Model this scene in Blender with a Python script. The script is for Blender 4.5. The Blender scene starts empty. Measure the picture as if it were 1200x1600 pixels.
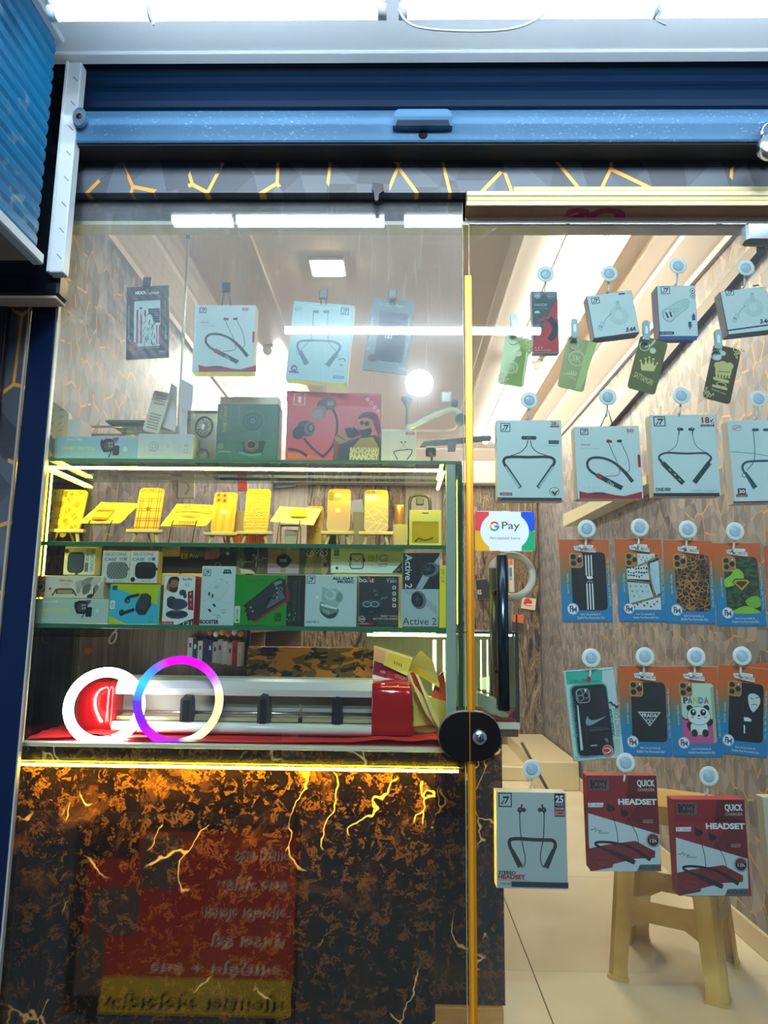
import bpy, bmesh, math, random
from mathutils import Vector, Matrix
random.seed(7)
R = math.radians
sc = bpy.context.scene
COL = sc.collection

# ------------------------------------------------------------------ camera
FPX = 1100.0
CAM = Vector((0.0, -1.62, 1.0))
ROT = Matrix.Rotation(R(1.2), 3, 'Z') @ Matrix.Rotation(R(90 + 9.04), 3, 'X') @ Matrix.Rotation(R(0.7), 3, 'Z')
cd = bpy.data.cameras.new('camera')
cam = bpy.data.objects.new('camera', cd)
COL.objects.link(cam)
cam.matrix_world = Matrix.Translation(CAM) @ ROT.to_4x4()
cd.sensor_fit = 'VERTICAL'
cd.sensor_height = 36.0
cd.lens = 36.0 * FPX / 1600.0
cd.clip_start = 0.01
sc.camera = cam

# ------------------------------------------------------------------ world, exposure
w = bpy.data.worlds.new('night_sky')
sc.world = w
w.use_nodes = True
bg = w.node_tree.nodes['Background']
bg.inputs[0].default_value = (0.45, 0.62, 0.85, 1)
bg.inputs[1].default_value = 0.22
sc.view_settings.view_transform = 'Standard'
sc.view_settings.look = 'None'
sc.view_settings.gamma = 1.0
sc.view_settings.use_curve_mapping = False
sc.view_settings.exposure = 1.0
sc.cycles.use_denoising = True
sc.cycles.max_bounces = 10
sc.cycles.transparent_max_bounces = 24
sc.cycles.sample_clamp_indirect = 6.0
sc.cycles.caustics_reflective = False
sc.cycles.caustics_refractive = False

# light levels (radiance of the lamps the place has)
L_SOFFIT = 16.0      # tubes under the shop's soffit
L_STREET = 230.0     # tube lamp on the opposite side of the lane
L_FLOOD = 260.0      # flood lamp on the opposite side of the lane
L_CEIL = 14.0      # long tubes inside, right-hand runs
L_LEFT = 52.0      # long tube inside, left-hand run
L_COVE = 13.0      # warm strip beside them
L_CASE = 55.0      # yellow strips of the showcase
L_LIP = 300.0     # yellow strip under the counter lip
L_RING = 24.0

# ------------------------------------------------------------------ pixel -> point on the upright plane y = Y
def P(px, py, Y):
    d = ROT @ Vector(((px - 600) / FPX, -(py - 800) / FPX, -1.0))
    t = (Y - CAM.y) / d.y
    return CAM + d * t

def PZ(px, py, z):
    d = ROT @ Vector(((px - 600) / FPX, -(py - 800) / FPX, -1.0))
    t = (z - CAM.z) / d.z
    return CAM + d * t

def SCL(Y):
    return (Y - CAM.y) / FPX

# ------------------------------------------------------------------ materials
def lin(h):
    h = h.lstrip('#')
    v = [int(h[i:i + 2], 16) / 255 for i in (0, 2, 4)]
    return tuple(c / 12.92 if c <= .04045 else ((c + .055) / 1.055) ** 2.4 for c in v) + (1,)

class NT:
    def __init__(s, name):
        s.m = bpy.data.materials.new(name)
        s.m.use_nodes = True
        s.t = s.m.node_tree
        s.b = s.t.nodes['Principled BSDF']
        s.o = s.t.nodes['Material Output']
    def n(s, typ, **kw):
        nd = s.t.nodes.new('ShaderNode' + typ)
        for k, v in kw.items():
            if k.startswith('i_'):
                key = k[2:]
                key = int(key) if key.isdigit() else key.replace('_', ' ')
                s.put(nd.inputs[key], v)
            else:
                setattr(nd, k, v)
        return nd
    def put(s, inp, v):
        if isinstance(v, bpy.types.NodeSocket):
            s.t.links.new(v, inp)
        elif isinstance(v, bpy.types.Node):
            s.t.links.new(v.outputs[0], inp)
        else:
            inp.default_value = v
    def ramp(s, fac, stops, mode='LINEAR'):
        r = s.n('ValToRGB')
        s.put(r.inputs[0], fac)
        cr = r.color_ramp
        cr.interpolation = mode
        while len(cr.elements) < len(stops):
            cr.elements.new(0.5)
        for e, (p, c) in zip(cr.elements, stops):
            e.position = p
            e.color = lin(c) if isinstance(c, str) else ((c, c, c, 1) if not isinstance(c, tuple) else c)
        return r.outputs[0]
    def math(s, op, a, b=0.0, clamp=False):
        m = s.n('Math', operation=op, use_clamp=clamp)
        s.put(m.inputs[0], a)
        s.put(m.inputs[1], b)
        return m.outputs[0]
    def mix(s, fac, a, b, blend='MIX'):
        m = s.n('MixRGB', blend_type=blend)
        s.put(m.inputs[0], fac)
        for i, v in ((1, a), (2, b)):
            s.put(m.inputs[i], lin(v) if isinstance(v, str) else v)
        return m.outputs[0]
    def coord(s, kind='Object', scale=(1, 1, 1), loc=(0, 0, 0), rot=(0, 0, 0)):
        tc = s.n('TexCoord')
        mp = s.n('Mapping')
        s.put(mp.inputs[0], tc.outputs[kind])
        mp.inputs['Scale'].default_value = scale
        mp.inputs['Location'].default_value = loc
        mp.inputs['Rotation'].default_value = rot
        return mp.outputs[0]
    def set(s, **kw):
        for k, v in kw.items():
            key = {'col': 'Base Color', 'rough': 'Roughness', 'metal': 'Metallic', 'spec': 'Specular IOR Level', 'normal': 'Normal',
                   'trans': 'Transmission Weight', 'alpha': 'Alpha', 'coat': 'Coat Weight', 'ecol': 'Emission Color', 'estr': 'Emission Strength'}[k]
            if isinstance(v, str):
                v = lin(v)
            s.put(s.b.inputs[key], v)
        return s.m

_mats = {}
def C(h, rough=.5, metal=0.0, vary=.06, spec=.4):
    """plain coat of one colour with a faint procedural mottling"""
    k = (h, rough, metal, vary)
    if k in _mats:
        return _mats[k]
    t = NT('coat_' + h.strip('#'))
    if vary:
        nz = t.n('TexNoise', i_Scale=60.0, i_Detail=3.0)
        t.put(nz.inputs['Vector'], t.coord())
        f = t.math('MULTIPLY', nz.outputs[0], vary * 2)
        c = t.mix(f, h, tuple(x * .8 for x in lin(h)[:3]) + (1,))
        t.set(col=c)
    else:
        t.set(col=h)
    m = t.set(rough=rough, metal=metal, spec=spec)
    _mats[k] = m
    return m

def INK(h):
    return C(h, .55, 0, 0, .25)

def EMIT(h, strength, name='lamp'):
    k = ('e', h, strength)
    if k not in _mats:
        t = NT(name + '_glow')
        e = t.n('Emission')
        e.inputs[0].default_value = lin(h)
        e.inputs[1].default_value = strength
        t.put(t.o.inputs[0], e)
        _mats[k] = t.m
    return _mats[k]

def glass(name, tint, haze=0.0, refl=1.0, wrinkle=False):
    t = NT(name)
    tr = t.n('BsdfTransparent')
    tr.inputs[0].default_value = lin(tint)
    gl = t.n('BsdfGlossy', i_Roughness=0.0)
    fr = t.n('Fresnel', i_IOR=1.5)
    mx = t.n('MixShader')
    t.put(mx.inputs[0], t.math('MULTIPLY', fr.outputs[0], refl))
    t.put(mx.inputs[1], tr)
    t.put(mx.inputs[2], gl)
    out = mx
    if haze:
        nz = t.n('TexNoise', i_Scale=3.0, i_Detail=5.0, i_Roughness=.7)
        t.put(nz.inputs['Vector'], t.coord(scale=(2.4, 1, 1)))
        v = t.ramp(nz.outputs[0], [(.3, .55), (.7, 1.0)])
        sc2 = t.n('TexNoise', i_Scale=7.0, i_Detail=8.0, i_Distortion=1.6)
        t.put(sc2.inputs['Vector'], t.coord(scale=(12.0, 1, .7)))
        s2 = t.ramp(sc2.outputs[0], [(.60, 0.0), (.66, .9), (.70, 0.0)])
        f = t.math('ADD', t.math('MULTIPLY', v, haze), t.math('MULTIPLY', s2, haze * .55))
        df = t.n('BsdfDiffuse')
        df.inputs[0].default_value = (.85, .88, .9, 1)
        m2 = t.n('MixShader')
        if wrinkle:
            sp = t.n('SeparateXYZ')
            t.put(sp.inputs[0], t.coord())
            f = t.math('MULTIPLY', f, t.ramp(sp.outputs[2], [(0.0, .22), (1.0, .22)]) if False else t.math('ADD', t.math('MULTIPLY', t.math('MULTIPLY', t.math('SUBTRACT', sp.outputs[2], 1.30), 6.0, True), .92), .08))
            g2 = t.n('BsdfGlossy', i_Roughness=.13)
            m3 = t.n('MixShader')
            t.put(m3.inputs[0], t.math('MULTIPLY', f, .05))
            t.put(m3.inputs[1], mx)
            t.put(m3.inputs[2], g2)
            mx = m3
        t.put(m2.inputs[0], f)
        t.put(m2.inputs[1], mx)
        t.put(m2.inputs[2], df)
        out = m2
    t.put(t.o.inputs[0], out)
    return t.m

def m_wallpaper(cols=('#54545a', '#727279', '#94949a'), gem=('#4e4d52', '#7c7b80', '#a6a5aa')):
    """printed paper: grey faceted polygons with short gold lines"""
    t = NT('faceted_wallpaper')
    co = t.n('UVMap').outputs[0]
    mp = t.n('Mapping')
    t.put(mp.inputs[0], co)
    mp.inputs['Scale'].default_value = (11.5, 8.2, 1)
    v = mp.outputs[0]
    vo = t.n('TexVoronoi', voronoi_dimensions='2D', feature='F1', i_Scale=1.0, i_Randomness=.85)
    t.put(vo.inputs['Vector'], v)
    de = t.n('TexVoronoi', voronoi_dimensions='2D', feature='DISTANCE_TO_EDGE', i_Scale=1.0, i_Randomness=.85)
    t.put(de.inputs['Vector'], v)
    bw = t.n('RGBToBW')
    t.put(bw.inputs[0], vo.outputs['Color'])
    facet = t.ramp(bw.outputs[0], [(.15, cols[0]), (.5, cols[1]), (.85, cols[2])])
    wv = t.n('TexNoise', i_Scale=16.0, i_Detail=4.0)
    t.put(wv.inputs['Vector'], t.n('Mapping', i_Vector=co, i_Scale=(3.0, .3, 1)).outputs[0])
    facet = t.mix(t.ramp(wv.outputs[0], [(.35, 0.0), (.75, .12)]), facet, '#5c5048')
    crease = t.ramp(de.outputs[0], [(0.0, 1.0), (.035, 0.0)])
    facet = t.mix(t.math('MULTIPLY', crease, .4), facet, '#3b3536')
    sel = t.n('TexNoise', noise_dimensions='2D', i_Scale=2.3, i_Detail=0.0)
    t.put(sel.inputs['Vector'], v)
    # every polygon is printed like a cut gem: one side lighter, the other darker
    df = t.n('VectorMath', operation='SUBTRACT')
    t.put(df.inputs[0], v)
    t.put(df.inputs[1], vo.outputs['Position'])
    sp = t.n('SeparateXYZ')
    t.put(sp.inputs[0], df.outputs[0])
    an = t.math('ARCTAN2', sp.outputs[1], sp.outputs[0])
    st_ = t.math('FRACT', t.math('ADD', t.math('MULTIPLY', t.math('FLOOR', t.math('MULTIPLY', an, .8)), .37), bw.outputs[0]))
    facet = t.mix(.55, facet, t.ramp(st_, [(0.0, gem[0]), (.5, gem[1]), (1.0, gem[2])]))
    line = t.ramp(de.outputs[0], [(.022, 1.0), (.030, 0.0)])
    pick = t.ramp(sel.outputs[0], [(.43, 0.0), (.44, 1.0)])
    g = t.math('MULTIPLY', line, pick)
    col = t.mix(g, facet, '#d69a44')
    return t.set(col=col, rough=.42, metal=t.math('MULTIPLY', g, .35), spec=.5)

def m_marble():
    """dark brown stone with clouded amber and thin cream veins"""
    t = NT('dark_emperador_marble')
    v = t.coord()
    n1 = t.n('TexNoise', i_Scale=7.0, i_Detail=12.0, i_Roughness=.74, i_Distortion=.5)
    t.put(n1.inputs['Vector'], v)
    base = t.ramp(n1.outputs[0], [(.44, '#070402'), (.54, '#160c05'), (.63, '#3c240e'), (.76, '#8a5e28')])
    n3 = t.n('TexNoise', i_Scale=30.0, i_Detail=10.0, i_Roughness=.8, i_Distortion=.5)
    t.put(n3.inputs['Vector'], v)
    base = t.mix(t.ramp(n3.outputs[0], [(.53, 0.0), (.57, .5), (.585, .5), (.60, 0.0)]), base, '#8a5c24')
    wob = t.n('TexNoise', i_Scale=5.0, i_Detail=4.0)
    t.put(wob.inputs['Vector'], v)
    add = t.n('MixRGB', blend_type='ADD', i_0=.28)
    t.put(add.inputs[1], v)
    t.put(add.inputs[2], wob.outputs['Color'])
    de = t.n('TexVoronoi', feature='DISTANCE_TO_EDGE', i_Scale=8.5)
    t.put(de.inputs['Vector'], t.n('Mapping', i_Vector=add.outputs[0], i_Scale=(1.0, 1.0, .42)).outputs[0])
    n2 = t.n('TexNoise', i_Scale=4.3, i_Detail=2.0)
    t.put(n2.inputs['Vector'], v)
    vein = t.math('MULTIPLY', t.ramp(de.outputs[0], [(.006, 1.0), (.020, 0.0)]), t.ramp(n2.outputs[0], [(.53, 0.0), (.56, .9)]))
    col = t.mix(vein, base, '#e0c088')
    return t.set(col=col, rough=.16, spec=.3)

def m_stone():
    """back wall cladding: beige and dark veined vertical slabs"""
    t = NT('veined_stone_cladding')
    v = t.coord(scale=(7.0, 7.0, 1.3))
    n = t.n('TexNoise', i_Scale=2.2, i_Detail=9.0, i_Roughness=.65, i_Distortion=2.2)
    t.put(n.inputs['Vector'], v)
    c = t.ramp(n.outputs[0], [(.36, '#14100d'), (.44, '#4c3a2a'), (.50, '#8c7656'), (.55, '#4a3826'), (.62, '#a8987c'), (.70, '#5c4a38')])
    return t.set(col=c, rough=.4)

def m_wood(a, b, sx=30.0, sz=1.5, rough=.55, name='wood_grain'):
    t = NT(name)
    n = t.n('TexNoise', i_Scale=2.0, i_Detail=7.0, i_Roughness=.65, i_Distortion=.6)
    t.put(n.inputs['Vector'], t.coord(scale=(sx, sx, sz)))
    return t.set(col=t.ramp(n.outputs[0], [(.3, a), (.7, b)]), rough=rough)

def m_camo(cols, scale, name='camouflage_print'):
    """three-tone blotches: ground, dark blots, bright blots"""
    t = NT(name)
    c = cols[0]
    for i, (col, th) in enumerate(((cols[1], .52), (cols[2], .53))):
        n = t.n('TexNoise', i_Scale=scale, i_Detail=2.0, i_Roughness=.45, i_Distortion=.6)
        t.put(n.inputs['Vector'], t.coord(scale=(1, 1, 2.2), loc=(3.1 * i, 1.7 * i, .9 * i)))
        c = t.mix(t.ramp(n.outputs[0], [(th, 0.0), (th + .012, 1.0)]), c, col)
    return t.set(col=c, rough=.5)

def m_leopard():
    t = NT('leopard_print')
    v = t.coord(scale=(95, 95, 95))
    a = t.n('TexVoronoi', feature='DISTANCE_TO_EDGE', i_Scale=1.0)
    t.put(a.inputs['Vector'], v)
    f = t.n('TexVoronoi', feature='F1', i_Scale=1.0)
    t.put(f.inputs['Vector'], v)
    ring = t.ramp(a.outputs[0], [(0.0, '#c88a3c'), (.10, '#a8672a'), (.13, '#150c08'), (.30, '#150c08'), (.36, '#6b3a18')])
    g = t.n('TexNoise', i_Scale=20.0)
    t.put(g.inputs['Vector'], t.coord())
    return t.set(col=t.mix(t.ramp(g.outputs[0], [(.45, 0.0), (.62, .8)]), ring, '#1c100a'), rough=.35)

def m_gradient(h, stops, name='gradient_card'):
    """printed card whose ink runs from one colour to another up its height h (local z)"""
    t = NT(name)
    sep = t.n('SeparateXYZ')
    t.put(sep.inputs[0], t.coord())
    return t.set(col=t.ramp(t.math('DIVIDE', sep.outputs[2], h), stops), rough=.4)

def m_rainbow(strength):
    t = NT('colour_ring_glow')
    sep = t.n('SeparateXYZ')
    t.put(sep.inputs[0], t.coord())
    at = t.math('ARCTAN2', sep.outputs[2], sep.outputs[0])
    f = t.math('ADD', t.math('DIVIDE', at, 2 * math.pi), .5)
    cols = [(0.0, '#5533ff'), (.08, '#7a10f0'), (.16, '#c814ff'), (.26, '#8a30ff'), (.30, '#cfe8c8'), (.40, '#d8f0a0'), (.52, '#e0f09a'),
            (.60, '#b040ff'), (.66, '#e000f8'), (.80, '#d000ff'), (.86, '#4a6cff'), (.93, '#30b8ff'), (1.0, '#4a50ff')]
    e = t.n('Emission')
    t.put(e.inputs[0], t.ramp(f, cols))
    e.inputs[1].default_value = strength
    t.put(t.o.inputs[0], e)
    return t.m

# ------------------------------------------------------------------ mesh builder
class MB:
    def __init__(s):
        s.v, s.f, s.mi, s.sm, s.ms = [], [], [], [], []
    def slot(s, m):
        if m not in s.ms:
            s.ms.append(m)
        return s.ms.index(m)
    def add(s, vs, fs, m, smooth=False):
        o = len(s.v)
        s.v += [tuple(v) for v in vs]
        i = s.slot(m)
        for f in fs:
            s.f.append([o + k for k in f])
            s.mi.append(i)
            s.sm.append(smooth)
        return s
    def box(s, x0, x1, y0, y1, z0, z1, m, c=.001):
        lo, hi = (min(x0, x1), min(y0, y1), min(z0, z1)), (max(x0, x1), max(y0, y1), max(z0, z1))
        c = min(c, .45 * min(hi[i] - lo[i] for i in range(3)))
        vs, ix = [], {}
        for sx in (0, 1):
            for sy in (0, 1):
                for sz in (0, 1):
                    sg = (sx, sy, sz)
                    for a in range(3):
                        ix[sg + (a,)] = len(vs)
                        vs.append(tuple((hi[k] - (0 if k == a else c)) if sg[k] else (lo[k] + (0 if k == a else c)) for k in range(3)))
        fs = []
        for a in range(3):
            b, k = (a + 1) % 3, (a + 2) % 3
            for t in (0, 1):
                q = []
                for (p, r) in ((0, 0), (1, 0), (1, 1), (0, 1)):
                    g = [0, 0, 0]
                    g[a], g[b], g[k] = t, p, r
                    q.append(ix[tuple(g) + (a,)])
                fs.append(q if t else q[::-1])
            for p in (0, 1):
                for r in (0, 1):
                    g0, g1 = [0, 0, 0], [0, 0, 0]
                    g0[a], g0[b], g0[k] = p, r, 0
                    g1[a], g1[b], g1[k] = p, r, 1
                    fs.append([ix[tuple(g0) + (a,)], ix[tuple(g1) + (a,)], ix[tuple(g1) + (b,)], ix[tuple(g0) + (b,)]])
        for sx in (0, 1):
            for sy in (0, 1):
                for sz in (0, 1):
                    fs.append([ix[(sx, sy, sz, a)] for a in range(3)])
        return s.add(vs, fs, m)
    def prism(s, pts, y0, y1, m, ax='y', smooth=False):
        """2-D outline (x,z) pushed along y; ax='x' reads (y,z) along x; ax='z' reads (x,y) along z"""
        n = len(pts)
        def mk(p, d):
            return (p[0], d, p[1]) if ax == 'y' else ((d, p[0], p[1]) if ax == 'x' else (p[0], p[1], d))
        vs = [mk(p, y0) for p in pts] + [mk(p, y1) for p in pts]
        s.add(vs, [list(range(n)), list(range(2 * n - 1, n - 1, -1))], m)
        return s.add(vs, [[i, i + n, (i + 1) % n + n, (i + 1) % n] for i in range(n)], m, smooth)
    def tube(s, pts, r, m, n=8, closed=False, r1=None):
        pts = [Vector(p) for p in pts]
        k = len(pts)
        vs, fs = [], []
        up = Vector((.13, .21, .97))
        for i, p in enumerate(pts):
            a = pts[(i - 1) % k] if (i or closed) else p
            b = pts[(i + 1) % k] if (i < k - 1 or closed) else p
            t = (b - a).normalized()
            u = t.cross(up)
            if u.length < .05:
                u = t.cross(Vector((1, 0, 0)))
            u.normalize()
            q = t.cross(u)
            rr = r if r1 is None else r + (r1 - r) * i / (k - 1)
            for j in range(n):
                an = 2 * math.pi * j / n
                vs.append(p + (u * math.cos(an) + q * math.sin(an)) * rr)
        for i in range(k if closed else k - 1):
            for j in range(n):
                fs.append([i * n + j, i * n + (j + 1) % n, ((i + 1) % k) * n + (j + 1) % n, ((i + 1) % k) * n + j])
        s.add(vs, fs, m, True)
        if not closed:
            s.add(vs, [list(range(n))[::-1], list(range((k - 1) * n, k * n))], m)
        return s
    def lathe(s, prof, m, ax='z', c=(0, 0, 0), n=24, sx=1.0, sz=1.0):
        """prof = [(radius, along axis)]"""
        vs, fs = [], []
        for r, h in prof:
            for j in range(n):
                a = 2 * math.pi * j / n
                u, q = r * math.cos(a) * sx, r * math.sin(a) * sz
                vs.append((c[0] + u, c[1] + q, c[2] + h) if ax == 'z' else ((c[0] + u, c[1] + h, c[2] + q) if ax == 'y' else (c[0] + h, c[1] + u, c[2] + q)))
        for i in range(len(prof) - 1):
            for j in range(n):
                fs.append([i * n + j, i * n + (j + 1) % n, (i + 1) * n + (j + 1) % n, (i + 1) * n + j])
        s.add(vs, fs, m, True)
        e = []
        if prof[0][0] > 1e-6:
            e.append(list(range(n))[::-1])
        if prof[-1][0] > 1e-6:
            e.append(list(range((len(prof) - 1) * n, len(prof) * n)))
        return s.add(vs, e, m) if e else s
    def build(s, name, parent=None, recalc=True, uv=None):
        me = bpy.data.meshes.new(name)
        me.from_pydata(s.v, [], s.f)
        for m in s.ms:
            me.materials.append(m)
        me.polygons.foreach_set('material_index', s.mi)
        me.polygons.foreach_set('use_smooth', s.sm)
        if recalc:
            b = bmesh.new()
            b.from_mesh(me)
            bmesh.ops.remove_doubles(b, verts=b.verts, dist=1e-6)
            bmesh.ops.recalc_face_normals(b, faces=b.faces)
            b.to_mesh(me)
            b.free()
        if uv:
            l = me.uv_layers.new(name='uv')
            for lp in me.loops:
                co = me.vertices[lp.vertex_index].co
                l.data[lp.index].uv = uv(co)
        o = bpy.data.objects.new(name, me)
        COL.objects.link(o)
        if parent:
            o.parent = parent
        return o

def rrect(x0, x1, z0, z1, r, n=5):
    pts = []
    for (cx, cz, a0) in ((x1 - r, z1 - r, 0), (x0 + r, z1 - r, 90), (x0 + r, z0 + r, 180), (x1 - r, z0 + r, 270)):
        for i in range(n + 1):
            a = R(a0 + 90 * i / n)
            pts.append((cx + r * math.cos(a), cz + r * math.sin(a)))
    return pts

def smooth(pts, n=6, closed=False):
    k = len(pts)
    if k < 3:
        return list(pts)
    out = []
    for i in range(k if closed else k - 1):
        p = [pts[(i + d) % k] if closed else pts[min(max(i + d, 0), k - 1)] for d in (-1, 0, 1, 2)]
        for j in range(n):
            t = j / n
            out.append(tuple(.5 * (2 * p[1][q] + (p[2][q] - p[0][q]) * t + (2 * p[0][q] - 5 * p[1][q] + 4 * p[2][q] - p[3][q]) * t * t
                                  + (3 * p[1][q] - p[0][q] - 3 * p[2][q] + p[3][q]) * t ** 3) for q in range(len(p[0]))))
    if not closed:
        out.append(tuple(pts[-1]))
    return out

def tag(o, label, cat, group=None):
    o['label'] = label
    o['category'] = cat
    if group:
        o['group'] = group
    return o

def thing(name, label, cat, loc=(0, 0, 0), rot=(0, 0, 0), group=None):
    o = bpy.data.objects.new(name, None)
    o.empty_display_size = .02
    COL.objects.link(o)
    o.location = loc
    o.rotation_euler = rot
    return tag(o, label, cat, group)

def struct(o):
    o['kind'] = 'structure'
    return o

def dup(root, loc, rot=None, label=None):
    r = root.copy()
    COL.objects.link(r)
    r.location = loc
    if rot:
        r.rotation_euler = rot
    if label:
        r['label'] = label
    for ch in list(root.children):
        c = ch.copy()
        COL.objects.link(c)
        c.parent = r
        for g in list(ch.children):
            d = g.copy()
            COL.objects.link(d)
            d.parent = c
    return r

# ------------------------------------------------------------------ flat printing on a face
_txt = {}
def text_mesh(s, b):
    k = (s, b)
    if k not in _txt:
        cu = bpy.data.curves.new('lettering', 'FONT')
        cu.body = s
        cu.size = 1
        cu.offset = b
        cu.resolution_u = 3
        ob = bpy.data.objects.new('lettering', cu)
        COL.objects.link(ob)
        me = ob.to_mesh()
        vs = [(v.co.x, v.co.y) for v in me.vertices]
        fs = [list(p.vertices) for p in me.polygons]
        ob.to_mesh_clear()
        bpy.data.objects.remove(ob)
        bpy.data.curves.remove(cu)
        if vs:
            x0, x1 = min(v[0] for v in vs), max(v[0] for v in vs)
            y0, y1 = min(v[1] for v in vs), max(v[1] for v in vs)
            vs = [((x - x0) / max(1e-6, x1 - x0) - .5, (y - y0) / max(1e-6, y1 - y0) - .5) for x, y in vs]
        _txt[k] = (vs, fs)
    return _txt[k]

class Art:
    """flat print, traced in the frame (ox, oy, s) of a zoomed view; each colour lies a hair above the one before"""
    def __init__(s, root, Y, fr, origin=None, phi=0.0, lift=.0003, y=0.0):
        s.root, s.Y, s.fr = root, Y, fr
        s.o = Vector(origin if origin is not None else root.location)
        s.c, s.sn = math.cos(phi), math.sin(phi)
        s.mb, s.k, s.lift, s.y = MB(), 0, lift, y
        s.u = SCL(Y) / fr[2]
    def f(s, fr):
        s.fr = fr
        s.u = SCL(s.Y) / fr[2]
    def L(s, x, y):
        p = P(s.fr[0] + x / s.fr[2], s.fr[1] + y / s.fr[2], s.Y) - s.o
        return (p.x * s.c + p.z * s.sn, -p.x * s.sn + p.z * s.c)
    def put(s, pts, faces, col):
        s.k += 1
        y = s.y - s.lift - s.k * .00003
        s.mb.add([(a, y, b) for a, b in pts], faces, col if not isinstance(col, str) else INK(col))
    def p(s, pts, col, sm=0):
        if sm:
            pts = smooth(pts, sm, True)
        q = [s.L(*a) for a in pts]
        s.put(q, [list(range(len(q)))], col)
    def box4(s, x0, y0, x1, y1):
        c = s.L((x0 + x1) / 2, (y0 + y1) / 2)
        return c, abs(x1 - x0) * s.u / 2, abs(y1 - y0) * s.u / 2
    def r(s, x0, y0, x1, y1, col, rad=0):
        c, a, b = s.box4(x0, y0, x1, y1)
        rr = min(rad * s.u, a * .98, b * .98)
        pts = rrect(c[0] - a, c[0] + a, c[1] - b, c[1] + b, rr, 4) if rr > 0 else [(c[0] - a, c[1] - b), (c[0] + a, c[1] - b), (c[0] + a, c[1] + b), (c[0] - a, c[1] + b)]
        s.put(pts, [list(range(len(pts)))], col)
    def rr(s, x0, y0, x1, y1, w_, col, rad=0):
        """outline of a rectangle"""
        c, a, b = s.box4(x0, y0, x1, y1)
        t = w_ * s.u
        r1 = max(rad * s.u, 1e-5)
        o = rrect(c[0] - a, c[0] + a, c[1] - b, c[1] + b, r1, 4)
        i = rrect(c[0] - a + t, c[0] + a - t, c[1] - b + t, c[1] + b - t, max(r1 - t, 1e-5), 4)
        n = len(o)
        s.put(o + i, [[k, (k + 1) % n, (k + 1) % n + n, k + n] for k in range(n)], col)
    def e(s, cx, cy, rx, ry, col, rot=0, n=20):
        c = s.L(cx, cy)
        ca, sa = math.cos(R(rot)), math.sin(R(rot))
        pts = []
        for i in range(n):
            t = 2 * math.pi * i / n
            x, z = rx * s.u * math.cos(t), ry * s.u * math.sin(t)
            pts.append((c[0] + x * ca - z * sa, c[1] + x * sa + z * ca))
        s.put(pts, [list(range(n))], col)
    def o_(s, cx, cy, rx, ry, w_, col, n=24):
        c = s.L(cx, cy)
        o, i = [], []
        for k in range(n):
            t = 2 * math.pi * k / n
            o.append((c[0] + rx * s.u * math.cos(t), c[1] + ry * s.u * math.sin(t)))
            i.append((c[0] + (rx - w_) * s.u * math.cos(t), c[1] + (ry - w_) * s.u * math.sin(t)))
        s.put(o + i, [[k, (k + 1) % n, (k + 1) % n + n, k + n] for k in range(n)], col)
    def s(s, pts, w_, col, sm=5, closed=False, w1=None):
        if sm and len(pts) > 2:
            pts = smooth(pts, sm, closed)
        q = [Vector(s.L(*a)) for a in pts]
        n = len(q)
        a_, b_ = [], []
        for i in range(n):
            d = q[(i + 1) % n if closed else min(i + 1, n - 1)] - q[(i - 1) % n if closed else max(i - 1, 0)]
            if d.length < 1e-9:
                d = Vector((1, 0))
            d.normalize()
            h = (w_ if w1 is None else w_ + (w1 - w_) * i / (n - 1)) * s.u / 2
            nn = Vector((-d.y, d.x)) * h
            a_.append(tuple(q[i] + nn))
            b_.append(tuple(q[i] - nn))
        s.put(a_ + b_, [[i, (i + 1) % n, (i + 1) % n + n, i + n] for i in range(n if closed else n - 1)], col)
    def t(s, txt, x0, y0, x1, y1, col, rot=0, b=.012, slant=0.0):
        vs, fs = text_mesh(txt, b)
        if not vs:
            return
        c, a, h = s.box4(x0, y0, x1, y1)
        if rot in (90, -90):
            a, h = h, a
        ca, sa = math.cos(R(rot)), math.sin(R(rot))
        pts = []
        for x, z in vs:
            x, z = (x + z * slant) * 2 * a, z * 2 * h
            pts.append((c[0] + x * ca - z * sa, c[1] + x * sa + z * ca))
        s.put(pts, fs, col)
    def logo(s, x0, y0, x1, y1, col, paper='#dfe9ec'):
        """square frame round an italic numeral-like mark"""
        w_, h = x1 - x0, y1 - y0
        s.rr(x0, y0, x1, y1, w_ * .08, col)
        X = lambda u: x0 + u * w_
        Z = lambda v: y0 + v * h
        s.p([(X(.32), Z(.22)), (X(.86), Z(.22)), (X(.56), Z(.80)), (X(.44), Z(.80)), (X(.66), Z(.38)), (X(.32), Z(.38))], col)
        s.p([(X(.40), Z(.44)), (X(.48), Z(.44)), (X(.30), Z(.82)), (X(.20), Z(.82)), (X(.18), Z(.70)), (X(.28), Z(.68))], col)
    def done(s, name='front_print', parent=None):
        return s.mb.build(name, parent or s.root, recalc=False)

def quad(fr, q, Y):
    """corners TL TR BR BL seen in a zoomed view -> centre, width, height, tilt on the plane y = Y"""
    p = [P(fr[0] + x / fr[2], fr[1] + y / fr[2], Y) for x, y in q]
    c = sum(p, Vector()) / 4
    ex = ((p[1] - p[0]) + (p[2] - p[3])) / 2
    ez = ((p[0] - p[3]) + (p[1] - p[2])) / 2
    phi = math.atan2(ex.z, ex.x)
    return c, ex.length, ez.length, phi

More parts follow.
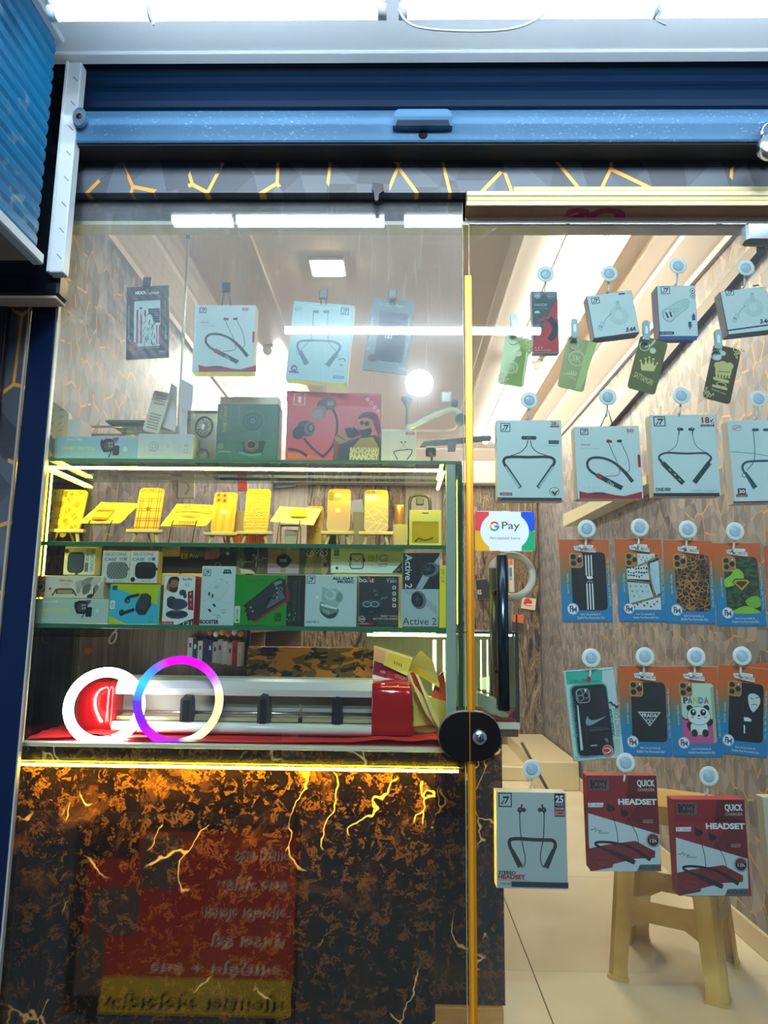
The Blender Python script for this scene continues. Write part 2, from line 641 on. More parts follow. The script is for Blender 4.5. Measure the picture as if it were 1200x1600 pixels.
def carton(name, label, cat, fr, q, Y, depth, front, side='#e9e6da', art=None, group=None, z0=None, square=False, body='carton', ch=.0012):
    """an upright or hanging box whose front face is at y = Y; z0 = height of what it stands on"""
    c, w_, h, phi = quad(fr, q, Y)
    if square or z0 is not None and abs(phi) < R(3):
        phi = 0.0
    if z0 is not None:
        top = c.z + h / 2
        h = top - z0
        c.z = z0 + h / 2
    base = c - Vector((-math.sin(phi), 0, math.cos(phi))) * (h / 2)
    t = thing(name, label, cat, base, (0, -phi, 0), group)
    fm = front if not isinstance(front, str) else C(front, .38)
    sm = side if not isinstance(side, str) else C(side, .5)
    MB().box(-w_ / 2, w_ / 2, 0, depth, 0, h, sm, ch).build(body, t)
    a = Art(t, Y, fr, phi=phi)
    # printed face
    i = ch * .9
    a.k += 1
    a.mb.add([(-w_ / 2 + i, -.0002, i), (w_ / 2 - i, -.0002, i), (w_ / 2 - i, -.0002, h - i), (-w_ / 2 + i, -.0002, h - i)], [[0, 1, 2, 3]], fm)
    if art:
        art(a)
    a.done()
    t['_h'] = h
    t['_w'] = w_
    return t

# ------------------------------------------------------------------ lamps outside the shop
WHITE_PL = C('#e6ebee', .35)
STEEL = C('#c4c9cc', .22, 1.0, 0)
DARK = C('#15171a', .4)

def tube_lamp(name, label, x0, x1, y, z, r, glow, up=1, group=None, body=WHITE_PL):
    t = thing(name, label, 'lamp', ((x0 + x1) / 2, y, z), group=group)
    h = (x1 - x0) / 2
    MB().tube([(-h + .018, 0, 0), (h - .018, 0, 0)], r, glow, 12).build('tube', t)
    for s in (-1, 1):
        MB().tube([(s * (h - .018), 0, 0), (s * h, 0, 0)], r * 1.12, body, 12).build('end_cap', t)
    MB().box(-h, h, -.012, .012, up * r * 1.05, up * (r + .022), body, .003).build('batten', t)
    return t

Zs = P(640, 97, -.10).z                       # soffit height
pa, pb, pc = P(92, 20, -.371), P(604, 18, -.371), P(623, 20, -.371)
tz = pb.z
GLOW_COOL = EMIT('#e4f3ff', L_SOFFIT, 'cool_tube')
tube_lamp('tube_lamp', 'short white tube lamp under the soffit, above the blue ribbed box', pa.x - .02, pb.x, -.371, tz, .0135, GLOW_COOL, group='tubes under the soffit')
tube_lamp('tube_lamp', 'long white tube lamp under the soffit, above the door', pc.x, pc.x + 1.15, -.371, tz, .0135, GLOW_COOL, group='tubes under the soffit')
for x in (pa.x + .12, pb.x - .12, pc.x + .14, pc.x + .9):
    o = MB().tube([(0, 0, 0), (0, 0, Zs + .006 - tz - .034)], .0035, STEEL, 6).build('hanger_rod')
    o.location = (x, -.371, tz + .034)
    tag(o, 'thin rod from the soffit to the %s tube, its %s one' % ('short' if x < pb.x else 'long', 'left' if x in (pa.x + .12, pc.x + .14) else 'right'), 'rod')
# thin lead that sags from the long tube
cw = smooth([(P(622, 30, -.361).x, -.386, tz - .012), (P(650, 40, -.361).x, -.386, P(650, 42, -.386).z), (P(740, 48, -.361).x, -.386, P(740, 49, -.386).z),
             (P(810, 42, -.361).x, -.386, P(810, 42, -.386).z), (P(860, 34, -.361).x, -.381, tz - .006)], 6)
tag(MB().tube(cw, .0025, WHITE_PL, 6).build('lead_wire'), 'thin white lead sagging under the long soffit tube', 'wire')
for (px, w_, lab) in ((237, 40, 'knot of clear tape tying the short soffit tube'), (1025, 80, 'grey tape tail hanging from the long soffit tube')):
    q = P(px, 22, -.371)
    m = MB().lathe([(.0155, -.006), (.0165, 0), (.0155, .006)], C('#cfd8dc', .3), 'x', (0, 0, 0), 14)
    m.tube(smooth([(0, -.013, -.006), (.004, -.016, -.02), (-.006 if w_ > 50 else .01, -.015, -.036), (.012, -.016, -.05 if w_ > 50 else -.044)], 5), .0022, C('#9db4c0', .3), 6)
    o = m.build('tape_tie')
    o.location = (q.x, -.371, tz)
    tag(o, lab, 'tape')

# across the lane: the lamps and the lit board that the glass mirrors
v0, v1 = P(442, 516, 3.5), P(848, 516, 3.5)
tube_lamp('tube_lamp', 'tube lamp hung across the lane, mirrored as a white bar in the glass', v0.x, v1.x, -3.5, (v0.z + v1.z) / 2, .025, EMIT('#dff1ff', L_STREET, 'street_tube'))
v = P(655, 600, 4.2)
t = thing('flood_lamp', 'round flood lamp on the far side of the lane, mirrored in the glass', 'lamp', (v.x, -4.2, v.z))
MB().lathe([(.0, .0), (.115, .0), (.118, .004)], EMIT('#e6f2ff', L_FLOOD, 'flood'), 'y', (0, .03, 0), 28).build('lens', t)
MB().lathe([(0, .022), (.119, .024), (.124, .036), (.130, .036), (.133, .02), (.12, -.03), (.07, -.05), (0, -.05)], DARK, 'y', (0, 0, 0), 28).build('housing', t)
MB().tube([(0, -.05, 0), (0, -.2, .02), (0, -.2, -3.7)], .012, DARK).build('stem', t)

t = thing('lit_board', 'red and yellow back-lit board facing the shop across the lane, mirrored low in the glass', 'sign', (0, -1.75, 0))
va, vb = P(118, 1285, 1.75), P(462, 1596, 1.75)
xa, xb, za, zb = va.x, vb.x, vb.z, va.z
MB().box(xa, xb, -.05, 0, za, zb, DARK, .004).build('casing', t)
def fx(px): return P(px, 1440, 1.75).x
def fz(py): return P(300, py, 1.75).z
RED, YEL, INKW, INKD, GRY = (EMIT('#a8200c', 1.05, 'board'), EMIT('#c9a21a', .9, 'board'), EMIT('#d8c8b0', .9, 'board'), EMIT('#181408', .8, 'board'), EMIT('#7a6a60', .5, 'board'))
b_ = MB()
k = [0.0]
def brect(x0, y0, x1, y1, m):
    k[0] += .0006
    b_.add([(fx(x0), k[0], fz(y1)), (fx(x1), k[0], fz(y1)), (fx(x1), k[0], fz(y0)), (fx(x0), k[0], fz(y0))], [[0, 1, 2, 3]], m)
brect(210, 1300, 460, 1345, RED); brect(130, 1345, 460, 1530, RED); brect(162, 1530, 458, 1588, YEL)
brect(215, 1305, 275, 1390, GRY); brect(140, 1390, 215, 1465, GRY); brect(122, 1465, 165, 1560, GRY)
def btext(s, x0, y0, x1, y1, m):
    vs, fs = text_mesh(s, .015)
    k[0] += .0006
    cx, cz, w_, h_ = (fx(x0) + fx(x1)) / 2, (fz(y0) + fz(y1)) / 2, fx(x1) - fx(x0), fz(y0) - fz(y1)
    b_.add([(cx - a * w_, k[0], cz + c * h_) for a, c in vs], fs, m)
for s, bx in (('આઈડી કાર્ડ', (362, 1322, 452, 1350)), ('કલર ઝેરોક્ષ', (335, 1368, 448, 1396)), ('ગોગલ્સ ગ્લાસ', (318, 1412, 446, 1440)),
              ('હેન્ડસ ફ્રી', (330, 1456, 446, 1484)), ('આઈફોન + કવર', (238, 1500, 440, 1526))):
    btext(s, *bx, INKW)
btext('મોબાઇલ એસેસરીઝ', 172, 1552, 450, 1580, INKD)
brect(424, 1134, 500, 1184, EMIT('#14100e', .5, 'board'))
btext('CUSTOMIZE', 430, 1138, 496, 1156, EMIT('#9a8c88', .8, 'board'))
btext('CUSTOMIZE', 432, 1162, 480, 1180, EMIT('#9a8c88', .8, 'board'))
b_.build('lit_face', t, recalc=False)
MB().box(fx(455), fx(462), -.04, -.002, za, fz(1134), DARK).build('topper_post', t)
MB().box(xa + .1, xa + .14, -.05, -.01, -.95, za, DARK).build('leg', t)
MB().box(xb - .14, xb - .1, -.05, -.01, -.95, za, DARK).build('leg', t)

struct(MB().box(-4, 4, -6, -.02, -1.05, -.95, C('#6c6964', .8), .0).build('ground'))
struct(MB().box(-4, 4, -6.1, -6, -1.0, 3.5, C('#3a3c42', .8), .0).build('wall_opposite'))

# ------------------------------------------------------------------ room shell
XL, XR, YB, ZC = -1.03, 1.143, 4.1, 2.49
PAPER = m_wallpaper()
PAPER_SHADED = m_wallpaper(('#2c3138', '#3d454e', '#525c66'), ('#2a3038', '#414b55', '#5d6973'))  # same paper for outside, its dim cool light put into darker, bluer colours
CREAM = C('#cfc2b6', .5)
CEIL = C('#e2d8d0', .55)
MOLD = C('#d8cfc6', .45)
MARBLE = m_marble()
STONE = m_stone()

fl = struct(MB().box(XL - .1, XR + .1, -.02, YB + .1, -.12, -.0035, C('#6a3628', .7), .0).build('floor'))
TILE = NT('cream_floor_tile')
nz = TILE.n('TexNoise', i_Scale=2.5, i_Detail=5.0)
TILE.put(nz.inputs['Vector'], TILE.coord('Object'))
TILE = TILE.set(col=TILE.ramp(nz.outputs[0], [(.3, '#ddd0b0'), (.7, '#e9dfc6')]), rough=.14)
xj = PZ(864.6, 1600, 0).x
ys = [-.02] + [.64 + .8 * i for i in range(-0, 6)]
xs = [XL - .05] + [xj + .8 * i for i in range(-1, 1)] + [XR + .05]
for i in range(len(xs) - 1):
    for j in range(len(ys) - 1):
        y1 = min(ys[j + 1], YB)
        if y1 - ys[j] < .05:
            continue
        MB().box(xs[i] + .0015, xs[i + 1] - .0015, ys[j] + .0008, y1 - .0008, -.012, 0, TILE, .0008).build('tile', fl)

def wall(name, x0, x1, y0, y1, z0, z1, m, uv):
    return struct(MB().box(x0, x1, y0, y1, z0, z1, m, 0).build(name, uv=uv))
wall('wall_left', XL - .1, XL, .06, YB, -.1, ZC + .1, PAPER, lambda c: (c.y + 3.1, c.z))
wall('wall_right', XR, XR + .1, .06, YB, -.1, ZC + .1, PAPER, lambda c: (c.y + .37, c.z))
LAMI = m_wood('#8f8377', '#b5aa9c', 26, 1.2, .5, 'grey_beige_laminate')
wall('wall_back', XL, XR, YB, YB + .1, -.1, ZC + .1, LAMI, None)
wall('wall_front', XL - .3, XR + .3, .012, .06, 1.99, ZC + .1, CREAM, None)
wall('ceiling', XL - .1, XR + .1, .012, YB + .1, ZC, ZC + .1, CEIL, None)
# stone cladding slab on the back wall beside the right wall
struct(MB().box(.36, XR - .01, YB - .03, YB, 0, 2.3, STONE, .004).build('wall_back_cladding'))
struct(MB().box(-.75, .05, YB - .02, YB, 0, 2.2, STONE, .004).build('wall_back_cladding'))
# stepped crown mouldings
prof = [(0, 0), (.016, 0), (.020, .022), (.032, .030), (.105, .092), (.112, .108), (.122, .112), (.172, .148), (.178, .17), (0, .17)]
struct(MB().prism([(XR - a, ZC - .17 + b) for a, b in prof], .06, YB, MOLD).build('trim_1'))
struct(MB().prism([(XL + a, ZC - .17 + b) for a, b in prof], .06, YB, MOLD).build('trim_2'))
struct(MB().prism([(YB - a, ZC - .17 + b) for a, b in prof], XL, XR, MOLD, 'x').build('trim_3'))
struct(MB().box(XL, XR, YB - .12, YB, ZC - .36, ZC - .17, CREAM, .01).build('trim_4'))
# shallow ceiling tray with rounded corners
o = [(x, y) for x, y in rrect(-.62, .47, .62, 3.7, .12, 6)]
n_ = len(o)
i_ = [(x, y) for x, y in rrect(-.58, .43, .66, 3.66, .10, 6)]
m = MB()
for (a, b, h0, h1) in ((o, i_, ZC, ZC - .022),):
    vs = [(x, y, h0) for x, y in a] + [(x, y, h1) for x, y in a] + [(x, y, h1) for x, y in b] + [(x, y, h0) for x, y in b]
    m.add(vs, [[k2 + r * n_, (k2 + 1) % n_ + r * n_, (k2 + 1) % n_ + ((r + 1) % 4) * n_, k2 + ((r + 1) % 4) * n_] for r in range(4) for k2 in range(n_)], MOLD)
struct(m.build('trim_5'))
# baseboard of the right wall, low platform at the back
struct(MB().box(XR - .012, XR, .06, YB - .05, 0, .075, C('#d2c3a2', .35), .003).build('baseboard_right'))
st = C('#d9c9a2', .35)
ob = MB().box(.62, .86, 3.2, YB - .03, 0, .09, st, .006).box(.86, XR - .012, 2.95, YB - .03, 0, .17, st, .006).build('low_platform')
tag(ob, 'cream stepped plinth at the back of the aisle', 'step')
# dark rail on the right wall
def on_right(px, py, X=XR - .02):
    d = ROT @ Vector(((px - 600) / FPX, -(py - 800) / FPX, -1.0))
    return CAM + d * ((X - CAM.x) / d.x)
a_, b2 = on_right(1186, 392), on_right(945, 668)
mm = MB()
mm.prism([(a_.y, a_.z - .005), (b2.y, b2.z - .03), (b2.y, b2.z + .05), (a_.y, a_.z + .035)], XR - .028, XR, C('#3a332f', .4), 'x')
tag(mm.build('wall_rail'), 'dark flat rail running slantwise along the patterned right wall', 'rail')

# ------------------------------------------------------------------ lamps inside
GW = EMIT('#fff4e6', L_CEIL, 'ceiling_tube')
GL = EMIT('#fff4e6', L_LEFT, 'ceiling_tube')
def long_tube(x, y0, y1, label, z=ZC - .03, GW=GW):
    t = thing('tube_lamp', label, 'lamp', (x, (y0 + y1) / 2, z))
    h = (y1 - y0) / 2
    MB().tube([(0, -h + .02, 0), (0, h - .02, 0)], .024, GW, 12).build('tube', t)
    for s in (-1, 1):
        MB().tube([(0, s * (h - .02), 0), (0, s * h, 0)], .0255, WHITE_PL, 12).build('end_cap', t)
    MB().box(-.028, .028, -h, h, .018, .03, WHITE_PL, .003).build('batten', t)
long_tube(.665, .62, 2.1, 'ceiling tube inside, nearest the door, outer of two runs')
long_tube(.735, .62, 2.1, 'ceiling tube inside, nearest the door, beside the warm strip')
long_tube(.690, 2.2, 3.9, 'ceiling tube deep in the shop, outer of two runs')
long_tube(.775, 2.2, 3.9, 'ceiling tube deep in the shop, beside the warm strip')
long_tube(-.72, 2.0, 3.9, 'ceiling tube deep in the shop along the left crown moulding', GW=GL)
t = thing('cove_strip', 'warm yellow light strip along the ceiling beside the white tubes', 'lamp', (.84, 2.2, ZC - .02))
MB().box(-.035, .035, -1.6, 1.6, 0, .02, WHITE_PL, .003).build('channel', t)
MB().box(-.03, .03, -1.59, 1.59, -.006, 0, EMIT('#ffc27a', L_COVE, 'warm_strip'), .002).build('diffuser', t)
q = PZ(512, 415, ZC)
t = thing('downlight', 'square warm downlight in the ceiling behind the left pane', 'lamp', (q.x, q.y, ZC))
MB().box(-.075, .075, -.075, .075, -.014, 0, WHITE_PL, .004).build('frame', t)
MB().box(-.06, .06, -.06, .06, -.018, -.012, EMIT('#ffe2b0', 110, 'downlight'), .002).build('diffuser', t)

# ------------------------------------------------------------------ outside: soffit, shutter, header, posts
SOFF = C('#e2eaee', .5)
struct(MB().box(-2, 2, -.62, -.10, Zs + .006, Zs + .1, SOFF, 0).build('soffit'))
struct(MB().box(-2, 2, -.13, -.095, Zs, Zs + .05, C('#d5dee4', .4), .003).build('trim_6'))
struct(MB().box(-2, 2, -.10, .012, Zs + .02, Zs + .1, C('#20303c', .6), 0).build('soffit'))

NAVY = C('#05294a', .5)
BLUE = NT('weathered_blue_paint')
nz = BLUE.n('TexNoise', i_Scale=120.0, i_Detail=4.0)
BLUE.put(nz.inputs['Vector'], BLUE.coord(scale=(1, 1, 1.5)))
lo = BLUE.n('TexNoise', i_Scale=5.0, i_Detail=3.0)
BLUE.put(lo.inputs['Vector'], BLUE.coord())
spk = BLUE.math('MULTIPLY', BLUE.ramp(nz.outputs[0], [(.60, 0.0), (.68, .7)]), BLUE.ramp(lo.outputs[0], [(.42, 0.0), (.6, 1.0)]))
BLUE = BLUE.set(col=BLUE.mix(spk, '#426f92', '#8fb3ca'), rough=.35)

x0 = P(112, 190, -.06).x
x1 = 1.32
sh = thing('roller_shutter', 'rolled-up blue metal shutter with pale blue bottom rail above the glass', 'shutter', ((x0 + x1) / 2, -.06, P(640, 222, -.10).z))
ox, oz = (x0 + x1) / 2, P(640, 222, -.10).z
zt, zb_ = P(640, 98, -.04).z, P(640, 172, -.04).z
nsl = 2
for i in range(nsl):
    h0, h1 = zb_ + (zt - zb_) * i / nsl, zb_ + (zt - zb_) * (i + 1) / nsl
    d = (h1 - h0)
    pr = [(-.100, h0), (-.108, h0 + .004), (-.110, h0 + d * .3), (-.108, h0 + d * .7), (-.102, h1 - .003), (-.097, h1 - .003), (-.097, h0)]
    MB().prism([(a + .12, b - oz) for a, b in pr], x0 - ox, x1 - ox, NAVY, 'x').build('slat', sh)
rz1, rz0 = P(640, 166, -.10).z - oz, 0.0
MB().prism([(-.02, rz0), (-.04, rz0), (-.043, rz0 + .004), (-.043, rz1 - .02), (-.036, rz1 - .008), (-.02, rz1)], x0 - ox, x1 - ox, BLUE, 'x').build('bottom_rail', sh)
MB().box(x0 - ox, x1 - ox, -.035, .03, rz0 - .004, rz0 + .002, C('#2a2a2c', .6), .001).build('rail_lip', sh)
# hooded pull in the rail
ha, hb = P(614, 205, -.103), P(706, 179, -.103)
hx0, hx1, hz0, hz1 = ha.x - ox, hb.x - ox, ha.z - oz, hb.z - oz
MB().prism([(hx0, hz0), (hx1, hz0), (hx1 - .003, hz1 - .008), (hx1 - .012, hz1), (hx0 + .012, hz1), (hx0 + .003, hz1 - .008)], -.062, -.043, BLUE).build('pull_hood', sh)
MB().prism([(hx0 + .006, hz0 - .001), (hx1 - .006, hz0 - .001), (hx1 - .010, hz0 + .014), (hx0 + .010, hz0 + .014)], -.0632, -.0615, C('#0a2338', .5)).build('pull_recess', sh)
q = P(661, 211, -.103)
MB().lathe([(0, 0), (.011, 0), (.0115, .003)], C('#06090c', .9), 'y', (q.x - ox, -.0445, q.z - oz), 10).build('lock_hole', sh)
# left hasp
q = P(127, 187, -.11)
m = MB().prism([(q.x - ox + .016 * math.cos(a) * (1 if abs(math.cos(a)) < .9 else 1), q.z - oz + .024 * math.sin(a)) for a in [2 * math.pi * i / 16 for i in range(16)]], -.062, -.050, C('#7d98aa', .3, .6))
m.lathe([(0, 0), (.007, 0), (.007, .002)], DARK, 'y', (q.x - ox, -.0635, q.z - oz), 14).build('hasp', sh)
# padlock at the right end
q = P(1204, 230, -.13)
t = thing('padlock', 'round chrome padlock hanging at the right end of the shutter rail', 'padlock', (q.x, -.13, q.z))
MB().lathe([(0, -.012), (.026, -.012), (.030, -.008), (.030, .010), (.026, .014), (0, .014)], STEEL, 'y', (0, 0, 0), 28).build('body', t)
MB().tube([(-.017, 0, .02)] + [(.017 * math.cos(a), 0, .04 + .02 * math.sin(a)) for a in [math.pi - math.pi * i / 10 for i in range(11)]] + [(.017, 0, .02)], .0042, STEEL, 8).build('shackle', t)

# header board with the printed facets, plywood edge over the door
hx = P(104, 280, -.03).x
hz = P(640, 301, -.03).z
struct(MB().box(hx, 1.32, -.03, -.002, hz, Zs + .02, PAPER_SHADED, 0).build('header_board', uv=lambda c: (c.x * .62 + 5.23, (c.z + (c.y if c.z < 1.99 else 0)) * .62 + .43)))
struct(MB().box(hx, .16, .012, .05, hz, 2.0, PAPER_SHADED, 0).build('trim_7', uv=lambda c: (c.x * .62 + 5.23, (c.z + c.y) * .62 + .43)))
ply = [C('#d9cf9c', .6), C('#c8b983', .6), C('#ded6aa', .6), C('#cdbf88', .6)]
px0 = P(729, 305, -.038).x
pz0, pz1 = P(900, 321, -.038).z, P(900, 290, -.038).z
t = thing('plywood_lintel', 'stacked raw plywood edge over the glass door', 'board', (px0, -.038, pz0))
dz = (pz1 - pz0) / 4
for i in range(4):
    s_ = (.0, .002, .001, .115)[i]
    MB().box(s_, 1.32 - px0, (.0, .0015, .0, .002)[i], .006, i * dz + .0006, (i + 1) * dz - .0006, ply[i], .0012).build('ply', t)
und = MB().box(0, 1.32 - px0, .006, .10, 0, dz * 3.0, m_wood('#8a5a3c', '#a9724e', 3, 20, .45, 'brown_laminate'), .001).build('underside_panel', t)
vs, fs = text_mesh('SO', .06)
m = MB()
s0, s1 = P(888, 335, -.03), P(986, 335, -.03)
m.add([((s0.x + s1.x) / 2 - px0 + a * (s1.x - s0.x), .05 + b * .08, -.0006) for a, b in vs], fs, INK('#8c1a4c'))
m.build('painted_letters', t, recalc=False)
# black tape scrap on the header edge
q = P(590, 325, -.01)
o = MB().prism([(-.012, .018), (.014, .014), (.016, -.004), (.004, -.012), (.002, -.03), (-.006, -.03), (-.008, -.008), (-.014, 0)], -.004, .003, C('#0c1218', .35)).build('tape_scrap')
o.location = (q.x, -.034, hz + .004)
tag(o, 'scrap of black tape stuck to the lower edge of the header board', 'tape')

# ribbed blue box at the left, its white rail
bx = P(68, 415, -.17).x
bz0, bz1 = P(68, 415, -.17).z, Zs - .004
RIB = NT('dusty_blue_sheet')
a = RIB.n('TexNoise', i_Scale=26.0, i_Detail=6.0)
RIB.put(a.inputs['Vector'], RIB.coord())
b = RIB.n('TexNoise', i_Scale=6.0, i_Detail=2.0)
RIB.put(b.inputs['Vector'], RIB.coord())
dirt = RIB.math('MULTIPLY', RIB.ramp(a.outputs[0], [(.55, 0.0), (.66, .75)]), RIB.ramp(b.outputs[0], [(.45, 0.0), (.6, 1.0)]))
RIB = RIB.set(col=RIB.mix(dirt, '#0a6c98', '#9fb4b2'), rough=.4)
t = thing('sign_box', 'dusty blue ribbed sheet-metal box jutting out beside the shopfront', 'box', (bx - .2, -.5, bz0))
MB().box(-.25, .188, -.5, .31, .012, bz1 - bz0, RIB, .002).build('shell', t)
nr = 15
for i in range(nr):
    z0 = .03 + (bz1 - bz0 - .05) * i / nr
    hh = (bz1 - bz0 - .05) / nr
    MB().prism([(.188, z0), (.192, z0 + hh * .25), (.192, z0 + hh * .7), (.188, z0 + hh * .95)], -.5, .31, RIB).build('rib', t)
PALE = C('#c3cfd4', .4)
MB().box(.18, .205, -.5, .322, -.004, .022, PALE, .003).build('lower_edge', t)
MB().box(.18, .205, -.5, .322, bz1 - bz0 - .014, bz1 - bz0, PALE, .003).build('upper_edge', t)
MB().box(-.25, .182, -.5, .31, 0, .012, C('#8d8378', .6), .002).build('underside', t)

r0, r1 = P(104, 95, -.11), P(124, 95, -.11)
r2, r3 = P(73, 425, -.11), P(98, 425, -.11)
t = thing('guide_rail', 'white slotted guide rail standing beside the blue ribbed box', 'rail', ((r2.x + r3.x) / 2, -.11, r2.z))
rx = r3.x - r2.x
ww, hh = rx * .5, Zs - .004 - r2.z
MB().box(-ww, ww, 0, .03, 0, hh, PALE, .002).box(-ww, -ww + .007, -.004, .0, 0, hh, PALE, .001).build('channel', t)
sl = None
for i in range(8):
    zz = hh * (i + .6) / 8.3
    if sl is None:
        sl = MB().prism([(.001, .004), (.012, -.008), (.0135, -.006), (.0025, .006)], -.0008, .0006, C('#77868c', .6)).build('slot', t)
        sl.location = (0, 0, zz)
    else:
        c = sl.copy(); COL.objects.link(c); c.parent = t; c.location = (0, 0, zz)
struct(MB().box(bx - .01, r2.x + .01, -.08, -.06, r2.z, Zs, NAVY, 0).build('trim_8'))

# dark capital, navy post, papered pillar
ca, cb = P(94, 426, -.08), P(94, 461, -.08)
NAV2 = C('#061a3a', .25)
struct(MB().box(-1.6, ca.x, -.08, -.0301, cb.z, ca.z - .0, C('#0a1018', .35), .006).build('trim_9'))
struct(MB().box(-1.6, ca.x - .006, -.078, -.0305, cb.z - .007, cb.z, C('#c8b89a', .5), .001).build('trim_10'))
n0, n1 = P(50, 480, -.014), P(89, 480, -.014)
struct(MB().box(n0.x, n1.x, -.014, -.0005, -.95, cb.z, NAV2, .002).build('pillar'))
struct(MB().box(n0.x - .005, n0.x, -.022, -.014, -.95, cb.z, C('#9a8f80', .4), .001).build('trim_11'))
struct(MB().box(-1.6, n0.x - .005, -.014, .011, -.95, cb.z, PAPER_SHADED, 0).build('pillar', uv=lambda c: (c.x * .7 + 2.93, c.z * .7)))
struct(MB().box(-1.6, P(12, 480, -.035).x, -.035, -.02, -.95, cb.z, DARK, .001).build('trim_12'))
struct(MB().box(-1.6, -1.03, -.02, .06, cb.z, 2.6, DARK, 0).build('wall_front_left'))
struct(MB().box(-1.03, n1.x, -.03, .011, cb.z, 2.6, C('#101c28', .5), 0).build('trim_13'))

# ------------------------------------------------------------------ glazing
EDGE = C('#9db8a8', .2)
GL_W = glass('dusty_window_glass', '#f2f8f6', haze=.09, wrinkle=True)
GL_D = glass('door_glass', '#f4faf8', haze=.02)
wx0, wx1 = n1.x - .01, P(726, 800, 0).x
win = struct(MB().box(wx0, wx1 - .0015, 0, .010, -.95, hz + .02, GL_W, 0).build('window_1'))
MB().box(wx1 - .0015, wx1, 0, .010, -.95, hz - .001, EDGE, .0003).build('polished_edge', win)
al = struct(MB().box(n1.x, n1.x + .004, -.012, .0, -.95, hz, C('#cfd2c8', .3, .5), .0005).build('trim_14'))

dx0 = P(735.5, 800, 0).x
dz1 = P(900, 349, 0).z
door = struct(MB().box(dx0 + .0015, 1.30, 0, .010, .004, dz1, GL_D, 0).build('door_1'))
MB().box(dx0, dx0 + .0015, 0, .010, .004, dz1, EDGE, .0003).build('polished_edge', door)
MB().box(dx0 + .0015, 1.30, 0, .010, dz1, dz1 + .0015, EDGE, .0003).build('polished_edge', door)
GOLD = C('#e08a08', .3, .55, 0, .5)
g0, g1 = P(730, 1100, -.006).x, P(742.5, 1100, -.006).x
gz = P(735, 430, -.006).z
o = MB().box(g0, g1, -.006, -.001, -.70, gz, GOLD, .0012).box(g0 + .004, g1 - .007, -.0075, -.0055, -.70, gz - .002, C('#f0ae30', .3, .5, 0, .5), .0006).build('gold_strip', door)
# pull handle: round bar outside, its twin inside
hz0, hz1 = P(785, 1110, -.05).z, P(785, 868, -.05).z
hxx = P(786, 990, -.05).x
BRUSH = C('#3a4650', .22, .9, 0)
o = MB().tube([(hxx, -.05, hz0), (hxx, -.05, hz1)], .0125, BRUSH, 16).tube([(hxx, -.05, hz0 + .06), (hxx, 0, hz0 + .06)], .006, BRUSH, 8).tube([(hxx, -.05, hz1 - .06), (hxx, 0, hz1 - .06)], .006, BRUSH, 8).build('handle', door)
o['label'] = 'dark chrome round pull bar'
hx2 = P(772, 990, .06).x
MB().tube([(hx2, .06, hz0 + .02), (hx2, .06, hz1 - .02)], .011, C('#6a6444', .3, .8, 0), 14).tube([(hx2, .06, hz0 + .08), (hx2, .01, hz0 + .08)], .006, BRUSH, 8).tube([(hx2, .06, hz1 - .08), (hx2, .01, hz1 - .08)], .006, BRUSH, 8).build('inner_handle', door)
# patch fitting at the top right corner
pa, pb = P(1168, 376, -.012), P(1215, 346, -.012)
MB().box(pa.x, 1.30, -.012, .022, pa.z, pb.z, C('#9aa2a6', .25, .9, 0), .006).build('patch_fitting', door)
# lock: two half discs
lc = P(734.5, 1151, -.02)
rA, rB = .068, .052
LK = C('#0c0a0b', .3)
for (s, parent) in ((1, door), (-1, win)):
    pts = [(lc.x + s * .0015, lc.z + rB)]
    for i in range(0, 13):
        a_ = math.pi / 2 - math.pi * i / 12
        pts.append((lc.x + s * (.014 + (rA - .014) * math.cos(a_)), lc.z + rB * math.sin(a_)))
    pts.append((lc.x + s * .0015, lc.z - rB))
    m = MB().prism(pts, -.020, -.0005, LK)
    pin = [(lc.x + (p[0] - lc.x) * 1.03, lc.z + (p[1] - lc.z) * 1.03) for p in pts]
    pin[0] = (lc.x + s * .0015, pin[0][1]); pin[-1] = (lc.x + s * .0015, pin[-1][1])
    m.prism(pin, -.008, -.0007, C('#b9b4ac', .3, .9, 0))
    lk = m.build('lock', parent)
    lk['label'] = 'black rounded lock half'
    if s > 0:
        q = P(749, 1152, -.02)
        MB().lathe([(0, -.010), (.0135, -.010), (.0165, -.006), (.0175, 0)], STEEL, 'y', (q.x, -.0205, q.z), 24).lathe([(0, -.0125), (.009, -.0125), (.009, -.009)], C('#8a8f92', .3, 1.0, 0), 'y', (q.x, -.0195, q.z), 20).box(q.x - .0012, q.x + .0012, -.0345, -.0315, q.z - .0055, q.z + .0055, DARK, .0002).build('key_cylinder', lk)

# ------------------------------------------------------------------ goods hung behind the glass
FA, FB, FC, FD, FE, FF, FG = (180, 420, 5), (420, 420, 4.615), (800, 440, 6), (840, 380, 3.333), (770, 640, 5), (1000, 640, 6), (860, 820, 3.529)
FH, FI, FJ, FK, FL, FM, FN = (870, 1000, 7.059), (1030, 1000, 7.059), (760, 1190, 7.62), (900, 1190, 4), (300, 590, 4), (560, 580, 5), (60, 590, 4.286)
FO, FP, FQ, FR, FS, FT, FU = (40, 840, 5.4545), (240, 840, 5), (460, 840, 4.286), (60, 740, 4.286), (320, 740, 3.158), (560, 990, 4.286), (280, 980, 3.75)
FV, FW, FX = (740, 1160, 2.609), (720, 780, 2.5), (720, 380, 2.5)
NVY, TEAL, BLK, CRIM, WHT, GREY = '#14203c', '#1c3640', '#0d1012', '#b01c34', '#eef2f2', '#8a979c'
PAPERW = C('#cfe0e4', .35)
SIDE = '#e6e4dc'
GRP = 'boxed goods hung on the glass door'

def earpiece(a, x, y, s, c, flip=1):
    a.e(x, y, 1.0 * s, .8 * s, c)
    a.e(x + flip * 1.1 * s, y + .1 * s, .62 * s, .68 * s, c)

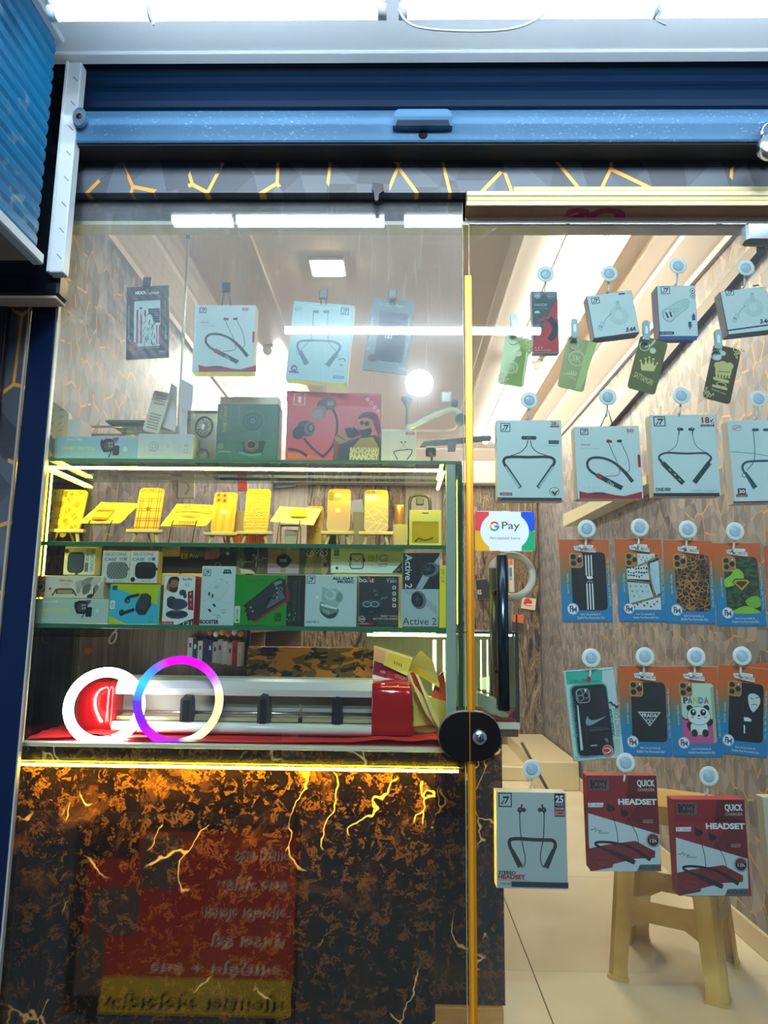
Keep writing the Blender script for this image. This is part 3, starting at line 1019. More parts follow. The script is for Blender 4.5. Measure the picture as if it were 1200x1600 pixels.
# --- left pane
HY = .024
BOXGL = 'boxed goods hung behind the left pane'
def art_noor(a, flag):
    col = '#e8eef0' if flag else '#9fb4ba'
    X = a
    if flag:
        a.t('NOOR', 155, 172, 250, 203, col, b=.03); a.t('Wraps', 262, 174, 345, 206, col, b=.02, slant=.2)
        a.r(140, 226, 360, 628, '#cfdde0', 14)
        a.r(148, 250, 352, 300, '#c3d8da', 8)
        for i, x in enumerate((165, 195, 225)):
            a.r(x, 305, x + 16, 600, '#9a2038')
        for x in (318, 340):
            a.r(x, 430, x + 13, 600, '#9a2038')
        a.r(256, 300, 354, 432, '#1c2250')
        for i in range(6):
            for j in range(7):
                a.e(266 + i * 15 + (j % 2) * 6, 310 + j * 18, 3, 3, '#dfe6ea', n=6)
        # torch-bearing statue in line work
        a.p([(212, 605), (216, 520), (228, 440), (214, 380), (196, 330), (208, 312), (224, 356), (244, 392), (252, 372), (272, 352), (290, 372), (298, 410), (322, 440), (324, 520), (322, 605)], '#c9d8dc')
        random.seed(5)
        for i in range(26):
            x, y = random.uniform(224, 314), random.uniform(400, 596)
            a.s([(x, y), (x + random.uniform(-10, 6), y + 14), (x + random.uniform(-14, 10), y + random.uniform(22, 44))], 5, '#1a2a33', 3)
        a.e(204, 312, 15, 9, '#1a2a33'); a.s([(250, 372), (262, 356), (284, 362)], 5, '#1a2a33')
        a.t('Make Your Phone Premium & Scratch Proof', 102, 275, 116, 565, '#b9c8ca', 90, 0)
        a.t('Anti Scratch', 386, 248, 399, 345, '#b9c8ca', 90, 0); a.t('Full Cover', 388, 445, 402, 555, '#b9c8ca', 90, 0)
        a.e(142, 612, 40, 40, '#6a1428'); a.o_(142, 612, 34, 34, 3, '#b84a58'); a.t('360', 120, 600, 164, 625, '#d8808a')
        a.t('Premium Skin for Your Device', 190, 610, 352, 624, '#b9c8ca', b=0)
        a.t('NO.2', 345, 642, 400, 656, '#b9c8ca'); a.t('For all phones', 345, 660, 402, 668, '#b9c8ca', b=0)
    else:
        a.t('NOOR', 795, 242, 888, 274, col, b=.03); a.t('Wraps', 898, 258, 972, 284, col, b=.02, slant=.2)
        a.r(775, 296, 990, 690, '#153a52', 14)
        a.r(790, 310, 970, 380, '#1e4a62', 10)
        a.rr(838, 462, 888, 503, 4, '#b8c8c8'); a.t('2', 855, 470, 872, 496, '#b8c8c8')
        a.t('Make Your Phone Premium & Scratch Proof', 724, 330, 742, 600, '#8fa6b0', 90, 0)
        a.t('Anti Scratch', 1002, 350, 1016, 420, '#8fa6b0', 90, 0); a.t('Full Cover', 982, 532, 998, 635, '#8fa6b0', 90, 0)
        a.e(745, 645, 34, 32, '#5a2440'); a.r(790, 672, 940, 682, '#8fa6b0')
        a.t('NO.2', 932, 712, 985, 726, '#8fa6b0')

carton('skin_pack', 'dark card pack with stars-and-stripes statue skin, hung on the left pane', 'phone skin', FA, [(85, 143), (418, 128), (420, 690), (88, 710)], HY, .004, '#12262c', '#12262c', lambda a: art_noor(a, True), BOXGL, body='card', ch=.0006)
carton('skin_pack', 'plain dark blue card pack with a window, tilted, crossed by the mirrored tube', 'phone skin', FB, [(733, 200), (1050, 236), (1000, 765), (690, 730)], HY, .004, '#2b4f60', '#2b4f60', lambda a: art_noor(a, False), BOXGL, body='card', ch=.0006)

def art_band50(a, F, dx, dy, k, left):
    """white box with a dark curved neckband and a red wave along the foot"""
    X = lambda x: dx + x * k
    Y = lambda y: dy + y * k
    band = '#173038' if not left else '#1d3c44'
    a.p([(X(672 + 3), Y(636)), (X(740), Y(652)), (X(820), Y(646)), (X(900), Y(656)), (X(960), Y(668)), (X(1030), Y(675)), (X(1090), Y(660)), (X(1165), Y(640)), (X(1165), Y(695)), (X(678), Y(695))], '#a81c34')
    a.p([(X(730), Y(655)), (X(800), Y(646)), (X(860), Y(646)), (X(915), Y(662)), (X(850), Y(666))], '#5a1c30')
    a.rr(X(682), Y(147), X(745), Y(200), 4 * k, '#6a2038'); a.logo(X(684), Y(149), X(743), Y(198), '#3a1a30')
    a.t('50', X(1042), Y(150), X(1100), Y(178), CRIM, b=.03); a.t('HOURS', X(1048), Y(182), X(1098), Y(190), '#a86a78', b=0)
    a.t('ONE-650', X(684), Y(268), X(762), Y(283), CRIM); a.t('Wireless Neckband', X(684), Y(300), X(830), Y(310), '#8aa4aa', b=0)
    earpiece(a, X(902), Y(248), 17 * k, '#7a2030', 1); earpiece(a, X(994), Y(246), 15 * k, '#1c2a30', -1)
    a.s([(X(905), Y(262)), (X(935), Y(335)), (X(975), Y(420)), (X(990), Y(470)), (X(975), Y(512)), (X(880), Y(522))], 5 * k, '#2a5058')
    a.s([(X(1000), Y(258)), (X(1040), Y(340)), (X(1062), Y(410)), (X(1066), Y(470)), (X(1050), Y(490))], 5 * k, '#2a5058')
    a.s([(X(815), Y(515)), (X(765), Y(482)), (X(738), Y(440)), (X(745), Y(400)), (X(780), Y(378)), (X(850), Y(378)), (X(930), Y(405)), (X(990), Y(450))], 20 * k, band)
    a.s([(X(985), Y(445)), (X(1040), Y(500)), (X(1092), Y(565))], 24 * k, band, w1=30 * k)
    a.s([(X(812), Y(512)), (X(1010), Y(615))], 38 * k, band, 0)
    a.s([(X(812), Y(512)), (X(850), Y(532))], 40 * k, CRIM, 0); a.s([(X(983), Y(442)), (X(1002), Y(462))], 26 * k, '#7a2238', 0)
    a.t('One', X(895), Y(562), X(950), Y(588), '#b9ccd2', -28, .01)
    for i in range(4):
        a.o_(X(712 + i * 38), Y(610), 9 * k, 10 * k, 2 * k, '#9ab0b6', 10)
    a.r(X(1132), Y(350), X(1153), Y(452), '#9a2a40')

carton('earphone_box', 'white neckband box marked 50 with red wave, hung on the left pane', 'earphone box', FA, [(615, 283), (1090, 283), (1090, 808), (608, 806)], HY, .032, PAPERW, '#dcd8c4', lambda a: art_band50(a, FA, 30, 165, .92, True), BOXGL)

def art_blueband(a):
    b = '#4f7f92'
    a.s([(290, 258), (330, 276), (390, 280), (470, 282), (520, 272)], 6, '#dfeaec')
    a.rr(518, 278, 580, 336, 5, '#3a6478'); a.logo(520, 280, 578, 334, '#3a6478')
    a.o_(215, 290, 28, 20, 3, '#8a9298'); a.t('NEW', 195, 282, 236, 298, '#8a9298', 20)
    for x in (340, 415):
        a.r(x - 22, 298, x + 22, 322, b, 9)
    a.s([(322, 320), (318, 400), (305, 500), (270, 545), (232, 582)], 5, b); a.s([(428, 320), (424, 420), (432, 530), (465, 570), (490, 598)], 5, b)
    a.s([(228, 610), (208, 570), (212, 535), (250, 520), (340, 518), (460, 525), (510, 550), (508, 580), (482, 622)], 17, b)
    a.s([(222, 590), (275, 690)], 30, '#57889a', 0, w1=40); a.s([(490, 610), (420, 700)], 30, '#57889a', 0, w1=40)
    a.o_(210, 610, 12, 14, 3, b); a.o_(496, 632, 10, 14, 3, b)
    a.e(183, 718, 26, 26, '#5a5c9a'); a.t('38', 168, 706, 200, 730, '#cfd8ea'); a.r(142, 738, 220, 752, '#5a5c9a', 5)
    a.s([(500, 662), (520, 650), (545, 652), (552, 672)], 8, b); a.s([(512, 690), (530, 700)], 8, b)
    a.r(462, 772, 545, 794, '#5f93b8', 8); a.t('WIRELESS', 470, 778, 538, 788, '#dfeaec', b=0); a.r(455, 735, 540, 741, '#9dbcc6')
carton('earphone_box', 'pale blue neckband box, tilted, crossed by the mirrored tube', 'earphone box', FB, [(172, 230), (610, 264), (572, 830), (126, 798)], HY, .03, C('#a9cfd8', .35), '#d2dde0', art_blueband, BOXGL)

# black clips that hold the four on the left pane
clip_labels = ['black clip on the glass above the statue skin pack', 'black clip on the glass above the neckband box marked 50',
               'black clip on the glass above the tilted pale blue box', 'black clip on the glass above the plain dark blue pack']
clips = [(231, 442, 0), (354, 450, 1), (505.5, 460.5, 0), (613.5, 461, 0)]
BCLIP = C('#16242a', .3)
for (px, py, legs), lab in zip(clips, clip_labels):
    p = P(px, py, .017)
    t = thing('glass_clip', lab, 'clip', (p.x, .0105, p.z), group='black clips on the left pane')
    MB().box(-.0105, .0105, 0, .006, -.013, .013, BCLIP, .0015).box(-.008, .008, -.0004, 0, -.0105, .0105, C('#22343a', .2), .0003).build('pad', t)
    dz = P(px, (477 if legs else py + 14), HY).z - p.z
    m = MB()
    for s in (-1, 1):
        m.tube([(s * .006, .004, -.012), (s * (.011 if legs else .006), .015, dz - .004)], .0011, C('#3a3030', .5), 6)
    m.build('wire', t)

# --- suction hooks on the door
CUPM = NT('translucent_white_rubber')
CUPM = CUPM.set(col='#f2f6f6', rough=.35)
DISC = C('#b6cde4', .25)
def make_hook():
    t = thing('suction_hook', 'x', 'hook', (0, .0105, 0), group='suction hooks on the glass door')
    MB().lathe([(.0136, .0014), (.0205, 0), (.0212, .0012), (.019, .004), (.014, .006), (.013, .012), (.009, .015), (0, .0155)], CUPM, 'y', (0, 0, 0), 24).build('cup', t)
    MB().lathe([(0, .0001), (.0075, .0001), (.0128, .0003), (.0132, .0012)], DISC, 'y', (0, 0, 0), 22).lathe([(0, -.0001), (.004, -.0001), (.006, .0002)], C('#ccdcec', .2), 'y', (-.003, 0, .003), 12).build('disc', t)
    m = MB().tube(smooth([(0, .012, -.012), (.001, .0125, -.02), (.0, .012, -.03), (-.0015, .012, -.038), (-.001, .016, -.0425), (0, .024, -.041), (0, .027, -.036)], 4), .0024, C('#e9ece6', .3), 8)
    m.build('hook', t)
    return t
hooks = [(853, 428, 'watch pack'), (952, 427, 'left 3.4A cable box'), (1060, 415, 'car charger box'), (1166, 418, 'right 3.4A cable box'),
         (827, 625, 'silver-tipped neckband box'), (950, 620, 'red-waved neckband box on the door'), (1065, 618, 'black neckband box with a red figure'), (1186, 623, 'neckband box cut by the picture edge'),
         (917, 826, 'three-stripe phone skin'), (1000, 824, 'patchwork phone skin'), (1075, 827, 'leopard phone skin'), (1149, 830, 'green camouflage phone skin'),
         (924, 1028, 'teal phone case pack'), (1008, 1026, 'black triangle-logo skin'), (1088, 1026, 'panda phone skin'), (1160, 1025, 'black skin with pale face'),
         (831, 1202, 'stereo headset box'), (978, 1192, 'red headset box in the middle'), (1108, 1213, 'red headset box at the right')]
h0 = None
for px, py, what in hooks:
    p = P(px, py, .0105)
    lab = 'clear suction hook that holds the ' + what
    if h0 is None:
        h0 = make_hook(); h0.location = (p.x, .0105, p.z); h0['label'] = lab
    else:
        dup(h0, (p.x, .0105, p.z), None, lab)

DY = .0275
# --- row 1
def art_watch(a):
    a.r(190, 95, 430, 660, '#4a5a62')
    a.p([(430, 150), (372, 250), (330, 340), (240, 480), (200, 560), (192, 660), (432, 660)], '#c43440')
    a.e(237, 132, 34, 34, '#8fa9b2'); a.t('NEW', 218, 124, 256, 142, '#dfe8ea'); a.t('Bassik', 330, 126, 402, 148, '#aac0c6'); a.r(335, 156, 400, 162, '#8fa2a8')
    a.t('WATCH', 202, 206, 330, 232, '#b9cace', b=.02); a.t('SMART BAND SERIES', 200, 246, 340, 256, '#93a6ac', b=0)
    a.p([(208, 298), (214, 280), (236, 272), (258, 280), (264, 298)], '#c9d6d8')
    a.s([(250, 365), (300, 340), (350, 345)], 12, '#c8404a')
    a.s([(345, 345), (390, 390), (405, 440), (390, 500), (345, 545)], 62, '#1c3044')
    for i in range(5):
        a.s([(352 + i * 6, 375 + i * 36), (412 - abs(i - 2) * 8, 368 + i * 36)], 4, '#2e485c', 0)
    a.o_(290, 450, 70, 110, 14, '#c8404a'); a.r(215, 395, 310, 440, '#5a6a70', 10); a.r(250, 405, 290, 435, '#2c4a50')
    a.s([(345, 545), (290, 552), (240, 535)], 14, '#c8404a')
    for x in (220, 250, 280):
        a.e(x, 622, 7, 7, '#efd8d8', n=8)
    a.t('BLUETOOTH SMART WATCH', 214, 638, 374, 650, '#efd8d8', b=0)
carton('watch_pack', 'slim grey and red watch pack hung leftmost in the top row', 'watch box', FC, [(186, 90), (432, 90), (438, 668), (190, 672)], DY + .002, .022, '#55646c', '#c9cfd0', art_watch, GRP)

def art_cable(a, d):
    X = lambda x, y: (x + d[0], y + d[1])
    def pt(*p): return [X(*q) for q in p]
    c = '#8fb0b8'
    a.logo(*X(740, 145), *X(822, 212), '#27506a')
    a.r(*X(996, 106), *X(1060, 124), '#3a5c70', 6); a.r(*X(1064, 106), *X(1110, 112), '#9ab6be')
    for i in range(4):
        a.o_(*X(1000, 318), 92 - i * 15, 96 - i * 13, 3.5, c)
    a.r(*X(972, 196), *X(1012, 262), '#b4ced4', 5); a.rr(*X(972, 196), *X(1012, 262), 3, c, 5); a.r(*X(976, 182), *X(1004, 198), '#9fb9c0')
    a.s(pt((930, 300), (890, 340), (862, 380)), 8, c)
    a.p(pt((838, 372), (872, 388), (836, 466), (802, 452)), '#b9d2d6'); a.s(pt((838, 372), (872, 388), (836, 466), (802, 452)), 3, c, 0, True)
    a.r(*X(818, 412), *X(828, 428), '#5a7a86'); a.r(*X(834, 420), *X(844, 434), '#5a7a86')
    a.t('3.4A', *X(1064, 424), *X(1168, 470), '#14284a', b=.05, slant=.12)
    # printed band along the foot
    q = [(762, 530), (1186, 472), (1186, 485), (764, 543)]
    a.p([X(*p) for p in q], '#142a44')
carton('cable_box', 'pale square cable box marked 3.4A, the left one, tilted', 'cable box', FC, [(703, 128), (1128, 80), (1190, 478), (765, 538)], DY + .002, .034, PAPERW, '#1c3450', lambda a: art_cable(a, (0, 0)), GRP)
def art_cable2(a):
    a.f((840 + (958 - 272) / 3.333 + .5, 380 - 7, 3.333))
    a.f((1127 - (703 / 6), 447 - (128 / 6) + 1.5, 6))
    art_cable(a, (0, 0))
carton('cable_box', 'pale square cable box marked 3.4A at the right edge of the picture', 'cable box', FD, [(958, 252), (1196, 222), (1230, 452), (985, 476)], DY + .002, .034, PAPERW, '#1c3450', art_cable2, GRP)
def art_car(a):
    c = '#86a6ae'
    a.logo(640, 223, 690, 268, '#27506a')
    a.o_(806, 249, 15, 15, 3, '#3a6076'); a.o_(808, 275, 15, 15, 3, '#3a6076'); a.e(806, 249, 5, 5, '#3a6076'); a.e(808, 275, 5, 5, '#3a6076')
    body = [(652, 350), (690, 330), (740, 300), (775, 292), (790, 310), (782, 336), (730, 378), (695, 410), (665, 402), (650, 376)]
    a.p(body, '#b9d2d6'); a.s(body, 3, c, 3, True); a.e(683, 375, 32, 36, '#c3d8dc'); a.o_(683, 375, 32, 36, 3, c)
    a.p([(664, 362), (672, 360), (684, 388), (676, 392)], '#2a4050'); a.p([(684, 358), (692, 356), (702, 382), (694, 386)], '#2a4050')
    a.o_(722, 350, 12, 12, 2, c); a.o_(766, 318, 14, 16, 2, c)
    for (x, y) in ((812, 388), (793, 424)):
        a.r(x - 9, y - 16, x + 9, y + 16, '#1d4a80'); a.r(x - 3, y - 24 if y < 400 else y + 14, x + 3, y - 14 if y < 400 else y + 26, '#1d4a80')
    a.r(630, 460, 712, 478, '#16284a', 6); a.t('CAR CHARGER', 640, 464, 702, 474, '#c9d6de', b=0)
    a.p([(628, 484), (828, 484), (828, 506), (628, 506)], '#1d4a86')
carton('charger_box', 'pale box with a car charger picture, top row of the door', 'charger box', FD, [(628, 223), (830, 218), (828, 488), (628, 486)], DY + .002, .04, PAPERW, '#234a80', art_car, GRP)

# --- row 2
def art_28(a):
    t_ = '#1d3840'
    a.logo(58, 103, 138, 176, '#1d3a52'); a.t('28', 452, 92, 496, 124, CRIM, b=.03); a.t('h', 500, 108, 514, 124, CRIM); a.r(448, 128, 520, 138, '#1d2c48')
    a.r(222, 206, 342, 236, t_, 12); a.r(262, 212, 300, 228, '#4a646c', 6)
    a.s([(272, 240), (262, 285), (220, 330), (150, 358), (120, 368)], 7, t_); a.s([(293, 240), (305, 290), (345, 332), (410, 356), (450, 370)], 7, t_)
    a.s([(98, 440), (84, 405), (100, 378), (150, 370), (280, 372), (420, 370), (468, 382), (482, 410), (466, 440)], 22, '#152a30')
    a.s([(98, 438), (215, 610)], 30, '#22444c', 0); a.s([(96, 446), (206, 606)], 18, '#a9c6ca', 0)
    a.s([(470, 438), (352, 610)], 30, '#22444c', 0); a.s([(474, 446), (362, 606)], 18, '#a9c6ca', 0)
    a.r(435, 240, 516, 270, '#163a54'); a.t('BT 5.0', 450, 248, 504, 262, '#5a8aa6'); a.r(392, 280, 515, 284, '#9ab8be')
    a.r(56, 648, 152, 672, '#8a2230', 4); a.t('ONE-BT-607', 64, 654, 146, 667, '#e8d0d0')
    a.o_(480, 640, 40, 34, 4, '#3a5a66'); a.p([(452, 640), (470, 636), (480, 650), (518, 622), (484, 674)], '#16303a')
    a.r(34, 688, 540, 710, '#141c36'); a.s([(40, 700), (72, 694)], 5, '#8aa0b8', 0)
carton('earphone_box', 'white neckband box marked 28 hung above the payment sticker', 'earphone box', FE, [(30, 78), (542, 84), (545, 712), (32, 712)], DY + .003, .034, PAPERW, SIDE, art_28, GRP)
carton('earphone_box', 'white neckband box marked 50 with red wave, second row of the door', 'earphone box', FE, [(636, 132), (1152, 126), (1166, 695), (660, 700)], DY + .003, .034, PAPERW, '#e6dccb', lambda a: art_band50(a, FE, 0, 0, 1.0, False), GRP)
def art_900(a):
    t_ = '#16323c'
    a.logo(126, 62, 238, 160, '#1d3a52'); a.t('18', 576, 68, 652, 130, CRIM, b=.04); a.p([(655, 110), (694, 76), (668, 118)], '#16203a'); a.t('H', 664, 116, 690, 130, NVY); a.r(566, 140, 696, 160, '#1d3046'); a.t('MUSIC TIME', 578, 145, 684, 156, '#b9ccd4', b=0)
    earpiece(a, 368, 184, 22, t_, 1); earpiece(a, 490, 184, 22, t_, -1); a.e(366, 180, 9, 9, '#6a8088'); a.e(490, 178, 9, 10, '#8a9ca0')
    a.s([(366, 195), (362, 235)], 10, t_, 0); a.s([(490, 195), (490, 235)], 10, t_, 0)
    a.s([(360, 235), (350, 300), (328, 350), (280, 385), (235, 408)], 5, t_); a.s([(491, 235), (505, 300), (535, 350), (590, 388), (640, 412)], 5, t_)
    a.s([(182, 475), (176, 445), (200, 420), (250, 406), (340, 408), (440, 412), (560, 408), (620, 412), (660, 440), (668, 465)], 17, t_)
    a.s([(185, 468), (215, 510)], 24, t_, 0); a.s([(664, 462), (640, 500)], 22, t_, 0)
    a.s([(212, 500), (405, 692)], 46, '#163640', 0); a.s([(650, 498), (508, 684)], 46, '#163640', 0)
    for x, y in ((276, 568), (322, 612), (366, 660)):
        a.p([(x - 16, y - 14), (x + 12, y - 4), (x + 14, y + 12)], '#a9c2c8')
    a.s([(556, 612), (578, 584)], 12, '#2a505c', 0)
    a.t('ONE-900', 146, 732, 286, 768, '#16283a', b=.03); a.t('EXPERT WIRELESS', 486, 754, 720, 768, '#7a98a2', b=0)
    a.r(124, 782, 744, 812, '#141c36')
carton('earphone_box', 'white neckband box marked 18, third in the second row', 'earphone box', FF, [(104, 50), (722, 46), (742, 812), (122, 812)], DY + .003, .034, PAPERW, '#e9e2d8', art_900, GRP)
def art_cut(a):
    t_ = '#1a5068'
    a.o_(908, 172, 44, 30, 4, '#a05a66'); a.t('ORIGINAL', 870, 160, 948, 182, '#a05a66', 18)
    a.r(1048, 176, 1114, 204, t_, 12); a.r(1152, 176, 1220, 204, t_, 12); a.s([(1062, 205), (1070, 300), (1075, 420), (1060, 500), (1000, 570)], 7, t_)
    a.s([(845, 396), (950, 402), (1090, 416), (1230, 440)], 5, '#2a6a5a')
    a.s([(985, 600), (962, 560), (962, 525), (990, 496), (1060, 484), (1230, 480)], 22, t_); a.o_(975, 615, 20, 24, 6, t_)
    a.s([(985, 590), (1080, 735)], 26, t_, 0, w1=52); a.s([(1010, 610), (1060, 690)], 10, '#10384a', 0)
    a.r(915, 738, 992, 800, '#12262e', 8); a.t('30', 926, 750, 984, 786, '#dfe8ea', b=.03); a.r(900, 794, 1008, 820, '#8a2234', 4); a.t('HOURS PLAY', 912, 801, 998, 814, '#efd8d8', b=0)
    a.r(872, 858, 1240, 872, '#5a2438')
carton('earphone_box', 'white box with blue neckband cut by the right picture edge, second row', 'earphone box', FF, [(830, 104), (1250, 96), (1280, 872), (872, 880)], DY + .003, .034, PAPERW, '#e9e2d8', art_cut, GRP)
# looped cord carrying the box marked 50
p0, p1, p2 = P(950, 640, .03), P(938, 668, .045), P(958, 668, .045)
tag(MB().tube([p1, p0, p2], .0018, C('#2a2220', .6), 6).build('cord_loop'), 'dark cord between the suction hook and the door box marked 50', 'cord')

# --- payment sticker
def art_pay(a):
    a.f((720, 780, 2.5))
    a.r(56, 48, 173, 125, '#d8404a', 6); a.r(172, 48, 288, 125, '#0f4fc8', 6); a.r(56, 124, 173, 202, '#e2a80c', 6); a.r(172, 124, 288, 202, '#12a068', 6)
    a.r(110, 48, 236, 202, '#dfe8ea')
    a.e(171, 125, 95, 80.5, '#dfe8ea', n=40)
    # the G in four colours
    cx, cy, ro, w_ = 131, 106, 19, 7
    for a0, a1, c in ((25, 145, '#d8382c'), (145, 205, '#e8a810'), (205, 305, '#189a50'), (305, 362, '#2a6ad8')):
        a.s([(cx + (ro - w_ / 2) * math.cos(R(d)), cy - (ro - w_ / 2) * math.sin(R(d))) for d in range(a0, a1 + 1, 10)], w_, c, 0)
    a.r(131, 103, 150, 110, '#2a6ad8')
    a.t('Pay', 160, 88, 230, 126, '#4a5258', b=.008); a.t('Accepted here', 112, 146, 231, 161, '#5a6468', b=.0)
c, w_, h, phi = quad(FW, [(57, 47), (288, 47), (288, 202), (57, 202)], -.001)
t = thing('payment_sticker', 'payment sticker, white disc on four colours, on the door beside the gold strip', 'sticker', (c.x, -.0002, c.z - h / 2))
MB().prism(rrect(-w_ / 2, w_ / 2, 0, h, .008), -.0006, 0, C('#dfe8ea', .4)).build('sheet', t)
a = Art(t, 0, FW, y=-.0006, lift=.0001)
art_pay(a)
a.done()

# --- gold-faced plastic cards on clear clips
GCARD = C('#6f7d34', .25, .25)
GBRI = C('#c8c486', .3, .6, 0)
GPAL = C('#d9c878', .3, .3, 0)
CLEAR = glass('clear_plastic', '#e9f2ec', .0)
def gold_card(label, fr, q, clip, body, art):
    c, w_, h, phi = quad(fr, q, .03)
    base = c - Vector((-math.sin(phi), 0, math.cos(phi))) * (h / 2)
    t = thing('gold_card', label, 'phone skin', base, (0, -phi, 0), 'gold printed cards on clear clips')
    out = rrect(-w_ / 2, w_ / 2, 0, h, .008)
    hook = [(.0, h - .0)]
    # notch for the clip at the top
    pts = []
    for x, z in out:
        pts.append((x, z))
    MB().prism(pts, 0, .0012, body).build('card', t)
    a = Art(t, .03, fr, phi=phi)
    art(a)
    a.done()
    p = P(clip[0], clip[1], .012)
    k = thing('card_clip', 'clear plastic clip holding the ' + clip[2], 'clip', (p.x, .0105, p.z), group='clear clips on the glass door')
    CL = C('#a9c6cc', .2)
    MB().prism(rrect(-.008, .008, -.025, .025, .006), 0, .007, CL).build('body', k)
    MB().prism(rrect(-.0035, .0035, -.010, .010, .003), -.0006, 0, C('#dcebec', .2)).build('boss', k)
    MB().tube([(.012 * math.cos(a_), .0185, -.034 + .012 * math.sin(a_)) for a_ in [2 * math.pi * i / 18 for i in range(18)]], .0011, C('#dfe9ea', .2), 6, True).build('ring', k)

def corner(a, x, y, s, c, f=1, g=1):
    for dx, dy, r in ((0, 0, 1), (1.4, .1, .7), (.1, 1.4, .7), (2.4, .4, .45), (.4, 2.4, .45), (1, 1, .6)):
        a.o_(x + f * dx * s, y + g * dy * s, r * s * .8, r * s * .8, s * .26, c, 12)
def art_c1(a):
    a.p([(245, 380), (262, 384), (235, 560), (168, 545)], '#93a84c')
    a.p([(205, 372), (290, 378), (272, 440)], '#a8bb68')
    a.e(221, 432, 9, 12, '#efe8c0'); a.e(230, 432, 8, 11, '#efe8c0'); a.e(228, 418, 5, 3, '#efe8c0', 40)
    a.o_(198, 486, 27, 27, 4, '#d6dcb4'); a.o_(198, 486, 20, 20, 2, '#d6dcb4'); a.t('SR', 184, 474, 212, 498, '#d6dcb4')
    corner(a, 262, 388, 13, '#e8dfb0', 1, 1); corner(a, 152, 536, 13, '#e8dfb0', 1, -1)
gold_card('pale green gold card, leftmost, with a fruit mark over a round seal', FX, [(190, 366), (292, 372), (228, 566), (130, 540)], (803, 506, 'leftmost gold card with the round seal'), C('#98a272', .3, .1), art_c1)
def art_c2(a):
    a.p([(720, 560), (800, 575), (680, 930), (640, 1020), (590, 1010)], '#b8c87c')
    a.o_(607, 722, 80, 80, 8, '#d9dca8'); a.o_(607, 722, 66, 66, 4, '#d9dca8'); a.t('SK', 560, 690, 650, 755, '#dfe0b0', b=.01)
    for dx in (-22, 0, 22):
        a.e(620 + dx, 640, 9, 14, '#d8b070')
    for i in range(5):
        a.p([(512 + i * 20, 870), (517 + i * 20, 828 + abs(i - 2) * 6), (530 + i * 20, 870)], '#d9dca8')
    a.r(512, 868, 608, 878, '#d9dca8'); a.t('SATYAKRUPA', 470, 880, 610, 902, '#d0d49c', -16, 0)
gold_card('olive gold card with a ringed monogram, second of the four', FC, [(560, 540), (815, 560), (620, 1040), (385, 955)], (898, 513, 'gold card with the ringed monogram'), C('#858c50', .3, .15), art_c2)
def art_c3(a):
    a.e(600, 560, 17, 17, '#cfd4c6'); a.s([(560, 540), (590, 530), (612, 505)], 12, '#b9c4a8')
    g = '#e0cf80'
    a.p([(540, 662), (536, 615), (556, 638), (562, 604), (574, 634), (582, 596), (592, 636), (602, 606), (606, 642), (622, 628), (606, 668)], g)
    for x, y in ((536, 612), (562, 602), (582, 594), (602, 604), (622, 626)):
        a.e(x, y, 6, 6, g, n=8)
    a.t('SATYAMGIRI', 498, 690, 606, 722, '#d8c878', -12, .0)
    a.s([(540, 740), (570, 752), (600, 740), (640, 700)], 3, '#4a5628')
gold_card('dark olive gold card with a crown, third of the four', FD, [(535, 485), (690, 515), (600, 795), (465, 745)], (1010, 516, 'gold card with the crown'), C('#666c34', .25, .2), art_c3)
def art_c4(a):
    a.e(935, 592, 24, 20, '#c6d0d0'); a.e(945, 560, 16, 16, '#c6d0d0'); a.e(966, 574, 14, 14, '#c6d0d0')
    g = '#cfc27c'
    a.e(966, 634, 26, 22, g); a.e(938, 636, 20, 20, g); a.e(1000, 640, 20, 20, g)
    for x in (934, 950, 966, 982, 998):
        a.s([(x, 650), (x - 2, 705)], 10, g, 0)
    a.p([(925, 650), (1012, 656), (1004, 690), (924, 686)], g); a.s([(938, 668), (1000, 672)], 4, '#4c4e24', 0)
    a.r(912, 704, 998, 722, g, 6); a.o_(956, 736, 28, 14, 5, g); a.r(906, 744, 990, 758, g, 6); a.t('सत्यमेव जयते', 902, 766, 980, 782, g, -8, 0)
    corner(a, 1030, 555, 17, g, 1, 1); corner(a, 872, 795, 17, g, 1, -1)
    a.s([(888, 700), (915, 690)], 3, '#2e3018', 0)
gold_card('dark gold card with a pillar of lions and corner scrolls, rightmost of the four', FD, [(918, 520), (1062, 560), (1000, 838), (858, 806)], (1122.5, 530, 'gold card with the pillar of lions'), C('#4f4a1e', .25, .3), art_c4)

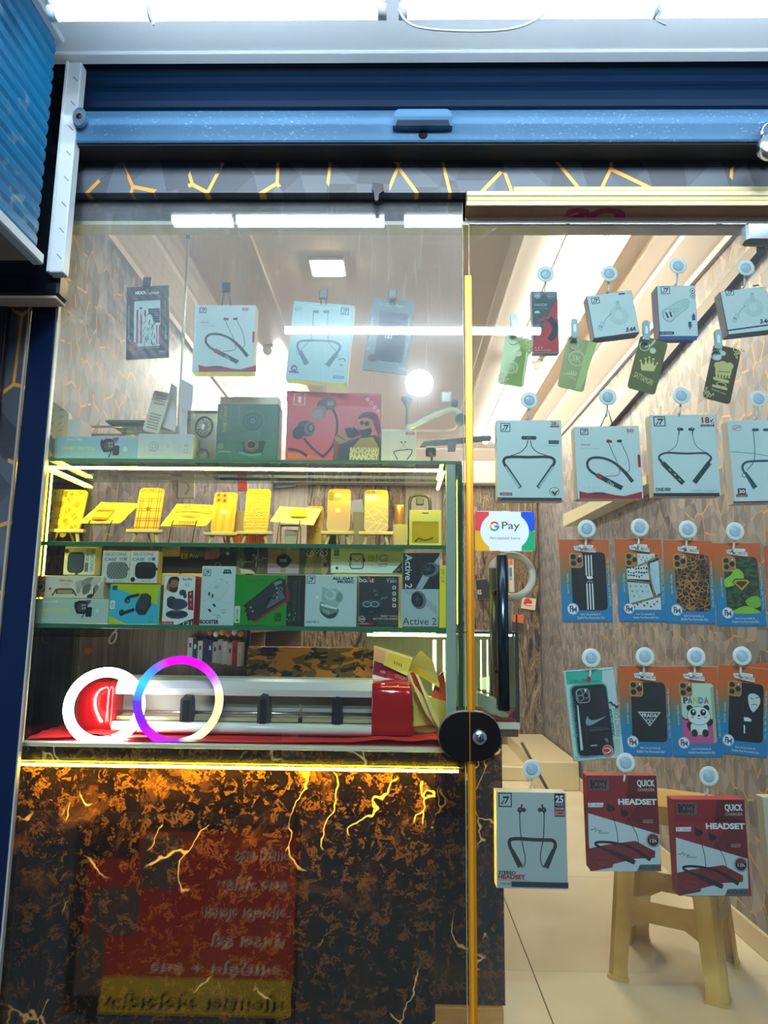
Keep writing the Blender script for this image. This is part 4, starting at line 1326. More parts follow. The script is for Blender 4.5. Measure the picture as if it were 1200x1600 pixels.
# --- phone skins on orange-to-blue cards
ORBL = m_gradient(.19, [(.0, '#0a78b8'), (.34, '#1480ac'), (.5, '#5a7a74'), (.68, '#a86a30'), (.8, '#cc6216'), (1.0, '#d65a0c')], 'orange_blue_card')
LEO = m_leopard()
GCAM = m_camo(['#12280f', '#0a140c', '#2c5418'], 60, 'green_camouflage_print')
def skin_card(label, fr, q, M, art, layers=2):
    """M maps the canonical card frame (FG, first card) onto this card"""
    c, w_, h, phi = quad(fr, q, .032)
    base = c - Vector((-math.sin(phi), 0, math.cos(phi))) * (h / 2)
    t = thing('phone_skin_pack', label, 'phone skin', base, (0, -phi, 0), 'phone skins on orange and blue cards')
    m = MB().box(-w_ / 2, w_ / 2, 0, .002, 0, h, ORBL, .0005)
    m.build('card', t)
    MB().box(-w_ / 2 + .003, w_ / 2 + .002, .0025, .0045, -.002, h + .001, C('#7fb0a8', .4), .0005).build('backing_card', t)
    # canonical 100 x 168 card space -> local
    class A2(Art):
        def L(s, x, y):
            return (-w_ / 2 + x / 100 * w_, h - y / 168 * h)
    a = A2(t, .032, (0, 0, 1), phi=phi)
    a.u = w_ / 100
    # phone shape first
    a.r(22, 28, 91, 144, '#0b0d12', 9)
    art(a)
    # camera block cut-out showing the lenses
    a.r(19, 28, 46, 58, '#a8763c', 6); a.rr(19, 28, 46, 58, 1.2, '#d6a860', 6)
    for x, y in ((27, 36), (27, 49), (39, 43)):
        a.e(x, y, 5.2, 5.2, '#0a0a0c'); a.o_(x, y, 5.6, 5.6, .8, '#6a4a2c')
    a.e(40, 34, 1.8, 1.8, '#f4ead8', n=8); a.e(41, 53, 1.2, 1.2, '#7a3a20', n=8)
    # brand plate
    a.p([(29, 14), (40, 13), (40, 11), (68, 12), (68, 17), (72, 19), (72, 27), (60, 26), (44, 24), (30, 21)], '#e8eeee')
    a.t('FAM', 31, 14.5, 42, 20.5, '#2a86c8', b=.03); a.t('MOBILES', 42, 17.5, 71, 24, '#8a4a2a', b=.02); a.t('Skins', 46, 12.5, 64, 16.5, '#8aa0a8', b=0)
    a.p([(33, 26), (44, 25.5), (72, 28.5), (72, 30.5), (44, 28)], '#6a1c10')
    a.t('Just for Quality', 11.5, 70, 16.5, 110, '#cfdde0', 90, .0)
    a.t('Ultra Slim 360\u00b0 Premium Mobile Skin', 93, 40, 97.5, 135, '#c9d8dc', 90, .0)
    a.t('Anti Scratchable &', 36, 150.5, 76, 155, '#d6e6ec', 0, .0); a.t('Bubble Free Removable Skin', 30, 157, 84, 162, '#d6e6ec', 0, .0)
    a.e(22, 142, 11.5, 11.5, '#e6eef0'); a.o_(22, 142, 11, 11, .8, '#2a86b8'); a.t('F', 15.5, 135.5, 22, 148, '#a82a1c', b=.03); a.t('M', 20, 138, 29.5, 149, '#2a6ab0', b=.02)
    a.done()

def s_stripes(a):
    for x in (50.5, 56, 61.5):
        a.r(x, 33, x + 2.6, 74, '#dfe4e6'); a.r(x, 91, x + 2.6, 143, '#dfe4e6')
    for d in (-1, 0, 1):
        a.e(58 + d * 3, 79, 2.6, 4.4, '#dfe4e6', -d * 28, 10)
    a.r(52, 81.5, 64, 83, '#0b0d12'); a.t('adidas', 52, 84.5, 64, 88, '#b9c4c8', b=0)
skin_card('phone skin card, black with three white stripes, upper skin row', FG, [(55, 82), (322, 80), (345, 535), (58, 535)], None, s_stripes)
def s_patch(a):
    w_ = '#cfd8d8'
    a.p([(46, 30), (84, 30), (84, 42), (60, 52), (46, 54)], w_); a.p([(22, 62), (66, 48), (70, 84), (22, 82)], w_); a.p([(72, 50), (91, 44), (91, 110), (82, 116), (72, 82)], '#b9d4dc')
    a.p([(22, 88), (68, 92), (76, 118), (24, 132)], '#c4d2d4'); a.p([(30, 134), (91, 118), (91, 144), (30, 144)], w_)
    random.seed(3)
    for i in range(22):
        x, y = 25 + (i % 8) * 5.6, 60 + (i // 8) * 8 + random.uniform(-2, 2)
        if x > 66: continue
        a.e(x, y, random.uniform(1.8, 3), random.uniform(1.2, 2.2), '#1a1c1e', random.uniform(0, 90), 7)
    for i in range(8):
        a.e(50 + i * 4, 36 + (i * 7) % 12, 1.2, 1.6, '#1a1c1e', 0, 6); a.e(34 + i * 7, 139 - (i * 5) % 12, 1.8, 2.4, '#1a1c1e', 30, 6)
    for i in range(10):
        x, y = 28 + (i % 4) * 11 + (i // 4) * 3, 97 + (i // 4) * 10
        if i % 2: a.t('LV', x - 2.5, y - 2.5, x + 2.5, y + 2.5, '#3a4a52', b=0)
        else: a.e(x, y, 2.4, .8, '#3a4a52', 45, 6); a.e(x, y, 2.4, .8, '#3a4a52', -45, 6)
    for p in (((22, 84), (50, 88), (70, 90)), ((66, 48), (72, 84), (78, 118)), ((24, 134), (60, 124), (92, 115)), ((46, 56), (70, 46), (90, 36))):
        a.s(list(p), 3.6, '#7a5440'); a.s(list(p), 1.2, '#b08a70')
    a.s([(74, 60), (82, 72), (78, 90), (86, 104)], .7, '#7a98a2')
skin_card('phone skin card with a black and white patchwork of animal prints, upper skin row', FG, [(350, 78), (612, 78), (638, 535), (385, 533)], None, s_patch)
def s_leo(a):
    a.r(22, 29, 90, 143, LEO, 9)
skin_card('phone skin card with leopard print, upper skin row', FG, [(620, 84), (888, 88), (915, 548), (640, 540)], None, s_leo)
def s_camo(a):
    a.r(22, 29, 90, 143, GCAM, 9)
    a.p([(22, 74), (34, 66), (46, 52), (60, 62), (58, 78), (40, 86), (22, 90)], '#8cc432', 3); a.p([(60, 118), (78, 108), (90, 112), (90, 128), (72, 132)], '#7ab02c', 3); a.p([(34, 138), (60, 128), (86, 138), (84, 143), (36, 143)], '#86bc30', 3)
    a.p([(36, 80), (42, 73), (68, 73), (74, 80), (55, 100)], '#1a1408'); a.p([(38, 80), (43, 75), (67, 75), (72, 80), (55, 97.5)], '#c8a420'); a.p([(43, 82), (47, 78), (64, 78), (67, 81), (55, 92)], '#3c3408')
skin_card('phone skin card with green camouflage and a yellow shield, upper skin row', FG, [(895, 104), (1160, 98), (1190, 560), (915, 555)], None, s_camo)
def s_tri(a):
    p = [(34, 86), (80, 86), (57, 113)]
    a.p(p, '#c9d2d4'); a.p([(38, 88), (76, 88), (57, 110.5)], '#0b0d12'); a.t('PRADA', 42, 89, 72, 96, '#dfe6e8', b=.02); a.t('MILANO', 50, 97.5, 64, 100, '#c9d2d4', b=0); a.r(49, 101, 65, 102.2, '#c9d2d4'); a.e(57, 105.5, 1.8, 2.2, '#c9d2d4')
    for i in range(6):
        a.s([(50, 36 + i * 4), (66, 38 + i * 4), (86, 35 + i * 4)], .4, '#2a3038')
skin_card('phone skin card, black with a white triangle emblem, lower skin row', FH, [(680, 288), (1240, 292), (1275, 1290), (725, 1268)], None, s_tri)
def s_panda(a):
    a.r(22, 29, 90, 100, '#bcd8c0', 9); a.p([(22, 98), (34, 101), (50, 97), (70, 101), (82, 98), (90, 100), (90, 138), (86, 143), (28, 143), (22, 138)], '#c8508c')
    a.p([(83, 40), (90, 36), (90, 138), (86, 143), (83, 141)], '#9aa890')
    for ch, x, c in (('P', 26, '#3a3a5c'), ('A', 35, '#7a5a9a'), ('N', 46, '#c0c040'), ('D', 57, '#4a80c0'), ('A', 68, '#a85a70')):
        a.t(ch, x, 57, x + 10, 70, c, b=.05)
    a.e(38, 78, 6.5, 6.5, '#141414'); a.e(72, 78, 6.5, 6.5, '#141414')
    a.e(37, 112, 6, 10, '#141414', 20); a.e(78, 105, 5, 8, '#141414', -40); a.r(38, 104, 72, 128, '#d6e2e4', 8)
    a.e(56, 92, 24, 19, '#141414'); a.e(56, 92, 23, 18, '#dbe6ea')
    a.e(45, 86, 6, 6.5, '#141414'); a.e(65, 86, 6, 6.5, '#141414'); a.e(46, 84, 2, 2, '#eef4f4'); a.e(66, 84, 2, 2, '#eef4f4')
    a.e(56, 92, 3, 2, '#141414'); a.s([(52, 96), (56, 98), (60, 96)], .9, '#141414'); a.e(42, 95, 3.5, 1.5, '#d87a80'); a.e(69, 95, 3.5, 1.5, '#d87a80')
    a.e(45, 124, 6.5, 7.5, '#141414'); a.e(67, 124, 6.5, 7.5, '#141414')
skin_card('phone skin card with a cartoon panda on mint and pink, lower skin row', FI, [(110, 292), (640, 296), (705, 1292), (150, 1288)], None, s_panda)
def s_face(a):
    a.p([(60, 54), (70, 49), (82, 54), (84, 66), (76, 80), (69, 84), (62, 72)], '#c9d4d8', 3)
    a.s([(64, 58), (70, 60)], 1.4, '#0b0d12', 0); a.s([(75, 57), (81, 55)], 1.4, '#0b0d12', 0); a.s([(66, 72), (72, 69), (79, 71)], 1.2, '#0b0d12', 3)
    a.p([(52, 96), (60, 95), (68, 99), (66, 103), (53, 103)], '#dfe6e8'); a.p([(52, 110), (55, 112), (55, 126), (53, 126)], '#dfe6e8')
    a.s([(50, 60), (51, 143)], .5, '#2a3440', 0)
skin_card('phone skin card, black with a pale half-hidden face, lower skin row at the picture edge', FI, [(640, 272), (1180, 320), (1215, 1310), (655, 1240)], None, s_face)

# teal phone case pack
def art_teal(a):
    a.p([(95, 345), (500, 330), (500, 470), (480, 480), (110, 492)], '#23b0a0'); a.p([(500, 330), (645, 305), (650, 318), (500, 345)], '#5accc0')
    a.t('VIRUS', 140, 440, 310, 476, '#127a78', b=.03); a.e(348, 444, 30, 28, '#c02830'); a.r(330, 455, 470, 464, '#158078')
    a.r(188, 505, 590, 1262, '#4fa89e', 60); a.r(205, 520, 580, 1245, '#0a0c1a', 55); a.r(520, 620, 570, 1180, '#10122c', 20)
    a.p([(222, 720), (236, 720), (290, 1215), (262, 1215)], '#c3d8da')
    a.r(215, 540, 360, 690, '#1a1e2c', 40); a.rr(215, 540, 360, 690, 8, '#9aa4aa', 40)
    for x, y in ((250, 585), (320, 610), (262, 640)):
        a.o_(x, y, 34, 34, 7, '#8a949a', 16); a.e(x, y, 22, 22, '#06070c')
    a.e(314, 556, 13, 13, '#dfe8ea', n=10)
    a.p([(338, 838), (356, 872), (400, 884), (470, 866), (545, 838), (450, 900), (370, 942), (330, 936), (318, 900)], '#8a9aa0', 3)
    a.t('JUST DO IT EVERY DAY', 360, 962, 530, 975, '#5a6470', b=0); a.r(360, 982, 570, 990, '#444c58'); a.r(360, 996, 500, 1002, '#444c58')
    a.r(372, 1155, 445, 1170, '#9aa4aa', 6); a.t('*A', 530, 1078, 566, 1130, '#9aa4aa')
    a.t('BE LONG THE OBSTINACY', 160, 620, 205, 1050, '#4a9a92', 90, .0)
    for i in range(8):
        a.e(590 + (i * 37) % 95, 690 + (i * 23) % 56, 20, 12, ('#2a4a8a', '#c8b030', '#a83040', '#1c2c40')[i % 4], i * 31, 9)
    a.t('UPGRADED COLOUR', 592, 765, 622, 1050, '#1a2a30', 90, .03); a.t('PERFECT CASE', 640, 765, 688, 1050, '#2a9a92', 90, .0)
    a.e(560, 1218, 62, 64, '#b02838'); a.o_(560, 1218, 52, 54, 5, '#e8c8c8'); a.s([(525, 1200), (560, 1190), (595, 1215), (560, 1245), (528, 1236)], 12, '#e8c8c8')
    a.t('VIRUS', 205, 1276, 400, 1302, '#5a8a8a', b=0); a.t('FOR YOUR PHONE', 432, 1296, 600, 1310, '#7a9a9a', b=0)
    for i in range(4):
        a.s([(640 + i * 14, 1090), (632 + i * 18, 1270)], 5, '#7f9aa0', 0)
carton('phone_case_pack', 'teal and white phone case pack with a dark swoosh case, lower skin row', 'phone case', FH, [(92, 345), (650, 303), (725, 1300), (175, 1345)], .032, .012, C('#c2d8da', .35), '#aecfd0', art_teal, GRP, body='box')

# --- bottom row
def art_stereo(a):
    t_ = '#1c262c'
    a.logo(148, 378, 298, 532, '#141c36'); a.r(812, 392, 928, 642, '#1a2036', 8); a.t('25', 825, 408, 912, 486, '#dfe6ea', b=.03); a.t('HOURS', 825, 498, 916, 528, '#a8b4bc'); a.r(818, 545, 922, 576, '#a05060'); a.t('PLAY TIME', 826, 551, 914, 570, '#e6d6d8', b=0); a.r(818, 590, 926, 640, '#c87a84'); a.t('5 MIN', 835, 600, 915, 630, '#6a2030')
    for s, x in ((1, 398), (-1, 684)):
        a.e(x, 575, 28, 28, t_); a.e(x + s * 48, 574, 22, 24, t_); a.s([(x + s * 14, 560), (x + s * 20, 530), (x + s * 22, 508)], 18, t_); a.e(x + s * 4, 572, 10, 10, '#5a6870')
        a.s([(x, 590), (x - s * 2, 640)], 14, t_, 0)
    a.s([(396, 640), (400, 780), (414, 900), (440, 1040), (462, 1140), (450, 1230), (410, 1258)], 11, t_); a.s([(686, 640), (684, 780), (676, 920), (652, 1050), (642, 1130), (655, 1220), (690, 1262)], 11, t_)
    a.s([(330, 1110), (285, 1020), (272, 960), (300, 922), (420, 918), (560, 928), (700, 932), (790, 938), (820, 990), (800, 1060), (770, 1120)], 38, t_)
    a.s([(300, 1050), (405, 1250)], 44, '#222c34', 0, w1=62); a.s([(800, 1050), (706, 1262)], 44, '#222c34', 0, w1=62)
    a.t('STEREO', 150, 1302, 342, 1338, '#222629', b=.04); a.t('HEADSET', 150, 1346, 450, 1394, '#a81c2c', b=.05); a.t('ENJOY WIRELESS MUSIC FREELY', 152, 1402, 495, 1418, '#5a6064', b=0)
    a.r(145, 1432, 310, 1472, '#b4bcbc'); a.t('ONE-400', 168, 1440, 290, 1464, '#2a3034'); a.r(322, 1436, 950, 1492, '#141c36')
carton('headset_box', 'silver-grey stereo headset box hung lowest, over the pale floor', 'earphone box', FJ, [(104, 352), (945, 372), (975, 1526), (125, 1506)], DY + .003, .034, C('#aebdbe', .35), '#e0dfd2', art_stereo, GRP)

def art_red(a, o):
    X = lambda x: x + o[0]
    Y = lambda y: y + o[1]
    W = '#dbe3e6'
    def p(*q): return [(X(x), Y(y)) for x, y in q]
    a.p(p((66, 88), (502, 88), (506, 200), (66, 290)), '#8a1420'); a.p(p((330, 88), (502, 88), (522, 455), (300, 388)), '#5e0c16')
    a.p(p((62, 290), (506, 195), (522, 455), (75, 322)), '#8a1420'); a.p(p((420, 215), (506, 195), (522, 455), (300, 388)), '#6a0e18')
    a.p(p((75, 322), (522, 455), (530, 685), (92, 685), (80, 500)), '#c6d3da')
    a.r(X(82), Y(106), X(202), Y(176), '#5a4a4c', 10); a.t('BOXY', X(92), Y(114), X(194), Y(166), '#17161a', b=.05); a.e(X(155), Y(142), 8, 8, '#c02030')
    a.t('QUICK', X(384), Y(116), X(488), Y(160), W, b=.03); a.t('CHARGER', X(388), Y(168), X(488), Y(184), '#c9a8ac', b=.01)
    a.t('Wireless', X(316), Y(200), X(494), Y(228), '#2a0a10', b=.03); a.t('HEADSET', X(270), Y(234), X(496), Y(268), W, b=.045)
    a.p(p((74, 258), (172, 256), (166, 284), (76, 284)), W); a.t('BT - Prime', X(84), Y(264), X(160), Y(278), '#5a5a5e', b=0)
    for x, y in ((216, 292), (302, 322)):
        a.e(X(x), Y(y), 22, 18, '#120a0c', 30); a.e(X(x - 14), Y(y - 18), 8, 16, '#120a0c', 20); a.e(X(x + 16), Y(y + 2), 10, 12, '#120a0c')
    a.s(p((220, 310), (238, 370), (255, 440), (262, 510)), 4, '#1c1416'); a.s(p((320, 345), (350, 400), (380, 460), (392, 520)), 4, '#1c1416')
    a.p(p((80, 542), (180, 520), (370, 494), (495, 560), (492, 600), (370, 606), (232, 640), (228, 660), (100, 684), (88, 684)), '#7a161c')
    a.s(p((365, 625), (300, 600), (210, 560), (125, 520), (140, 502), (230, 506), (330, 530), (400, 570)), 14, '#15100f'); a.s(p((210, 560), (368, 630)), 26, '#15100f', 0); a.s(p((380, 555), (466, 612)), 22, '#15100f', 0)
    a.e(X(160), Y(614), 50, 32, '#8a2024'); a.o_(X(160), Y(614), 50, 32, 2, '#3a0a0e'); a.t('10mm Driver', X(122), Y(606), X(198), Y(622), '#3a0a0e', b=0)
    a.s(p((90, 426), (110, 424), (118, 410), (124, 440), (132, 418), (140, 432), (160, 430)), 4, '#1c3a86', 0); a.t('Vibration', X(140), Y(436), X(202), Y(450), '#1c2c5a', b=.0, slant=.2)
    a.e(X(480), Y(490), 34, 34, '#1c1a1c'); a.o_(X(480), Y(490), 42, 40, 3, '#5a5458'); a.r(X(452), Y(462), X(508), Y(480), '#8a1c24'); a.t('12h', X(462), Y(484), X(500), Y(502), '#d6d6d6')
    a.rr(X(388), Y(362), X(412), Y(384), 3, '#1a0a0c', 8); a.t('MAGNETIC', X(420), Y(362), X(480), Y(371), '#d6b0b4', b=0); a.t('EARBUDS', X(420), Y(374), X(476), Y(382), '#d6b0b4', b=0)
    a.p(p((378, 684), (400, 642), (528, 640), (530, 684)), '#5a6468'); a.t('ROCKERS', X(398), Y(652), X(504), Y(672), '#16181a', b=.02); a.r(X(508), Y(648), X(524), Y(676), '#a02028')
carton('headset_box', 'red and white wireless headset box, the left of the pair over the stool', 'earphone box', FK, [(66, 86), (504, 88), (532, 686), (90, 684)], DY + .002, .036, '#8a1420', '#b8261f', lambda a: art_red(a, (0, 0)), GRP)
carton('headset_box', 'red and white wireless headset box, the right and lower of the pair over the stool', 'earphone box', FK, [(606, 236), (1058, 236), (1092, 844), (640, 840)], DY + .002, .036, '#8a1420', '#b8261f', lambda a: art_red(a, (549, 152)), GRP)
carton('phone_skin_pack', 'sliver of a card pack at the right picture edge, upper skin row', 'phone skin', FG, [(1186, 118), (1460, 118), (1470, 560), (1205, 560)], .036, .003, ORBL, '#c8501c', None, GRP, body='card', ch=.0005)
carton('headset_box', 'white box edge at the right picture edge beside the stool', 'earphone box', FV, [(1192, 224), (1400, 224), (1400, 590), (1196, 590)], DY + .003, .03, C('#c9c4ae', .4), '#dcd2b4', None, GRP)

# second card peeping out behind the last skin
carton('phone_skin_pack', 'orange card pack peeping out behind the pale-face skin', 'phone skin', FI, [(1000, 284), (1500, 230), (1500, 1250), (1010, 1250)], .040, .003, ORBL, '#c8501c', None, GRP, body='card', ch=.0005)

# ------------------------------------------------------------------ the lit glass counter
SY = .062                                        # front edges of its shelves
ZT, Z1, Z2 = P(400, 718, SY).z, P(400, 849, SY).z, P(400, 978, SY).z
ZL = P(400, 1165, SY - .02).z                     # top of the marble ledge
cl, cr = P(62, 850, SY).x, P(722, 850, SY).x
DEPTH = .26
EDGEG = C('#2c6a52', .15)
SHELF = glass('shelf_glass', '#e6f2e4')
YEL_LED = EMIT('#ffe23c', L_CASE, 'yellow_strip')
LIP_LED = EMIT('#ffc410', L_LIP, 'lip_strip')
dc = thing('display_counter', 'lit glass display counter on a dark marble base behind the left pane', 'counter', ((cl + cr) / 2, SY, 0))
OX = (cl + cr) / 2
def dpart(mb, name):
    mb.v = [(x - OX, y - SY, z) for x, y, z in mb.v]
    return mb.build(name, dc)
for (z, th, xr) in ((ZT, .0085, cr), (Z1, .010, P(703, 850, SY).x), (Z2, .010, P(703, 850, SY).x)):
    m = MB().box(cl + .004, xr, SY + .0015, SY + DEPTH, z - th, z, SHELF, .0)
    s_ = dpart(m, 'glass_shelf')
    e = MB().box(cl + .004, xr, SY, SY + .0015, z - th, z, EDGEG, .0003)
    e.v = [(x - OX, y - SY, zz) for x, y, zz in e.v]
    e.build('front_edge', s_)
# upright glass: right corner (two panes), left end
g0, g1 = P(697, 900, SY).x, P(712, 900, SY).x
dpart(MB().box(g0, g1, SY - .004, SY + .006, ZL, ZT - .009, C('#93a79a', .25), .001), 'corner_post')
dpart(MB().box(cr - .006, cr, SY + .004, SY + DEPTH, ZL, ZT - .0085, glass('side_glass', '#e2f2e4'), .0), 'side_pane')
dpart(MB().box(P(716, 1050, SY).x, P(724, 1050, SY).x, SY - .002, SY + .004, ZL, ZT - .009, C('#1f5440', .15), .0006), 'side_pane_edge')
dpart(MB().box(cl, cl + .004, SY, SY + DEPTH, ZL, ZT - .0085, glass('end_glass', '#dfeecb'), .0), 'end_pane')
dpart(MB().box(cl - .001, cl + .004, SY - .003, SY, ZL, ZT - .002, C('#cfd2a8', .3), .0005), 'end_pane_edge')
# light strips
def strip(p0, p1, r, m, name='light_strip'):
    d = MB().tube([p0, p1], r, m, 8)
    return dpart(d, name)
zf = P(400, 733, SY + .01).z
xl, xr_ = P(74, 733, SY + .01).x, P(690, 733, SY + .01).x
strip((xl, SY + .01, zf), (xr_, SY + .01, zf), .0036, YEL_LED)
strip((xl, SY + .012, zf), (xl, SY + DEPTH - .004, zf), .0045, YEL_LED)
strip((xr_ + .004, SY + .03, zf), (xr_ + .004, SY + DEPTH - .02, zf), .0045, YEL_LED)
strip((cl + .009, SY + .012, Z2 + .01), (cl + .009, SY + .012, zf - .01), .0022, EMIT('#ffe640', L_CASE * .5, 'yellow_strip'))
strip((g1 + .008, SY + .03, Z2 + .01), (g1 + .008, SY + .03, zf - .02), .0030, EMIT('#ffe640', L_CASE * .08, 'yellow_strip'))
zz2 = Z2 - .016
strip((P(574, 994, SY + .05).x, SY + .05, Z2 - .018), (P(697, 994, SY + .05).x, SY + .05, Z2 - .018), .0028, EMIT('#fff09a', L_CASE * .5, 'yellow_strip'))
# ledge and marble
led_y = SY - .022
m = MB().box(cl - .02, P(726, 1180, led_y).x, led_y + .003, SY + DEPTH, P(400, 1196, led_y).z, ZL - .004, MARBLE, .003)
dpart(m, 'marble_ledge')
dpart(MB().box(cl - .02, P(715, 1180, led_y).x, led_y, led_y + .02, ZL - .009, ZL, C('#c2c4be', .3), .001), 'ledge_trim')
dpart(MB().box(cl + .004, g0, SY, SY + DEPTH, ZL - .004, ZL, C('#b8b2a0', .3), .0), 'ledge_top')
lz = P(400, 1200, led_y + .006).z
strip((P(20, 1197, led_y + .006).x, led_y + .006, lz), (P(716, 1200, led_y + .006).x, led_y + .006, lz), .0030, LIP_LED)
mp = MB().box(cl - .06, P(680, 1400, .1).x, .096, .114, -.95, lz + .012, MARBLE, .001)
dpart(mp, 'marble_panel')
dpart(MB().box(cl - .06, P(660, 1400, .1).x, .114, SY + DEPTH, -.02, lz + .012, C('#3a2c22', .7), 0), 'carcass')
# wood-grain back, only behind the left half of the lowest bay
BACKW = m_wood('#4a3c30', '#988770', 34, 1.2, .45, 'brown_back_board')
bxr = P(384, 1050, SY + DEPTH).x
dpart(MB().box(cl + .004, bxr, SY + DEPTH, SY + DEPTH + .008, ZL, Z2 - .012, BACKW, .001), 'back_board')
dpart(MB().box(bxr, bxr + .008, SY + DEPTH - .004, SY + DEPTH + .012, ZL, Z2 - .012, DARK, .001), 'back_board_edge')

# ------------------------------------------------------------------ boxes on top of the counter
TOPG = 'boxes on top of the glass counter'
TY = SY + .012
def art_sw(F, dx, dy):
    def f(a):
        g = '#6fa6c0' if F is FN else '#a9c0a4'
        X = lambda x: x * (1 if F is FN else 1.18) + dx
        Y = lambda y: y * (1 if F is FN else 1.18) + dy
        a.t('Smart T800', X(190), Y(406), X(296), Y(420), '#d8e6e8', b=0); a.t('SMART WATCH', X(150), Y(460), X(384), Y(486), '#c8d878' if F is FN else '#d8d840', b=.02)
        a.p([(X(495), Y(402)), (X(542), Y(402)), (X(520), Y(440))], '#7a3a78')
        a.r(X(424), Y(406), X(512), Y(502), '#141a20', 34); a.r(X(440), Y(425), X(500), Y(485), '#3a4448', 22); a.s([(X(428), Y(415)), (X(422), Y(450)), (X(445), Y(500))], 14, '#141a20')
        for i in range(4):
            a.r(X(470 + (i % 2) * 18), Y(432 + (i // 2) * 22), X(482 + (i % 2) * 18), Y(446 + (i // 2) * 22), '#8a9aa0')
        a.s([(X(495), Y(480)), (X(470), Y(535))], 9, '#2a2f36', 0); a.r(X(497), Y(453), X(543), Y(523), '#16202a', 10); a.rr(X(560), Y(440), X(604), Y(520), 3, '#9ab8c0', 18); a.e(X(582), Y(480), 14, 20, '#b9d2d8')
    return f
carton('watch_box', 'blue smartwatch box lying at the left end of the counter top', 'watch box', FN, [(110, 395), (662, 395), (662, 545), (105, 545)], TY, .06, C('#8cb9cf', .35), '#a9cad8', art_sw(FN, 0, 0), TOPG, ZT)
def art_grey(a):
    c = '#8a9aa2'
    a.o_(772, 460, 34, 32, 4, c); a.o_(772, 460, 17, 16, 4, c); a.o_(828, 462, 36, 30, 3, '#a9b8be'); a.s([(740, 490), (800, 494)], 3, c, 0); a.r(866, 444, 870, 468, c)
    a.t('C E', 975, 440, 1002, 510, c, 90, 0)
    for x in (915, 930, 944, 958):
        a.t('model input output', x, 455, x + 8, 530, '#a9b6bb', 90, 0)
carton('gadget_box', 'plain pale grey box with line drawing, second on the counter top', 'box', FN, [(665, 375), (1040, 378), (1030, 547), (662, 545)], TY, .07, C('#bcc9cf', .4), '#c9cdc8', art_grey, TOPG, ZT)
carton('gadget_box', 'small dark-windowed box at the extreme left of the counter top', 'box', FN, [(44, 405), (105, 405), (105, 545), (40, 545)], TY + .004, .05, '#3a3a34', '#4c4a42', lambda a: (a.e(80, 400, 14, 14, '#1a1a18'), a.p([(46, 480), (70, 470), (98, 520), (60, 540)], '#8a866c')), TOPG, ZT)
# little folding fan, and the dark oval thing leaning under it
c = P(319, 667, TY + .02)
t = thing('mini_fan', 'small black fan with metallic vanes propped on the counter top', 'fan', (c.x, TY + .02, ZT))
cz = c.z - ZT
fr_, ra, rb = .0195, .021, .026
MB().tube([(ra * math.cos(q), 0, cz + rb * math.sin(q)) for q in [2 * math.pi * i / 24 for i in range(24)]], .0026, C('#22262a', .3), 8, True).build('rim', t)
for i in range(18):
    q0 = 2 * math.pi * i / 18
    p0_, p1_ = (.007 * math.cos(q0), -.002, cz + .008 * math.sin(q0)), (ra * .95 * math.cos(q0 + .35), .001, cz + rb * .95 * math.sin(q0 + .35))
    MB().tube([p0_, p1_], .0013, C('#8f989c', .25, .6, 0), 5).build('vane', t)
MB().lathe([(0, -.005), (.0065, -.005), (.008, 0), (0, .002)], C('#c4cace', .25, .3), 'y', (-.003, 0, cz), 16).build('hub', t)
MB().lathe([(0, -.006), (.013, -.005), (.0165, 0), (.013, .006), (0, .007)], C('#3c4248', .35), 'y', (-.001, .004, .018), 20, 1.0, 1.1).build('foot', t)
carton('clear_box', 'clear plastic box standing behind the small black fan', 'box', FN, [(990, 225), (1190, 215), (1190, 545), (990, 545)], TY + .05, .03, glass('clear_box', '#c3ccc4'), glass('clear_box', '#c3ccc4'), None, TOPG, ZT)
GREENM = m_wood('#0c4a38', '#1c6a4c', 4, 30, .4, 'green_carton')
def art_green(a):
    for i in range(16):
        a.r(360 + i * 11.5, 170, 363 + i * 11.5, 510, '#2a8468')
    a.o_(380, 275, 76, 72, 3, '#3a8a78'); a.e(380, 275, 66, 62, '#1c5c50'); a.o_(380, 275, 46, 42, 2, '#4a9a88'); a.e(380, 272, 15, 15, '#6a8a86'); a.e(380, 272, 7, 7, '#2a3a3a')
    a.t('SUPER STORAGE', 196, 172, 216, 345, '#c0b43c', 90, .02); a.t('OTES BAR', 176, 176, 192, 262, '#a8a83c', 90, .01)
    a.p([(318, 400), (460, 396), (440, 480), (320, 470)], '#1c2a2a'); a.o_(372, 420, 48, 44, 9, '#7a6038'); a.o_(372, 420, 34, 30, 5, '#b09048'); a.e(372, 420, 22, 18, '#141a1c'); a.p([(294, 462), (372, 480), (440, 470), (430, 486), (360, 492), (296, 474)], '#2c9a80')
    a.o_(180, 430, 17, 17, 3, '#c0b43c'); a.s([(180, 420), (186, 430), (180, 440), (174, 430), (180, 420)], 3, '#c0b43c', 0); a.r(165, 462, 248, 466, '#a8b88c')
carton('earphone_box', 'green ridged box with earphone picture on the counter top', 'earphone box', FL, [(155, 163), (540, 167), (535, 520), (150, 520)], TY, .06, GREENM, '#0f4c3a', art_green, TOPG, ZT)
carton('gadget_box', 'cream carton edge showing above the green ridged box', 'box', FL, [(170, 116), (540, 124), (540, 400), (170, 400)], TY + .064, .04, '#d6d2c0', '#c9c2ac', None, TOPG, ZT)
